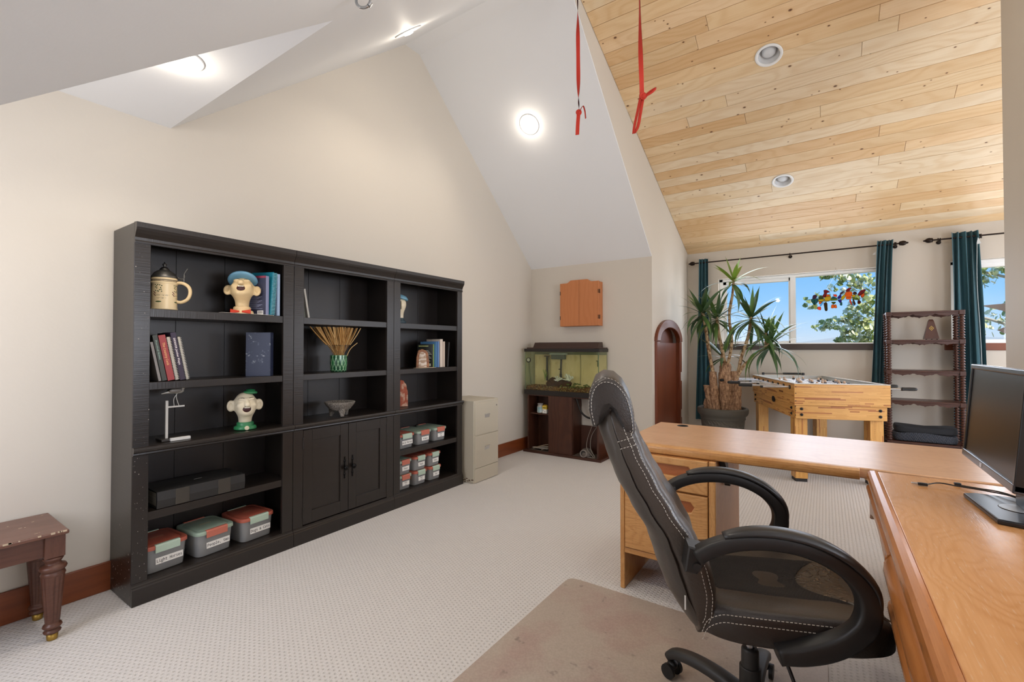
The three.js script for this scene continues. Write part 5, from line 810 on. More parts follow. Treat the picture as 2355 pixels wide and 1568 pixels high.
// ---------------------------------------------------------------- yucca in its pot
{
  const px = -0.985, pz = -5.75;
  const pot = thing('plant_pot', 'large round grey-brown planter with a scrollwork band holding the yucca', 'planter', [px, 0, pz]);
  const potM = std({ color: '#57534a', roughness: 0.8, bumpMap: plasterBump, bumpScale: 0.002 });
  const scroll = tex(512, 64, (x, y) => { const u = x / 512 * 26, v = y / 64; const a = Math.sin(u * 6.28 / 2 + Math.sin(v * 7) * 1.6), b = Math.sin(u * 6.28 + v * 9); return 128 + 100 * a * b; }, false);
  obj('pot', lathe([[0.0, 0.0], [0.185, 0.0], [0.195, 0.02], [0.205, 0.15], [0.222, 0.3], [0.226, 0.31], [0.222, 0.318], [0.222, 0.322]], 56), potM, pot);
  obj('band', lathe([[0.222, 0.322], [0.232, 0.42]], 56), std({ color: '#5c574c', roughness: 0.75, bumpMap: scroll, bumpScale: 0.012 }), pot);
  obj('rim', lathe([[0.232, 0.42], [0.24, 0.425], [0.238, 0.436], [0.238, 0.45], [0.246, 0.462], [0.262, 0.478], [0.27, 0.5], [0.272, 0.53], [0.266, 0.547], [0.252, 0.552], [0.24, 0.545], [0.234, 0.52], [0.23, 0.47]], 56), potM, pot);
  obj('soil', lathe([[0, 0.49], [0.12, 0.485], [0.2, 0.475], [0.229, 0.47]], 40), paint('#2f2620', 1), pot);
  const t = thing('yucca_plant', 'tall many-stemmed yucca with strap leaves growing from a cut trunk clump', 'plant', [px, 0.47, pz]);
  const bark = std({ roughness: 0.95, map: tex(256, 256, (x, y) => { const n = fbm(x / 16, y / 5, 16, 51, 4), m = noise2(x / 3, y / 9, 85, 28); return mix3([196, 158, 122], [118, 86, 62], clamp01(n * 1.5 - 0.35 + (m - 0.5) * 0.4)); }, true, 2, 2), bumpMap: tex(256, 256, (x, y) => 255 * fbm(x / 10, y / 4, 25, 64, 3), false, 2, 2), bumpScale: 0.012 });
  const stemM = std({ roughness: 0.9, map: tex(128, 128, (x, y) => { const n = noise2(x / 8, y / 5, 16, 25); return n > 0.7 ? [132, 98, 66] : mix3([202, 176, 138], [178, 148, 110], noise2(x / 3, y / 3, 42, 42)); }, true, 3, 3), bumpMap: tex(128, 128, (x, y) => 255 * noise2(x / 8, y / 5, 16, 25), false, 3, 3), bumpScale: 0.008 });
  const rel = (x, y, z) => [x - px, y - 0.47, z ?? 0];
  const trunk = (pts, r0, r1, seed) => {
    const c = smooth(pts, 14), R = c.map((p, j) => { const v = j / 14, r = lerp(r0, r1, v) * (1 + 0.06 * Math.sin(v * 23 + seed)), q = []; for (let i = 0; i < 18; i++) { const a = i / 18 * 6.2832, k = r * (1 + 0.13 * (noise2(i * 1.3 + seed * 7, v * 9 + seed, 18 * 2, 64) - 0.5) * 2); q.push([p.x + Math.cos(a) * k, p.y, p.z - Math.sin(a) * k]); } return q; });
    return uvBox(loft(R), 1);
  };
  const T = (name, pts, r0, r1, s, m = bark) => obj(name, trunk(pts, r0, r1, s), m, t);
  T('trunk', [rel(-0.925, 0.44), rel(-0.94, 0.7, 0.01), rel(-0.955, 0.95, 0.0), rel(-0.95, 1.06, 0)], 0.09, 0.052, 1);
  T('trunk', [rel(-1.03, 0.45, 0.05), rel(-1.06, 0.7, 0.05), rel(-1.085, 0.96, 0.03)], 0.05, 0.04, 2);
  T('trunk', [rel(-1.08, 0.45, 0.02), rel(-1.125, 0.68, 0.03), rel(-1.15, 0.8, 0.03)], 0.05, 0.033, 3);
  T('trunk', [rel(-0.84, 0.44, 0.03), rel(-0.83, 0.65, 0.04), rel(-0.81, 0.83, 0.04)], 0.058, 0.034, 4);
  T('trunk', [rel(-0.89, 0.46, -0.04), rel(-0.875, 0.8, -0.02), rel(-0.84, 0.97, 0.0)], 0.05, 0.05, 5);
  T('trunk', [rel(-1.0, 0.45, -0.05), rel(-1.01, 0.7, -0.04), rel(-1.01, 0.95, -0.03)], 0.03, 0.02, 6);
  T('trunk', [rel(-1.13, 0.46, 0.0), rel(-1.16, 0.56, 0.01), rel(-1.15, 0.64, 0.02)], 0.035, 0.025, 7);
  const S = (pts, r0, r1, s) => T('stem', pts, r0, r1, s, stemM);
  S([rel(-1.07, 0.9, 0.03), rel(-1.12, 1.2, 0.04), rel(-1.15, 1.45, 0.05), rel(-1.185, 1.66, 0.06)], 0.02, 0.017, 11);
  S([rel(-0.945, 1.0, 0), rel(-0.985, 1.2, -0.02), rel(-1.03, 1.42, -0.04), rel(-1.05, 1.6, -0.05)], 0.019, 0.017, 12);
  S([rel(-0.935, 1.0, 0.01), rel(-0.885, 1.28, 0.0), rel(-0.908, 1.62, 0.0), rel(-0.87, 1.86, 0.0), rel(-0.86, 2.02, 0.0)], 0.019, 0.012, 13);
  S([rel(-0.825, 0.93, 0.0), rel(-0.775, 1.15, 0.03), rel(-0.71, 1.36, 0.04), rel(-0.675, 1.6, 0.05)], 0.018, 0.015, 14);
  S([rel(-0.83, 0.9, 0.01), rel(-0.74, 1.06, 0.04), rel(-0.6, 1.18, 0.06), rel(-0.5, 1.3, 0.06)], 0.02, 0.016, 15);
  S([rel(-1.01, 0.93, -0.03), rel(-1.005, 1.05, -0.05), rel(-1.0, 1.16, -0.06)], 0.016, 0.013, 16);
  S([rel(-0.56, 1.215, 0.06), rel(-0.535, 1.3, 0.07), rel(-0.53, 1.4, 0.08)], 0.013, 0.012, 17);
  // strap leaves
  const leafM = ['#3f5c33', '#4d6b3c', '#35502f', '#5f7f3f', '#57714a'].map((c) => phys({ color: c, roughness: 0.42, side: THREE.DoubleSide, transmission: 0.12, thickness: 0 }));
  const limeM = phys({ color: '#86a53f', roughness: 0.42, side: THREE.DoubleSide, transmission: 0.25, thickness: 0 });
  const r = rng(101), leafGeo = [];
  for (let k = 0; k < 8; k++) { const droop = [0.04, 0.12, 0.25, 0.5, 0.85, 0.08, 0.38, 0.18][k], W = 0.0125 + 0.003 * (k % 3); leafGeo.push(grid(4, 14, (u, v) => { const w = W * (0.42 + 1.1 * Math.sin(Math.PI * Math.min(1, 0.12 + v * 0.95)) ** 0.8) * (1 - v ** 5) + 0.0006, s = (u - 0.5) * 2, a = droop * v * v; return [s * w, v * Math.cos(a * 0.6) - 0.12 * droop * v ** 3, v * Math.sin(a) * 0.75 + 0.012 * Math.abs(s) * (1 - v)]; })); }
  const rosette = (c, n, L, up, seed, lime = 0) => {
    const q = rng(seed);
    for (let i = 0; i < n; i++) {
      const az = i * 2.39996 + q() * 0.6, el = lerp(1.4, -0.7, (i / n) ** up) + (q() - 0.5) * 0.3, len = L * (0.7 + q() * 0.5) * (0.75 + 0.35 * Math.sin(i / n * 3));
      const g = leafGeo[el > 0.9 ? (i % 2 ? 0 : 5) : el > 0.3 ? [1, 7, 2][i % 3] : [3, 4, 6][i % 3]], m = obj('leaf', g, lime && i < lime ? limeM : leafM[Math.floor(q() * 5)], t);
      const d = V(Math.cos(az) * Math.cos(el), Math.sin(el), Math.sin(az) * Math.cos(el) * 0.85).normalize(), hz = V(-Math.sin(az), 0, Math.cos(az)), nrm = V().crossVectors(hz, d).normalize(); const X = V().crossVectors(d, nrm.negate()).normalize();
      m.matrixAutoUpdate = true; const B = new THREE.Matrix4().makeBasis(X, d, V().crossVectors(X, d)); m.quaternion.setFromRotationMatrix(B);
      if (new THREE.Vector3(0, 0, 1).applyQuaternion(m.quaternion).y > 0) m.rotateY(Math.PI);
      let ln = len; const reach = c[0] + px + d.x * ln; if (reach < -1.44) ln *= Math.max(0.35, (c[0] + px + 1.44) / -(d.x * ln)); if (c[2] + pz + d.z * ln < -6.3) ln *= 0.8; m.scale.set(1, ln, ln); m.position.set(c[0], c[1] - i / n * 0.07, c[2]);
    }
  };
  rosette(rel(-1.185, 1.67, 0.06), 34, 0.43, 0.8, 1); rosette(rel(-1.05, 1.61, -0.05), 26, 0.4, 0.8, 2); rosette(rel(-0.86, 2.03, 0.0), 17, 0.36, 0.75, 3, 9);
  rosette(rel(-0.675, 1.6, 0.05), 30, 0.42, 0.75, 4); rosette(rel(-0.5, 1.31, 0.06), 26, 0.44, 0.8, 5); rosette(rel(-0.53, 1.42, 0.08), 16, 0.36, 0.7, 7, 3); rosette(rel(-1.0, 1.17, -0.06), 16, 0.36, 0.9, 6);
}
// ---------------------------------------------------------------- chair mat
{
  const t = tag(obj('chair_mat', uvBox(prism(superRing(64, -0.575, -1.585, 0.575, 0.65, 0, 30).map(([x, , z]) => [x, z]), 'xz', 0.0004, 0.0045, 0.0015, 0), 0), std({ roughness: 0.42, map: tex(512, 512, (x, y) => { const a = fbm(x / 60, y / 60, 8, 8, 4), b = noise2(x / 2, y / 2, 256, 256), c = fbm(x / 14, y / 14, 36, 36, 3); let q = mix3([178, 163, 148], [172, 148, 136], clamp01((a - 0.5) * 3)); if (c > 0.8) q = mix3(q, [110, 98, 88], (c - 0.8) * 4); return q.map((v) => v + (b - 0.5) * 12); }, true, 1 / 1.35, 1 / 1.35) })), 'scuffed grey-brown vinyl chair mat lying on the carpet under the office chair', 'chair mat');
}
// ---------------------------------------------------------------- L-shaped oak desk
const oakTop = std({ map: woodTex('#cfa27a', '#bd8c61', '#8a5c34', { w: 1536, h: 768, su: 1.5, sv: 0.75, rings: 16, warp: 2.6, pores: 0.5, seed: 71 }), roughness: 0.3 });
const oak = std({ map: woodTex('#cf9a5f', '#b57c42', '#7d5026', { w: 1024, h: 512, su: 1.1, sv: 0.5, rings: 20, warp: 1.8, pores: 0.6, seed: 73 }), roughness: 0.36 });
const oakRed = std({ map: woodTex('#b9763f', '#a2632f', '#7a4520', { w: 1024, h: 512, su: 1.2, sv: 0.5, rings: 9, warp: 2.2, pores: 0.35, seed: 79 }), roughness: 0.26 });
const nose = (x, y0, y1, r) => [[x - r, y1], [x - r * 0.4, y1 - r * 0.08], [x - r * 0.1, y1 - r * 0.35], [x, y1 - r * 0.8], [x, y0 + r * 0.8], [x - r * 0.1, y0 + r * 0.35], [x - r * 0.4, y0 + r * 0.08], [x - r, y0]];
{
  const t = thing('desk', 'long oak desk with a drawer pedestal and a round grommet hole', 'desk', [0, 0, 0]);
  const x0 = -0.895, x1 = 0.80, zb = -3.035, zf = -2.3, yt = 0.754, yb = 0.712;
  // top with rounded front edge and the grommet hole
  obj('desktop', prism([[x0, zb], [x1, zb], [x1, zf - 0.035], [x0, zf - 0.035]], 'xz', yb, yt, 0.004, 0, [circle(-0.735, -2.955, 0.03, 28)]), oakTop, t);
  obj('front_edge', prism([...nose(0, yb - 0.003, yt, 0.022), [-0.036, yb - 0.003], [-0.036, yt]].map(([a, b]) => [zf + a, b]), 'zy', x0, 0.11, 0.002, 0), oak, t);
  obj('grommet', [lathe([[0.03, 0.0], [0.029, -0.05], [0.0, -0.05]], 28, -0.735, yt, -2.955), torus(0.031, 0.0022, -0.735, yt, -2.955, Math.PI / 2)], M.black, t);
  // pedestal
  const pf = zf + 0.012, pl = -0.885, pr = -0.425;
  obj('end_panel', bx(pl, pl + 0.024, 0, yb - 0.003, zb + 0.03, pf, 0.005, 1), oak, t);
  obj('inner_panel', prism([[pf - 0.012, 0.11], [pf - 0.012, yb - 0.003], [zb + 0.05, yb - 0.003], [zb + 0.05, 0.145], [zb + 0.09, 0.09], [pf - 0.06, 0.09]], 'zy', pr - 0.024, pr, 0.002, 1), std({ map: oak.map, color: '#d9c6b8', roughness: 0.4 }), t);
  obj('stile', bx(pr - 0.03, pr + 0.001, 0.09, yb - 0.004, pf - 0.02, pf, 0.006, 1), oak, t);
  obj('plinth', bx(pl + 0.02, pr - 0.03, 0.185, 0.212, pf - 0.03, pf - 0.004, 0.003, 0), oak, t);
  obj('toe_panel', bx(pl + 0.024, pr - 0.03, 0.03, 0.19, pf - 0.36, pf - 0.34, 0.002, 0), oakRed, t);
  obj('carcass', bx(pl + 0.024, pr - 0.024, 0.19, yb - 0.004, zb + 0.06, pf - 0.022, 0), oakRed, t);
  const dl = pl + 0.026, dr = pr - 0.033;
  for (const [y0, y1, w] of [[0.548, 0.706, 0.11], [0.216, 0.54, 0.12]]) {
    const cx = (dl + dr) / 2 + 0.02, py = y1 - 0.062, hx = w, hy = 0.032;
    const pull = []; for (const [a, b] of [[-1, 0.1], [-0.86, 1], [0.86, 1], [1, 0.1], [0.88, -0.85], [0.7, -1], [-0.7, -1], [-0.88, -0.85]]) pull.push([cx + a * hx, py + b * hy * 0.8]);
    const d = obj('drawer', prism([[dl, y0], [dr, y0], [dr, y1], [dl, y1]], 'xy', pf - 0.02, pf + 0.004, 0.005, 0, [pull], 2), oak, t);
    obj('finger_pull', prism(pull.map(([x, y]) => [cx + (x - cx) * 1.01, py + (y - py) * 1.02]), 'xy', pf - 0.022, pf - 0.011, 0, 0), std({ map: oakRed.map, color: '#e6cfc0', roughness: 0.5 }), d);
  }
  obj('bracket', prism([[zf - 0.12, yb - 0.004], [zf - 0.05, yb - 0.004], [zf - 0.2, yb - 0.16], [zf - 0.22, yb - 0.16]], 'zy', pr + 0.004, pr + 0.03, 0.002), M.black, t);
  obj('apron', bx(pr, x1 - 0.03, 0.6, yb - 0.002, zb + 0.05, zb + 0.068, 0.002, 0), oakRed, t).visible = true;
  obj('end_panel', bx(x1 - 0.03, x1 - 0.006, 0, yb - 0.002, zb + 0.03, pf - 0.02, 0.004, 1), oak, t);
  // return
  const R = thing('desk_return', 'glossy oak desk return with a rounded edge and drawer front, carrying the monitor', 'desk', [0, 0, 0]);
  const rx = 0.135, rz0 = zf + 0.003, rz1 = -0.32;
  obj('desktop', bx(rx + 0.03, 0.828, yb, yt, rz0, rz1, 0.003, 2), std({ map: woodTex('#cf9660', '#bd8149', '#d8c0a8', { w: 1536, h: 768, su: 1.3, sv: 0.65, rings: 14, warp: 3.6, pores: 0.5, seed: 91 }), roughness: 0.24, bumpMap: oak.map, bumpScale: 0.0004 }), R);
  obj('side_edge', prism([...nose(0, yb - 0.006, yt + 0.003, 0.024), [-0.033, yb - 0.006], [-0.033, yt + 0.001]].map(([a, b]) => [rx - 0.004 - a, b]), 'xy', rz0, rz1, 0.003, 2, [], 2), oakRed, R);
  // arched knee apron, then the thick drawer front with a scooped grip
  const ap = []; for (let i = 0; i <= 16; i++) { const u = i / 16, z = lerp(rz0, -1.58, u); ap.push([z, 0.565 + 0.07 * Math.sin(Math.PI * Math.min(1, u * 1.05)) ** 0.6 - 0.012 * u]); }
  obj('apron', prism([[-1.58, yb - 0.008], [rz0, yb - 0.008], ...ap], 'zy', rx + 0.004, rx + 0.024, 0.004, 2), oakRed, R);
  obj('rail', prism(nose(0, 0.672, 0.7, 0.014).concat([[-0.02, 0.672], [-0.02, 0.7]]).map(([a, b]) => [rx - 0.006 - a, b]), 'xy', rz0 - 0.0, -1.56, 0.002, 2), oakRed, R);
  const grip = (z) => { const u = (z + 1.0) / 0.5; return 0.018 * Math.max(0, 1 - u * u); };
  obj('drawer', grid(60, 14, (u, v) => { const z = lerp(-1.585, rz1, u), a = v * Math.PI * 1.5; const prof = [[0.055, 0.700], [0.02, 0.702], [0.0, 0.694], [-0.012, 0.672], [-0.014, 0.65], [-0.006, 0.632], [0.012, 0.62], [0.014, 0.60], [0.006, 0.585], [-0.004, 0.57], [-0.006, 0.555], [0.004, 0.545], [0.03, 0.543], [0.055, 0.543], [0.056, 0.62]]; const q = prof[Math.round(v * 14)]; const e = Math.min(1, (z + 1.585) / 0.02 + 0.35); return [rx + q[0] * (q[0] < 0.05 ? 1 : 1) + (1 - Math.min(1, e)) * 0.02, q[1] - (q[1] < 0.62 && q[1] > 0.57 ? grip(z) : 0), z]; }), oakRed, R);
  obj('drawer_end', prism([[rx + 0.0, 0.697], [rx + 0.055, 0.7], [rx + 0.055, 0.543], [rx + 0.0, 0.55], [rx + 0.012, 0.6], [rx + 0.01, 0.62], [rx - 0.01, 0.645], [rx - 0.008, 0.68]], 'xy', -1.588, -1.575, 0.001, 1), oakRed, R);
  obj('carcass', bx(rx + 0.05, 0.80, 0.16, yb - 0.002, -1.1, rz1, 0.004, 2), oakRed, R);
  obj('side_panel', bx(0.76, 0.784, 0, yb - 0.002, rz0 + 0.02, -1.1, 0.003, 1), oakRed, R);
}
// computer box on the floor under the return
{
  const t = thing('speaker_box', 'black box with a control panel standing on the floor under the desk return', 'speaker', [0.36, 0, -1.68]);
  obj('case', bx(-0.16, 0.16, 0.006, 0.47, -0.17, 0.17, 0.006), paint('#151414', 0.45), t);
  obj('control_panel', bx(-0.164, -0.159, 0.2, 0.45, -0.12, 0.14, 0.002), paint('#0b0b0b', 0.3), t);
  const g = []; for (let i = 0; i < 4; i++) g.push(bx(-0.1655, -0.1635, 0.3 + i * 0.032, 0.312 + i * 0.032, -0.02, 0.02, 0.0005), bx(-0.1655, -0.1635, 0.3 + i * 0.032, 0.312 + i * 0.032, 0.04, 0.07, 0.0005)); stuff(obj('button', g, paint('#8a8a88', 0.5), t));
  for (const x of [-0.13, 0.13]) for (const z of [-0.14, 0.14]) obj('foot', cyl(0.014, 0.014, [x, 0, z], [x, 0.008, z], 10), M.black, t);
}
// monitor
{
  const t = thing('monitor', 'switched-off black computer monitor on a flat stand, turned to face the office chair', 'monitor', [0.395, 0.7545, -1.965]);
  const pl = std({ color: '#1c1b1d', roughness: 0.28 }), plL = std({ color: '#4b4c52', roughness: 0.24, metalness: 0.35 });
  const head = new THREE.Group(); 
  const zL = -0.255, zR = 0.275, y0 = 0.112, y1 = 0.43, tl = (g) => { g.translate(0, -0.112, 0); g.rotateZ(-0.085); g.translate(0, 0.112, 0); return g; };
  obj('housing', tl(bx(0.004, 0.042, y0 + 0.004, y1 - 0.004, zL + 0.004, zR - 0.004, 0.012, 2, 2)), pl, t);
  obj('bezel', [bx(-0.004, 0.02, y1 - 0.017, y1, zL, zR, 0.004), bx(-0.004, 0.02, y0, y0 + 0.024, zL, zR, 0.004)].map(tl), plL, t);
  for (const z of [zL, zR - 0.017]) obj('bezel_side', tl(bx(-0.003, 0.02, y0 + 0.004, y1 - 0.004, z, z + 0.017, 0.003)), pl, t);
  obj('screen', tl(bx(0.001, 0.006, y0 + 0.022, y1 - 0.015, zL + 0.015, zR - 0.015, 0)), std({ color: '#0e0c0c', roughness: 0.3 }), t);
  obj('badge', tl(bx(-0.0048, -0.0035, y0 + 0.006, y0 + 0.018, -0.03, -0.008, 0)), M.chrome, t);
  obj('neck', bx(0.075, 0.105, 0.01, 0.3, -0.045, 0.045, 0.008), pl, t);
  obj('hinge', bx(0.03, 0.085, 0.22, 0.3, -0.04, 0.04, 0.006), pl, t);
  obj('base', [prism([[-0.028, -0.1], [-0.008, 0.165], [0.05, 0.18], [0.2, 0.18], [0.215, -0.1], [0.1, -0.125], [0.0, -0.12]], 'xz', 0, 0.014, 0.004, 2, [], 2)], pl, t);
  obj('base_disc', lathe([[0, 0.0142], [0.045, 0.0142], [0.043, 0.0156], [0, 0.0156]], 32, 0.07, 0, 0.02), std({ color: '#9a9b9d', roughness: 0.3, metalness: 0.5 }), t);
}
{
  const c = thing('usb_cable', 'thin black cable with a small plug lying on the desk before the monitor', 'cable', [0, 0.7552, 0]);
  obj('wire', [tube([[0.29, 0.006, -2.15], [0.325, 0.012, -2.17], [0.37, 0.01, -2.165], [0.43, 0.02, -2.10], [0.47, 0.03, -2.02], [0.50, 0.02, -1.98]], 0.0022, 30, 6), tube([[0.385, 0.006, -2.2], [0.42, 0.01, -2.17], [0.46, 0.022, -2.1], [0.49, 0.022, -2.05]], 0.0022, 20, 6)], M.black, c);
  obj('plug', [bx(0.265, 0.292, 0.001, 0.01, -2.155, -2.142, 0.002), bx(0.37, 0.388, 0.002, 0.011, -2.222, -2.205, 0.002)], M.black, c);
  obj('plug_tip', bx(0.248, 0.267, 0.003, 0.008, -2.153, -2.144, 0.001), M.chrome, c);
}
// ---------------------------------------------------------------- office chair: built facing +x about its column, then turned
{
  const t = thing('office_chair', 'worn black leather office chair with white stitching pushed up to the desk return', 'office chair', [-0.21, 0.0045, -1.68], 22 * Math.PI / 180);
  const leaBump = tex(512, 512, (x, y) => 128 + 120 * (fbm(x / 6, y / 6, 85, 85, 3) - 0.5) + 60 * (fbm(x / 70, y / 50, 7, 10, 2) - 0.5), false, 3, 3);
  const leather = phys({ color: '#2e2723', roughness: 0.4, bumpMap: leaBump, bumpScale: 0.0012, clearcoat: 0.15, clearcoatRoughness: 0.35 }), leatherB = phys({ color: '#3b322b', roughness: 0.36, bumpMap: leaBump, bumpScale: 0.0012, clearcoat: 0.2, clearcoatRoughness: 0.3 }), shellM = phys({ color: '#47413b', roughness: 0.42, bumpMap: leaBump, bumpScale: 0.0006 });
  const plastic = std({ color: '#1d1b1a', roughness: 0.45 }), padM = std({ color: '#262423', roughness: 0.34 }), meshM = std({ color: '#1b1613', roughness: 0.9, bumpMap: tex(64, 64, (x, y) => ((x + (y >> 3 & 1) * 4) % 8 < 4 && y % 8 < 4 ? 40 : 200), false, 14, 14), bumpScale: 0.002 }), thread = paint('#cfc8bc', 0.7);
  const H = [0.405, 0.43, 0.47, 0.53, 0.6, 0.68, 0.76, 0.84, 0.92, 0.99, 1.04, 1.075], rear = [-0.205, -0.222, -0.25, -0.285, -0.31, -0.335, -0.385, -0.43, -0.46, -0.483, -0.492, -0.488], front = [-0.18, -0.155, -0.142, -0.138, -0.152, -0.192, -0.246, -0.294, -0.335, -0.362, -0.385, -0.42], hw = [0.2, 0.225, 0.24, 0.246, 0.248, 0.248, 0.243, 0.235, 0.225, 0.212, 0.202, 0.185];
  const at = (arr, h) => { let i = 0; while (i < H.length - 2 && h > H[i + 1]) i++; const u = clamp01((h - H[i]) / (H[i + 1] - H[i])); return lerp(arr[i], arr[i + 1], u * u * (3 - 2 * u) * 0.4 + u * 0.6); };
  const hs = [...Array(30)].map((_, i) => lerp(0.405, 1.075, i / 29));
  // the padded body: a closed ring per height, hollowed in front between two bolsters
  const rear2 = (h) => lerp(at(rear, h), at(front, h), 0.30);
  obj('backrest', uvBox(loft(hs.map((h) => { const r = [], W = at(hw, h), a = rear2(h), b = at(front, h), n = 56; for (let i = 0; i < n; i++) { const q = i / n * Math.PI * 2, c = Math.cos(q), s = Math.sin(q), sx = Math.sign(c) * Math.abs(c) ** 0.42, ss = Math.sign(s) * Math.abs(s) ** 0.36; const hollow = c > 0 ? 0.045 * Math.cos(Math.min(1, Math.abs(ss) / 0.72) * Math.PI / 2) ** 2 : 0; r.push([(a + b) / 2 + (b - a) / 2 * sx - hollow, h, -W * ss]); } return r; })), 1), leatherB, t);
  obj('rear_shell', uvBox(loft(hs.map((h) => { const r = [], W = at(hw, h) * 0.985, a = at(rear, h), b = rear2(h) + 0.03, n = 40; for (let i = 0; i < n; i++) { const q = i / n * Math.PI * 2, c = Math.cos(q), s = Math.sin(q), sx = Math.sign(c) * Math.abs(c) ** 0.6; r.push([(a + b) / 2 + (b - a) / 2 * sx + (c < 0 ? 0.018 * (Math.abs(s) ** 3) : 0), h, -W * Math.sign(s) * Math.abs(s) ** 0.45]); } return r; })), 1), shellM, t);
  // head cushion wrapped over the top
  const hp = [[-0.497, 1.0], [-0.508, 1.05], [-0.507, 1.1], [-0.492, 1.14], [-0.465, 1.157], [-0.43, 1.152], [-0.402, 1.128], [-0.381, 1.09], [-0.369, 1.04], [-0.364, 0.985], [-0.372, 0.962], [-0.384, 0.975], [-0.4, 1.02], [-0.42, 1.06], [-0.446, 1.082], [-0.468, 1.075], [-0.48, 1.04], [-0.486, 1.0]];
  const cpt = hp.reduce((q, p) => [q[0] + p[0] / hp.length, q[1] + p[1] / hp.length], [0, 0]);
  obj('headrest', uvBox(loft([...Array(26)].map((_, i) => { const u = i / 25 * 2 - 1, e = (1 - Math.abs(u) ** 9) ** 0.5; return hp.slice().reverse().map(([a, h]) => [cpt[0] + (a - cpt[0]) * (0.86 + 0.14 * e), cpt[1] + (h - cpt[1]) * (0.86 + 0.14 * e) - 0.012 * u * u, u * 0.213]); })), 2), leather, t);
  // seat
  const seatRing = (y, k, e) => { const r = []; for (let i = 0; i < 60; i++) { const a = i / 60 * Math.PI * 2, c = Math.cos(a), s = Math.sin(a); r.push([0.055 + 0.275 * k * Math.sign(c) * Math.abs(c) ** (2 / e), y, -0.262 * k * Math.sign(s) * Math.abs(s) ** (2 / e)]); } return r; };
  const dip = (r, d) => r.map(([x, y, z]) => { const q = clamp01(1 - Math.abs(z) / 0.19); return [x, y - d * q * q * (3 - 2 * q) - (x > 0.2 ? (x - 0.2) ** 2 * 1.6 : 0), z]; });
  obj('seat', uvBox(loft([seatRing(0.41, 0.86, 3.6), seatRing(0.412, 0.95, 4), seatRing(0.425, 1.0, 4.4), dip(seatRing(0.462, 1.0, 4.4), 0), dip(seatRing(0.49, 0.985, 4.4), 0.002), dip(seatRing(0.503, 0.95, 4.2), 0.006), dip(seatRing(0.507, 0.89, 4), 0.014), dip(seatRing(0.507, 0.8, 3.6), 0.02), dip(seatRing(0.506, 0.6, 3), 0.024), dip(seatRing(0.506, 0.3, 3), 0.026)]), 0), leather, t);
  const seatTop = (x, z) => { const q = clamp01(1 - Math.abs(z) / 0.19); return 0.507 - 0.0245 * q * q * (3 - 2 * q) - (x > 0.2 ? (x - 0.2) ** 2 * 1.6 : 0); }, tip = (z) => 0.135 + 0.16 * (z / 0.17) ** 2;
  obj('seat_mesh', uvBox(grid(30, 24, (u, v) => { const z = 0.145 - 0.29 * u, zz = z * (0.9 + 0.1 * v), x = lerp(-0.165 + 0.03 * (z / 0.145) ** 2, tip(zz) + 0.004, v), e = Math.min(1, 12 * Math.min(u, 1 - u), 12 * v); return [x, seatTop(x, zz) - 0.003 + 0.0045 * e, zz]; }), 0), meshM, t);
  obj('seat_front_panel', uvBox(grid(30, 20, (u, v) => { const z = 0.185 - 0.37 * u, x = lerp(tip(z), 0.318 - 0.05 * (z / 0.185) ** 6, v), e = Math.min(1, 10 * Math.min(u, 1 - u), 6 * v); return [x, seatTop(x, z) - 0.003 + 0.008 * e ** 0.6, z]; }), 0), std({ roughness: 0.4, map: tex(512, 256, (x, y) => { const n = fbm(x / 40, y / 13, 13, 20, 4), e = Math.abs(n - 0.5), w = fbm(x / 80, y / 80, 6, 3, 2); return e < 0.02 * w ? [132, 108, 80] : mix3([48, 40, 33], [74, 61, 48], fbm(x / 30, y / 30, 17, 9, 3)); }, true, 3, 3), bumpMap: tex(512, 256, (x, y) => 255 * Math.min(1, Math.abs(fbm(x / 40, y / 13, 13, 20, 4) - 0.5) * 12), false, 3, 3), bumpScale: 0.003 }), t);
  obj('seat_pan', prism(superRing(40, 0.05, 0, 0.2, 0.19, 0, 4).map(([x, , z]) => [x, z]), 'xz', 0.385, 0.412, 0.006), plastic, t);
  // stitched seams: short dashes laid along curves
  const dash = (pts, n, len = 0.0065) => { const c = new THREE.CatmullRomCurve3(pts.map((p) => V(...p))), g = [], L = c.getLength(); const k = n ?? Math.round(L / 0.0105); for (let i = 0; i < k; i++) { const u = (i + 0.5) / k, p = c.getPointAt(u), d = c.getTangentAt(u), q = bx(-len / 2, len / 2, -0.0007, 0.0007, -0.0007, 0.0007, 0); q.applyQuaternion(new THREE.Quaternion().setFromUnitVectors(V(1, 0, 0), d)); q.translate(p.x, p.y, p.z); g.push(q); } return g; };
  const st = [];
  for (const off of [0.0, 0.016]) for (const s of [1, -1]) {
    st.push(...dash(hs.filter((h) => h > 0.44 && h < 1.03).map((h) => { const W = at(hw, h), b = at(front, h), a = rear2(h), f = b - 0.022 - off; const q = clamp01((f - (a + b) / 2) / ((b - a) / 2)); return [f, h, s * (W * (1 - Math.max(0, q) ** 4.76) ** 0.21 + 0.0012)]; })));
  }
  for (const off of [0, 0.02]) { const y = 0.955 - off, a = rear2(y), b = at(front, y), W = at(hw, y); st.push(...dash([0.08, 0.25, 0.45, 0.62].map((u) => [lerp(a, b, u) + 0.006, y - 0.006 + u * 0.03, W + 0.0015]))); }
  for (const k of [0.9, 1.02]) st.push(...dash(hp.slice(0, 11).map(([a, h]) => [cpt[0] + (a - cpt[0]) * 0.93 * k, cpt[1] + (h - cpt[1]) * 0.93 * k - 0.011, 0.2125 - (k > 1 ? 0.016 : -0.0015)])));
  for (const [y, z] of [[0.4945, 0.2595], [0.476, 0.264]]) { const p = []; p.push([-0.19, y - 0.06, z - 0.012], [-0.175, y - 0.02, z - 0.003], [-0.14, y, z]); for (let i = 0; i <= 6; i++) p.push([-0.1 + i * 0.055, y + 0.001, z]); st.push(...dash(p)); }
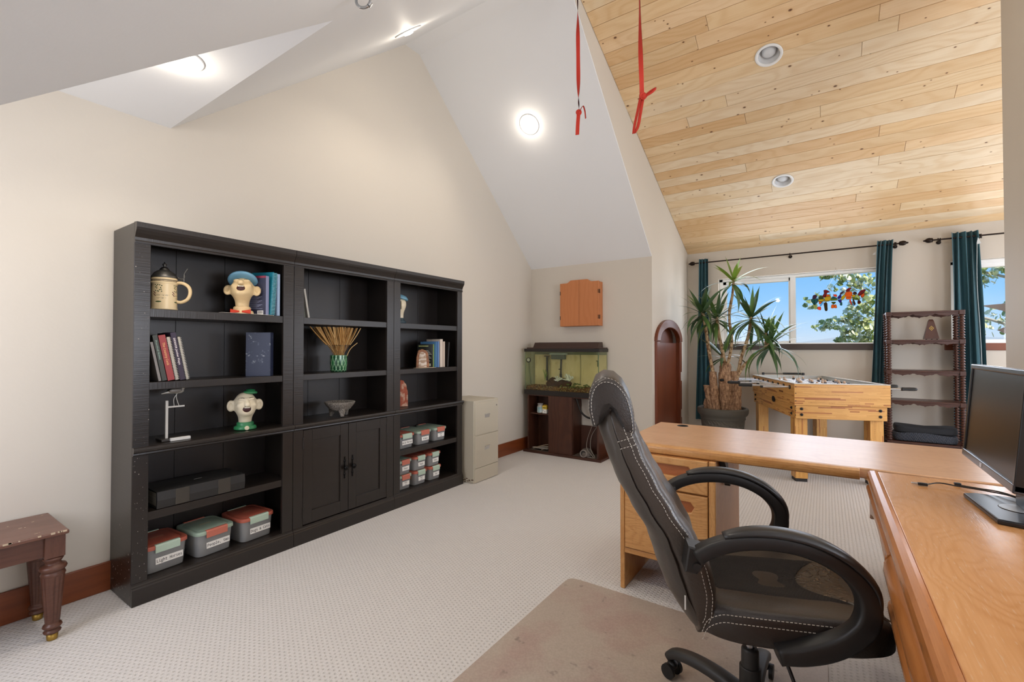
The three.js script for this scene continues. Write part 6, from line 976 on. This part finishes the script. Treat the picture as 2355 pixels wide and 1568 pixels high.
  for (const z of [0.12, 0.132]) st.push(...dash([[0.1, 0.4885, z], [0.17, 0.49, z + 0.005], [0.25, 0.486, z + 0.006]]));
  stuff(obj('stitching', st, thread, t));
  obj('care_tag', bx(-0.236, -0.232, 0.49, 0.53, 0.244, 0.247, 0.0005), paint('#d8d6d0', 0.7), t);
  // looped arms with pads
  for (const s of [1, -1]) {
    const c = smooth([[-0.215, 0.672, 0], [-0.17, 0.70, 0], [-0.1, 0.722, 0], [-0.01, 0.727, 0], [0.075, 0.709, 0], [0.145, 0.668, 0], [0.186, 0.615, 0], [0.19, 0.555, 0], [0.16, 0.502, 0], [0.115, 0.462, 0], [0.05, 0.43, 0], [-0.005, 0.415, 0]], 56);
    const zz = (u) => 0.31 - 0.045 * clamp01((u - 0.68) / 0.3);
    const path = c.map((p, i) => V(p.x, p.y, s * zz(i / 56)));
    const a = obj('armrest', uvBox(sweep(path, (u) => { const w = 0.024 + 0.012 * clamp01((u - 0.7) / 0.3), h = 0.021 + 0.008 * clamp01((u - 0.45) / 0.2) - 0.006 * clamp01((u - 0.85) / 0.15), r = []; for (let i = 0; i < 16; i++) { const q = i / 16 * 6.2832, cc = Math.cos(q), si = Math.sin(q); r.push([w * Math.sign(cc) * Math.abs(cc) ** 0.55, h * Math.sign(si) * Math.abs(si) ** 0.55]); } return r; }, [0, 0, 1]), 0), plastic, t);
    obj('arm_pad', uvBox(sweep(path.slice(7, 36).map((p, i) => { const u = i / 28; return V(p.x, p.y, p.z).add(V(0.2 * Math.max(0, u - 0.55) * 0.07, 0.021, 0).applyAxisAngle(V(0, 0, 1), -Math.max(0, u - 0.3) * 1.0)); }), (u) => { const e = Math.sin(Math.PI * (0.06 + 0.88 * u)) ** 0.35, r = []; for (let i = 0; i < 18; i++) { const q = i / 18 * 6.2832, cc = Math.cos(q), si = Math.sin(q); r.push([0.032 * e * Math.sign(cc) * Math.abs(cc) ** 0.7, (si > 0 ? 0.006 : 0.017) * e * si * (si > 0 ? 1 : 1)]); } return r; }, [0, 0, 1]), 0), padM, a);
    obj('arm_bracket', [prism([[-0.245, 0.63], [-0.215, 0.625], [-0.19, 0.66], [-0.195, 0.69], [-0.235, 0.70]], 'xy', s * 0.25 - (s > 0 ? 0 : 0.07), s * 0.25 + (s > 0 ? 0.07 : 0), 0.004), cyl(0.011, 0.011, [-0.215, 0.648, s * 0.318], [-0.215, 0.648, s * 0.326], 14)], plastic, a);
    obj('arm_bolt', cyl(0.009, 0.009, [0.045, 0.425, s * 0.29], [0.045, 0.425, s * 0.304], 12), M.black, a);
  }
  // column, lever and star base with castors
  obj('mechanism', bx(-0.1, 0.12, 0.345, 0.388, -0.07, 0.07, 0.01), plastic, t);
  obj('gas_column', [cyl(0.014, 0.014, [0, 0.26, 0], [0, 0.35, 0], 20)], M.chrome, t);
  obj('column_cover', [lathe([[0.0, 0.1], [0.033, 0.1], [0.032, 0.2], [0.03, 0.203], [0.026, 0.203]], 24), lathe([[0.027, 0.19], [0.026, 0.255], [0.022, 0.262], [0.014, 0.263]], 24), lathe([[0, 0.07], [0.05, 0.07], [0.048, 0.12], [0.036, 0.125], [0, 0.125]], 24)], std({ color: '#2b2927', roughness: 0.5 }), t);
  obj('lever', tube([[0.05, 0.36, 0.08], [0.05, 0.345, 0.13], [0.075, 0.26, 0.17], [0.08, 0.2, 0.175], [0.08, 0.17, 0.178]], 0.0055, 24, 8), plastic, t);
  for (let k = 0; k < 5; k++) {
    const a = 2.62 + k * Math.PI * 2 / 5, d = [Math.cos(a), Math.sin(a)], P = (r, y) => [d[0] * r, y, d[1] * r];
    const path = smooth([P(0.03, 0.1), P(0.12, 0.112), P(0.22, 0.107), P(0.285, 0.088), P(0.305, 0.07)], 14), sd = [-d[1], 0, d[0]];
    const leg = obj('base_leg', uvBox(sweep(path, (u) => { const w = 0.03 - 0.008 * u, h = 0.022 - 0.006 * u, r = []; for (let i = 0; i < 14; i++) { const q = i / 14 * 6.2832, cc = Math.cos(q), si = Math.sin(q); r.push([w * Math.sign(cc) * Math.abs(cc) ** 0.7, h * Math.sign(si) * Math.abs(si) ** 0.7]); } return r; }, sd), 0), std({ color: '#2d2b29', roughness: 0.5 }), t);
    const cst = []; for (const q of [-1, 1]) { const c0 = V(d[0] * 0.295 + sd[0] * q * 0.016, 0.027, d[1] * 0.295 + sd[2] * q * 0.016), c1 = c0.clone().add(V(sd[0] * q * 0.014, 0, sd[2] * q * 0.014)); cst.push(cyl(0.026, 0.026, c0.toArray(), c1.toArray(), 20)); } cst.push(cyl(0.008, 0.008, P(0.298, 0.03), P(0.3, 0.08), 10), ball(0.02, ...P(0.292, 0.045), 1, 0.8, 1, 12, 8));
    obj('castor', cst, M.black, leg);
  }
}
// ---------------------------------------------------------------- table football
{
  const A = 20.7 * Math.PI / 180, t = thing('foosball_table', 'butcher-block table football game with steel rods and black handles before the windows', 'game table', [-0.24, 0, -4.95], A);   // local: x along the near end, -z along the sides
  const r0 = rng(88), planks = []; for (let j = 0; j < 32; j++) { let x = 0; const row = []; while (x < 1024) { const L = 60 + r0() * 260; row.push([x, x + L, r0()]); x += L; } planks.push(row); }
  const blockTex = tex(1024, 512, (x, y) => { const row = planks[Math.floor(y / 16)], p = row.find((q) => x < q[1]) ?? row[row.length - 1], k = p[2]; const g = noise2(x / 40, y / 1.6, 25, 320) - 0.5, b = k > 0.87 ? mix3([182, 116, 62], [164, 98, 48], (k - 0.87) * 7) : mix3([226, 172, 98], [208, 150, 76], k); const sp = k > 0.8 && noise2(x / 4, y / 3, 256, 170) > 0.8 ? 0.75 : 1; return b.map((v) => (v + g * 18) * (k > 0.87 ? 1 : sp)); }, true, 1 / 0.9, 1 / 0.32);
  const block = std({ map: blockTex, roughness: 0.36 }), W = 0.76, L = 1.39, top = 0.905, th = 0.03;
  const side = (x0, x1) => prism([[0, 0.71], [0, top], [-L, top], [-L, 0.71]], 'zy', x0, x1, 0.003, 2);
  obj('side_panel', side(0, th), block, t); obj('side_panel', side(W - th, W), block, t);
  obj('end_panel', bx(th, W - th, 0.71, top, -th, -0.0008, 0.003, 0), block, t); obj('end_panel', bx(th, W - th, 0.71, top, -L + 0.0008, -L + th, 0.003, 0), block, t);
  obj('front_face', bx(0.0, W, 0.711, top - 0.001, -0.0006, 0.004, 0.002, 0), block, t);
  obj('apron', bx(0.012, W - 0.022, 0.588, 0.709, -0.04, -0.008, 0.003, 0), block, t); obj('apron', bx(0.012, W - 0.022, 0.588, 0.709, -L + 0.008, -L + 0.04, 0.003, 0), block, t);
  obj('side_apron', bx(0.008, 0.036, 0.588, 0.709, -L + 0.04, -0.041, 0.003, 2), block, t); obj('side_apron', bx(W - 0.044, W - 0.018, 0.588, 0.709, -L + 0.04, -0.041, 0.003, 2), block, t);
  for (const x of [0.02, W - 0.135]) for (const z of [-0.05, -L + 0.05]) {
    const zc = z > -0.5 ? z - 0.115 : z, lg = obj('leg', bx(x, x + 0.105, 0.03, 0.70, zc, zc + 0.115, 0.003, 1), block, t);
    obj('foot_pad', bx(x + 0.004, x + 0.101, 0, 0.075, zc + 0.004, zc + 0.111, 0.003), paint('#232122', 0.5), lg).geometry.scale(1, 1, 1);
  }
  const bolt = (p, n) => [cyl(0.013, 0.013, p, [p[0] + n[0] * 0.006, p[1], p[2] + n[2] * 0.006], 14), ball(0.009, p[0] + n[0] * 0.006, p[1], p[2] + n[2] * 0.006, 1, 1, 1, 8, 6)];
  for (const x of [0.062, W - 0.075]) for (const y of [0.625, 0.678]) obj('bolt', bolt([x, y, -0.008], [0, 0, 1]), M.black, t);
  for (const z of [-0.09, -L + 0.1]) for (const y of [0.625, 0.678]) obj('bolt', bolt([0.008, y, z], [-1, 0, 0]), M.black, t);
  for (const y of [0.62, 0.66, 0.7, 0.75, 0.82, 0.88]) obj('screw', cyl(0.0045, 0.0045, [0.012, y, y < 0.71 ? -0.0082 : 0.004], [0.012, y, y < 0.71 ? -0.0065 : 0.0055], 8), M.black, t);
  obj('ball_return', prism(superRing(30, -0.6, 0, 0.045, 0.03, 0, 2.4).map(([x, , z]) => [x, 0.705 + z]), 'zy', -0.004, 0.002, 0.001), M.black, t);
  obj('maker_print', bx(-0.0006, 0.001, 0.8, 0.815, -0.42, -0.3, 0), paint('#7b4a26', 0.6), t);
  const rail = paint('#d5d1c9', 0.3), field = paint('#b8bab8', 0.4);
  obj('top_rail', [bx(-0.002, th + 0.01, top, top + 0.007, -L, 0.003, 0.002), bx(W - th - 0.01, W + 0.002, top, top + 0.007, -L, 0.003, 0.002), bx(th, W - th, top, top + 0.007, -th - 0.01, 0.003, 0.002), bx(th, W - th, top, top + 0.007, -L, -L + th + 0.01, 0.002)], rail, t);
  obj('playfield', bx(th, W - th, 0.80, 0.81, -L + th, -th, 0), field, t);
  obj('inner_lining', [bx(th, th + 0.004, 0.81, top, -L + th, -th, 0), bx(W - th - 0.004, W - th, 0.81, top, -L + th, -th, 0), bx(th, W - th, 0.81, top, -L + th, -L + th + 0.004, 0), bx(th, W - th, 0.81, top, -th - 0.004, -th, 0)], paint('#cfccc4', 0.5), t);
  const steel = std({ color: '#c9cbce', roughness: 0.18, metalness: 1 }), grip = std({ color: '#101011', roughness: 0.35 }), pale = paint('#c9a88c', 0.5), dark = paint('#3a3a42', 0.5);
  const players = [1, 2, 3, 5, 5, 3, 2, 1];
  for (let k = 0; k < 8; k++) {
    const z = -0.105 - k * (L - 0.21) / 7, y = 0.868, left = k % 2 === 0 ? false : true, r = rng(60 + k), sh = (r() - 0.5) * 0.16, xl = left ? -0.30 + sh * 0.7 : -0.21 + sh * 0.8, xr = left ? W + 0.06 + sh * 0.3 : W + 0.15 + sh * 0.3;
    const rd = obj('rod', cyl(0.0078, 0.0078, [xl, y, z], [xr, y, z], 12), steel, t);
    const hx = left ? xl : xr, s = left ? -1 : 1; const G = lathe([[0, 0], [0.012, 0], [0.0165, 0.006], [0.0145, 0.03], [0.0155, 0.06], [0.0155, 0.1], [0.013, 0.118], [0.009, 0.122], [0, 0.122]], 18); G.rotateZ(s > 0 ? -Math.PI / 2 : Math.PI / 2); G.translate(hx - s * 0.01, y, z); obj('handle', G, grip, rd);
    obj('end_cap', cyl(0.0115, 0.0115, [(left ? xr : xl), y, z], [(left ? xr + 0.02 : xl - 0.02), y, z], 12), grip, rd);
    for (const bx0 of [-0.008, W - 0.002]) obj('bushing', cyl(0.0185, 0.0185, [bx0, y, z], [bx0 + 0.01, y, z], 16), grip, t);
    const n = players[k], g = [], hd = []; for (let i = 0; i < n; i++) { const x = W / 2 + (i - (n - 1) / 2) * (n > 3 ? 0.12 : 0.19) + sh * 0.4; g.push(bx(x - 0.013, x + 0.013, y - 0.05, y + 0.016, z - 0.009, z + 0.009, 0.004), bx(x - 0.01, x + 0.01, y - 0.07, y - 0.05, z - 0.012, z + 0.014, 0.003)); hd.push(ball(0.0125, x, y + 0.028, z, 1, 1.15, 1, 12, 8)); }
    obj('players', g, k % 2 ? dark : paint('#8d8f99', 0.5), rd); obj('player_heads', hd, pale, rd);
    for (const bx0 of [th + 0.03, W - th - 0.05]) obj('bumper', cyl(0.014, 0.014, [bx0, y, z], [bx0 + 0.02, y, z], 12), grip, rd);
  }
  const sc = obj('score_counter', [bx(0.1, 0.125, top + 0.007, top + 0.036, -L + 0.004, -L + 0.024, 0.004), bx(0.53, 0.555, top + 0.007, top + 0.036, -L + 0.004, -L + 0.024, 0.004), cyl(0.003, 0.003, [0.11, top + 0.025, -L + 0.014], [0.545, top + 0.025, -L + 0.014], 8)], M.black, t);
  for (let i = 0; i < 10; i++) obj('score_bead', cyl(0.0105, 0.0105, [0.33 + i * 0.0195, top + 0.025, -L + 0.014], [0.347 + i * 0.0195, top + 0.025, -L + 0.014], 12), M.black, sc);
}
// ---------------------------------------------------------------- red straps hanging from the ridge, steel ring
{
  const red = std({ color: '#c2301c', roughness: 0.7, side: THREE.DoubleSide });
  const ribbon = (pts, w, tw, n = 60) => { const c = new THREE.CatmullRomCurve3(pts.map((p) => V(...p))); const a = grid(2, n, (u, v) => { const p = c.getPoint(v), k = tw(v); return [p.x + Math.cos(k) * w * (u - 0.5), p.y, p.z + Math.sin(k) * w * (u - 0.5)]; }), b = flip(grid(2, n, (u, v) => { const p = c.getPoint(v), k = tw(v); return [p.x + Math.cos(k) * w * (u - 0.5) + Math.sin(k) * 0.0016, p.y, p.z + Math.sin(k) * w * (u - 0.5) - Math.cos(k) * 0.0016]; })); return [a, b]; };
  const a = thing('red_strap', 'red webbing strap hanging from the ridge, ending in a small knot with a curled tail', 'strap', [-1.412, 0, -2.88]);
  obj('webbing', ribbon([[0, 3.919, 0], [0, 3.6, 0], [0.004, 3.3, 0], [0.006, 3.0, 0], [0.008, 2.885, 0]], 0.027, (v) => 0.3 + Math.sin(v * 9) * 1.1), red, a);
  obj('knot', [torus(0.013, 0.008, 0.008, 2.876, 0, 0.3, 0.5, 0.3, 8, 16), ball(0.014, 0.008, 2.874, 0, 1, 0.8, 0.8, 10, 8)], red, a);
  obj('tail', [...ribbon([[0.006, 2.87, 0], [0.002, 2.8, 0.003], [-0.002, 2.72, 0.004]], 0.026, () => -0.3, 10), ...ribbon([[0.014, 2.882, 0], [0.04, 2.91, 0.004], [0.056, 2.87, 0.006], [0.062, 2.815, 0.006]], 0.012, () => 0.5, 16)], red, a);
  const b = thing('red_strap', 'red webbing strap hanging before the pine boards, ending in a knotted loop', 'strap', [-0.972, 0, -2.88]);
  obj('webbing', ribbon([[-0.004, 3.919, 0], [0, 3.5, 0], [0.004, 3.2, 0], [0.012, 2.95, 0], [0.014, 2.86, 0]], 0.029, (v) => 0.15 + Math.sin(v * 5.2 + 0.4) * 0.9), red, b);
  obj('knot', [ball(0.02, 0.024, 2.845, 0, 1.2, 0.85, 0.9, 12, 10), torus(0.016, 0.009, 0.02, 2.85, 0, 0.4, 0.6, 0.5, 8, 16), tube([[0.03, 2.845, 0], [0.07, 2.862, 0.004], [0.105, 2.87, 0.006], [0.085, 2.853, 0.008], [0.035, 2.84, 0.004]], 0.007, 20, 6)], red, b);
  obj('loop', [...ribbon([[0.01, 2.86, 0.006], [-0.012, 2.76, 0.008], [-0.035, 2.66, 0.008], [-0.042, 2.625, 0.0]], 0.02, () => 0.2, 20), ...ribbon([[0.02, 2.85, -0.006], [0.0, 2.75, -0.01], [-0.02, 2.66, -0.01], [-0.04, 2.625, -0.002]], 0.02, () => -0.3, 20)], red, b);
  const h = thing('ceiling_ring', 'steel ring hanging from the white slope at the top edge of the picture', 'ring', [-1.25, S1y(-0.96), -0.96]);
  obj('ring', torus(0.0235, 0.0045, 0, -0.03, 0, 0, 0.6, 0, 10, 32), M.chrome, h); obj('eye_bolt', [cyl(0.004, 0.004, [0, -0.006, 0], [0, 0.02, 0.002], 8), torus(0.007, 0.0025, 0, -0.008, 0, 0, -0.9, 0)], M.chrome, h); obj('gate', cyl(0.0065, 0.0065, [0.017, -0.05, -0.008], [0.022, -0.036, -0.014], 10), M.chrome, h);
}
// ---------------------------------------------------------------- the tree outside the windows
{
  const t = thing('tree', 'leafy pale-green tree growing outside close to the right part of the windows', 'tree', [3.6, -6, -11.5]);
  const rel = (x, y, z) => [x - 3.6, y + 6, z + 11.5], barkM = paint('#b9b2a4', 0.9);
  obj('trunk', [tube([rel(3.6, -6, -11.5), rel(3.4, -2, -11.6), rel(3.2, 1, -11.5), rel(3.3, 4, -11.6), rel(3.2, 6.5, -11.5)], 0.13, 30, 10)], barkM, t);
  const ends = [[0.9, 2.9, -11], [1.4, 2.0, -11.2], [2.4, 3.4, -11], [1.2, 1.4, -11], [3.9, 2.6, -11], [4.6, 1.9, -11], [2.9, 4.4, -11.4], [4.4, 3.6, -11]];
  for (const e of ends) obj('branch', tube([rel(3.25, e[1] - 0.7, -11.5), rel((3.25 + e[0]) / 2, e[1] - 0.25, -11.3), rel(...e)], 0.024, 12, 6), barkM, t);
  // clusters: x, y, z, radius, leaves
  const C = [];
  const add = (x, y, r, n, z = -11.0) => C.push([x, y, z, r, n]);
  C.push([-0.01, 2.63, -10.94, 0.09, 10], [0.11, 2.63, -10.88, 0.1, 14], [0.22, 2.58, -10.85, 0.1, 14], [0.33, 2.51, -10.78, 0.12, 20], [0.44, 2.56, -10.88, 0.12, 20], [0.56, 2.46, -10.79, 0.11, 20], [0.69, 2.58, -11.24, 0.08, 10], [0.74, 2.39, -11.02, 0.08, 10], [0.43, 2.42, -10.78, 0.1, 14], [0.52, 2.39, -10.93, 0.1, 14], [0.11, 2.4, -10.8, 0.06, 5], [0.17, 2.38, -11.19, 0.05, 4], [0.3, 2.33, -11.02, 0.07, 6], [0.37, 2.34, -11.13, 0.05, 4], [0.76, 2.42, -10.98, 0.07, 6], [-0.29, 2.19, -10.96, 0.03, 4], [-0.26, 2.16, -11.24, 0.04, 4], [-0.3, 2.07, -11.14, 0.04, 4], [-0.24, 2.02, -11.11, 0.04, 4], [-0.13, 2.26, -10.79, 0.03, 4], [-0.05, 2.2, -10.87, 0.04, 4], [0.02, 2.19, -11.17, 0.07, 6], [-0.18, 1.64, -10.85, 0.05, 4], [-0.02, 1.63, -11.18, 0.11, 14], [-0.06, 1.68, -10.94, 0.09, 10], [0.04, 1.7, -11.19, 0.09, 10], [0.13, 1.8, -11.25, 0.07, 6], [0.19, 1.69, -10.81, 0.08, 8], [0.27, 1.76, -11.14, 0.1, 14], [0.23, 1.62, -11.14, 0.07, 6], [0.36, 1.77, -10.76, 0.12, 20], [0.46, 1.85, -10.81, 0.12, 20], [0.57, 1.94, -11.1, 0.12, 20], [0.65, 2.04, -10.77, 0.11, 20], [0.72, 1.89, -10.98, 0.11, 20], [0.6, 1.72, -10.91, 0.13, 26], [0.51, 1.66, -11.15, 0.14, 26], [0.39, 1.52, -10.78, 0.12, 20], [0.33, 1.48, -10.9, 0.08, 10], [0.52, 1.44, -10.77, 0.13, 26], [0.65, 1.52, -10.8, 0.13, 26], [0.72, 1.65, -11.1, 0.12, 20], [0.3, 1.36, -11.07, 0.07, 6], [0.23, 1.4, -11.17, 0.07, 6], [0.19, 1.34, -11.18, 0.03, 4], [0.44, 1.36, -11.22, 0.12, 20], [0.6, 1.34, -11.1, 0.12, 20], [0.71, 1.36, -10.95, 0.11, 20], [0.65, 2.25, -11.25, 0.08, 10], [0.72, 2.13, -10.91, 0.08, 10], [0.47, 2.08, -11.08, 0.07, 6], [0.34, 1.96, -11.1, 0.07, 6], [0.4, 1.98, -10.84, 0.05, 4]);
  for (let k = 0; k < 60; k++) { const r = rng(500 + k); add(1.75 + r() * 3.6, 0.6 + r() * 3.9, 0.2 + r() * 0.22, 62, -11 - r() * 1.2); }
  const N = (C.forEach((c) => { c[4] = Math.round(c[4] * 1.7); }), C.reduce((s, c) => s + c[4], 0)), shp = new THREE.Shape(); shp.moveTo(0, 0); shp.bezierCurveTo(0.03, 0.0, 0.047, 0.03, 0.035, 0.055); shp.bezierCurveTo(0.02, 0.07, 0.008, 0.078, 0, 0.085); shp.bezierCurveTo(-0.008, 0.078, -0.02, 0.07, -0.035, 0.055); shp.bezierCurveTo(-0.047, 0.03, -0.03, 0.0, 0, 0);
  const leafM = phys({ color: '#ffffff', roughness: 0.35, side: THREE.DoubleSide, transmission: 0.3, thickness: 0 }), im = new THREE.InstancedMesh(plain(new THREE.ShapeGeometry(shp, 4)), leafM, N), r = rng(909), m = new THREE.Matrix4(), q = new THREE.Quaternion(), col = new THREE.Color(), cols = ['#ccd39c', '#b5c27a', '#dfe4be', '#9fae62', '#eceeda', '#8a9a50'];
  let i = 0; for (const c of C) for (let k = 0; k < c[4]; k++) { const a = r() * 6.28, b = Math.acos(2 * r() - 1), d = c[3] * Math.cbrt(r()) * 1.1; q.setFromEuler(new THREE.Euler(-0.3 - r() * 1.6, r() * 6.28, (r() - 0.5) * 2.2)); const s = 0.85 + r() * 0.55; m.compose(V(...rel(c[0] + d * Math.sin(b) * Math.cos(a), c[1] + d * Math.cos(b) * 0.8, c[2] + d * Math.sin(b) * Math.sin(a))), q, V(s, s, s)); im.setMatrixAt(i, m); im.setColorAt(i, col.set(c[0] > 3.1 && c[1] > 2.4 && r() < 0.03 ? '#d8b720' : cols[Math.floor(r() * 6)])); i++; }
  im.name = 'foliage'; shade(im); t.add(stuff(im));
}
renderer.render(scene, camera);
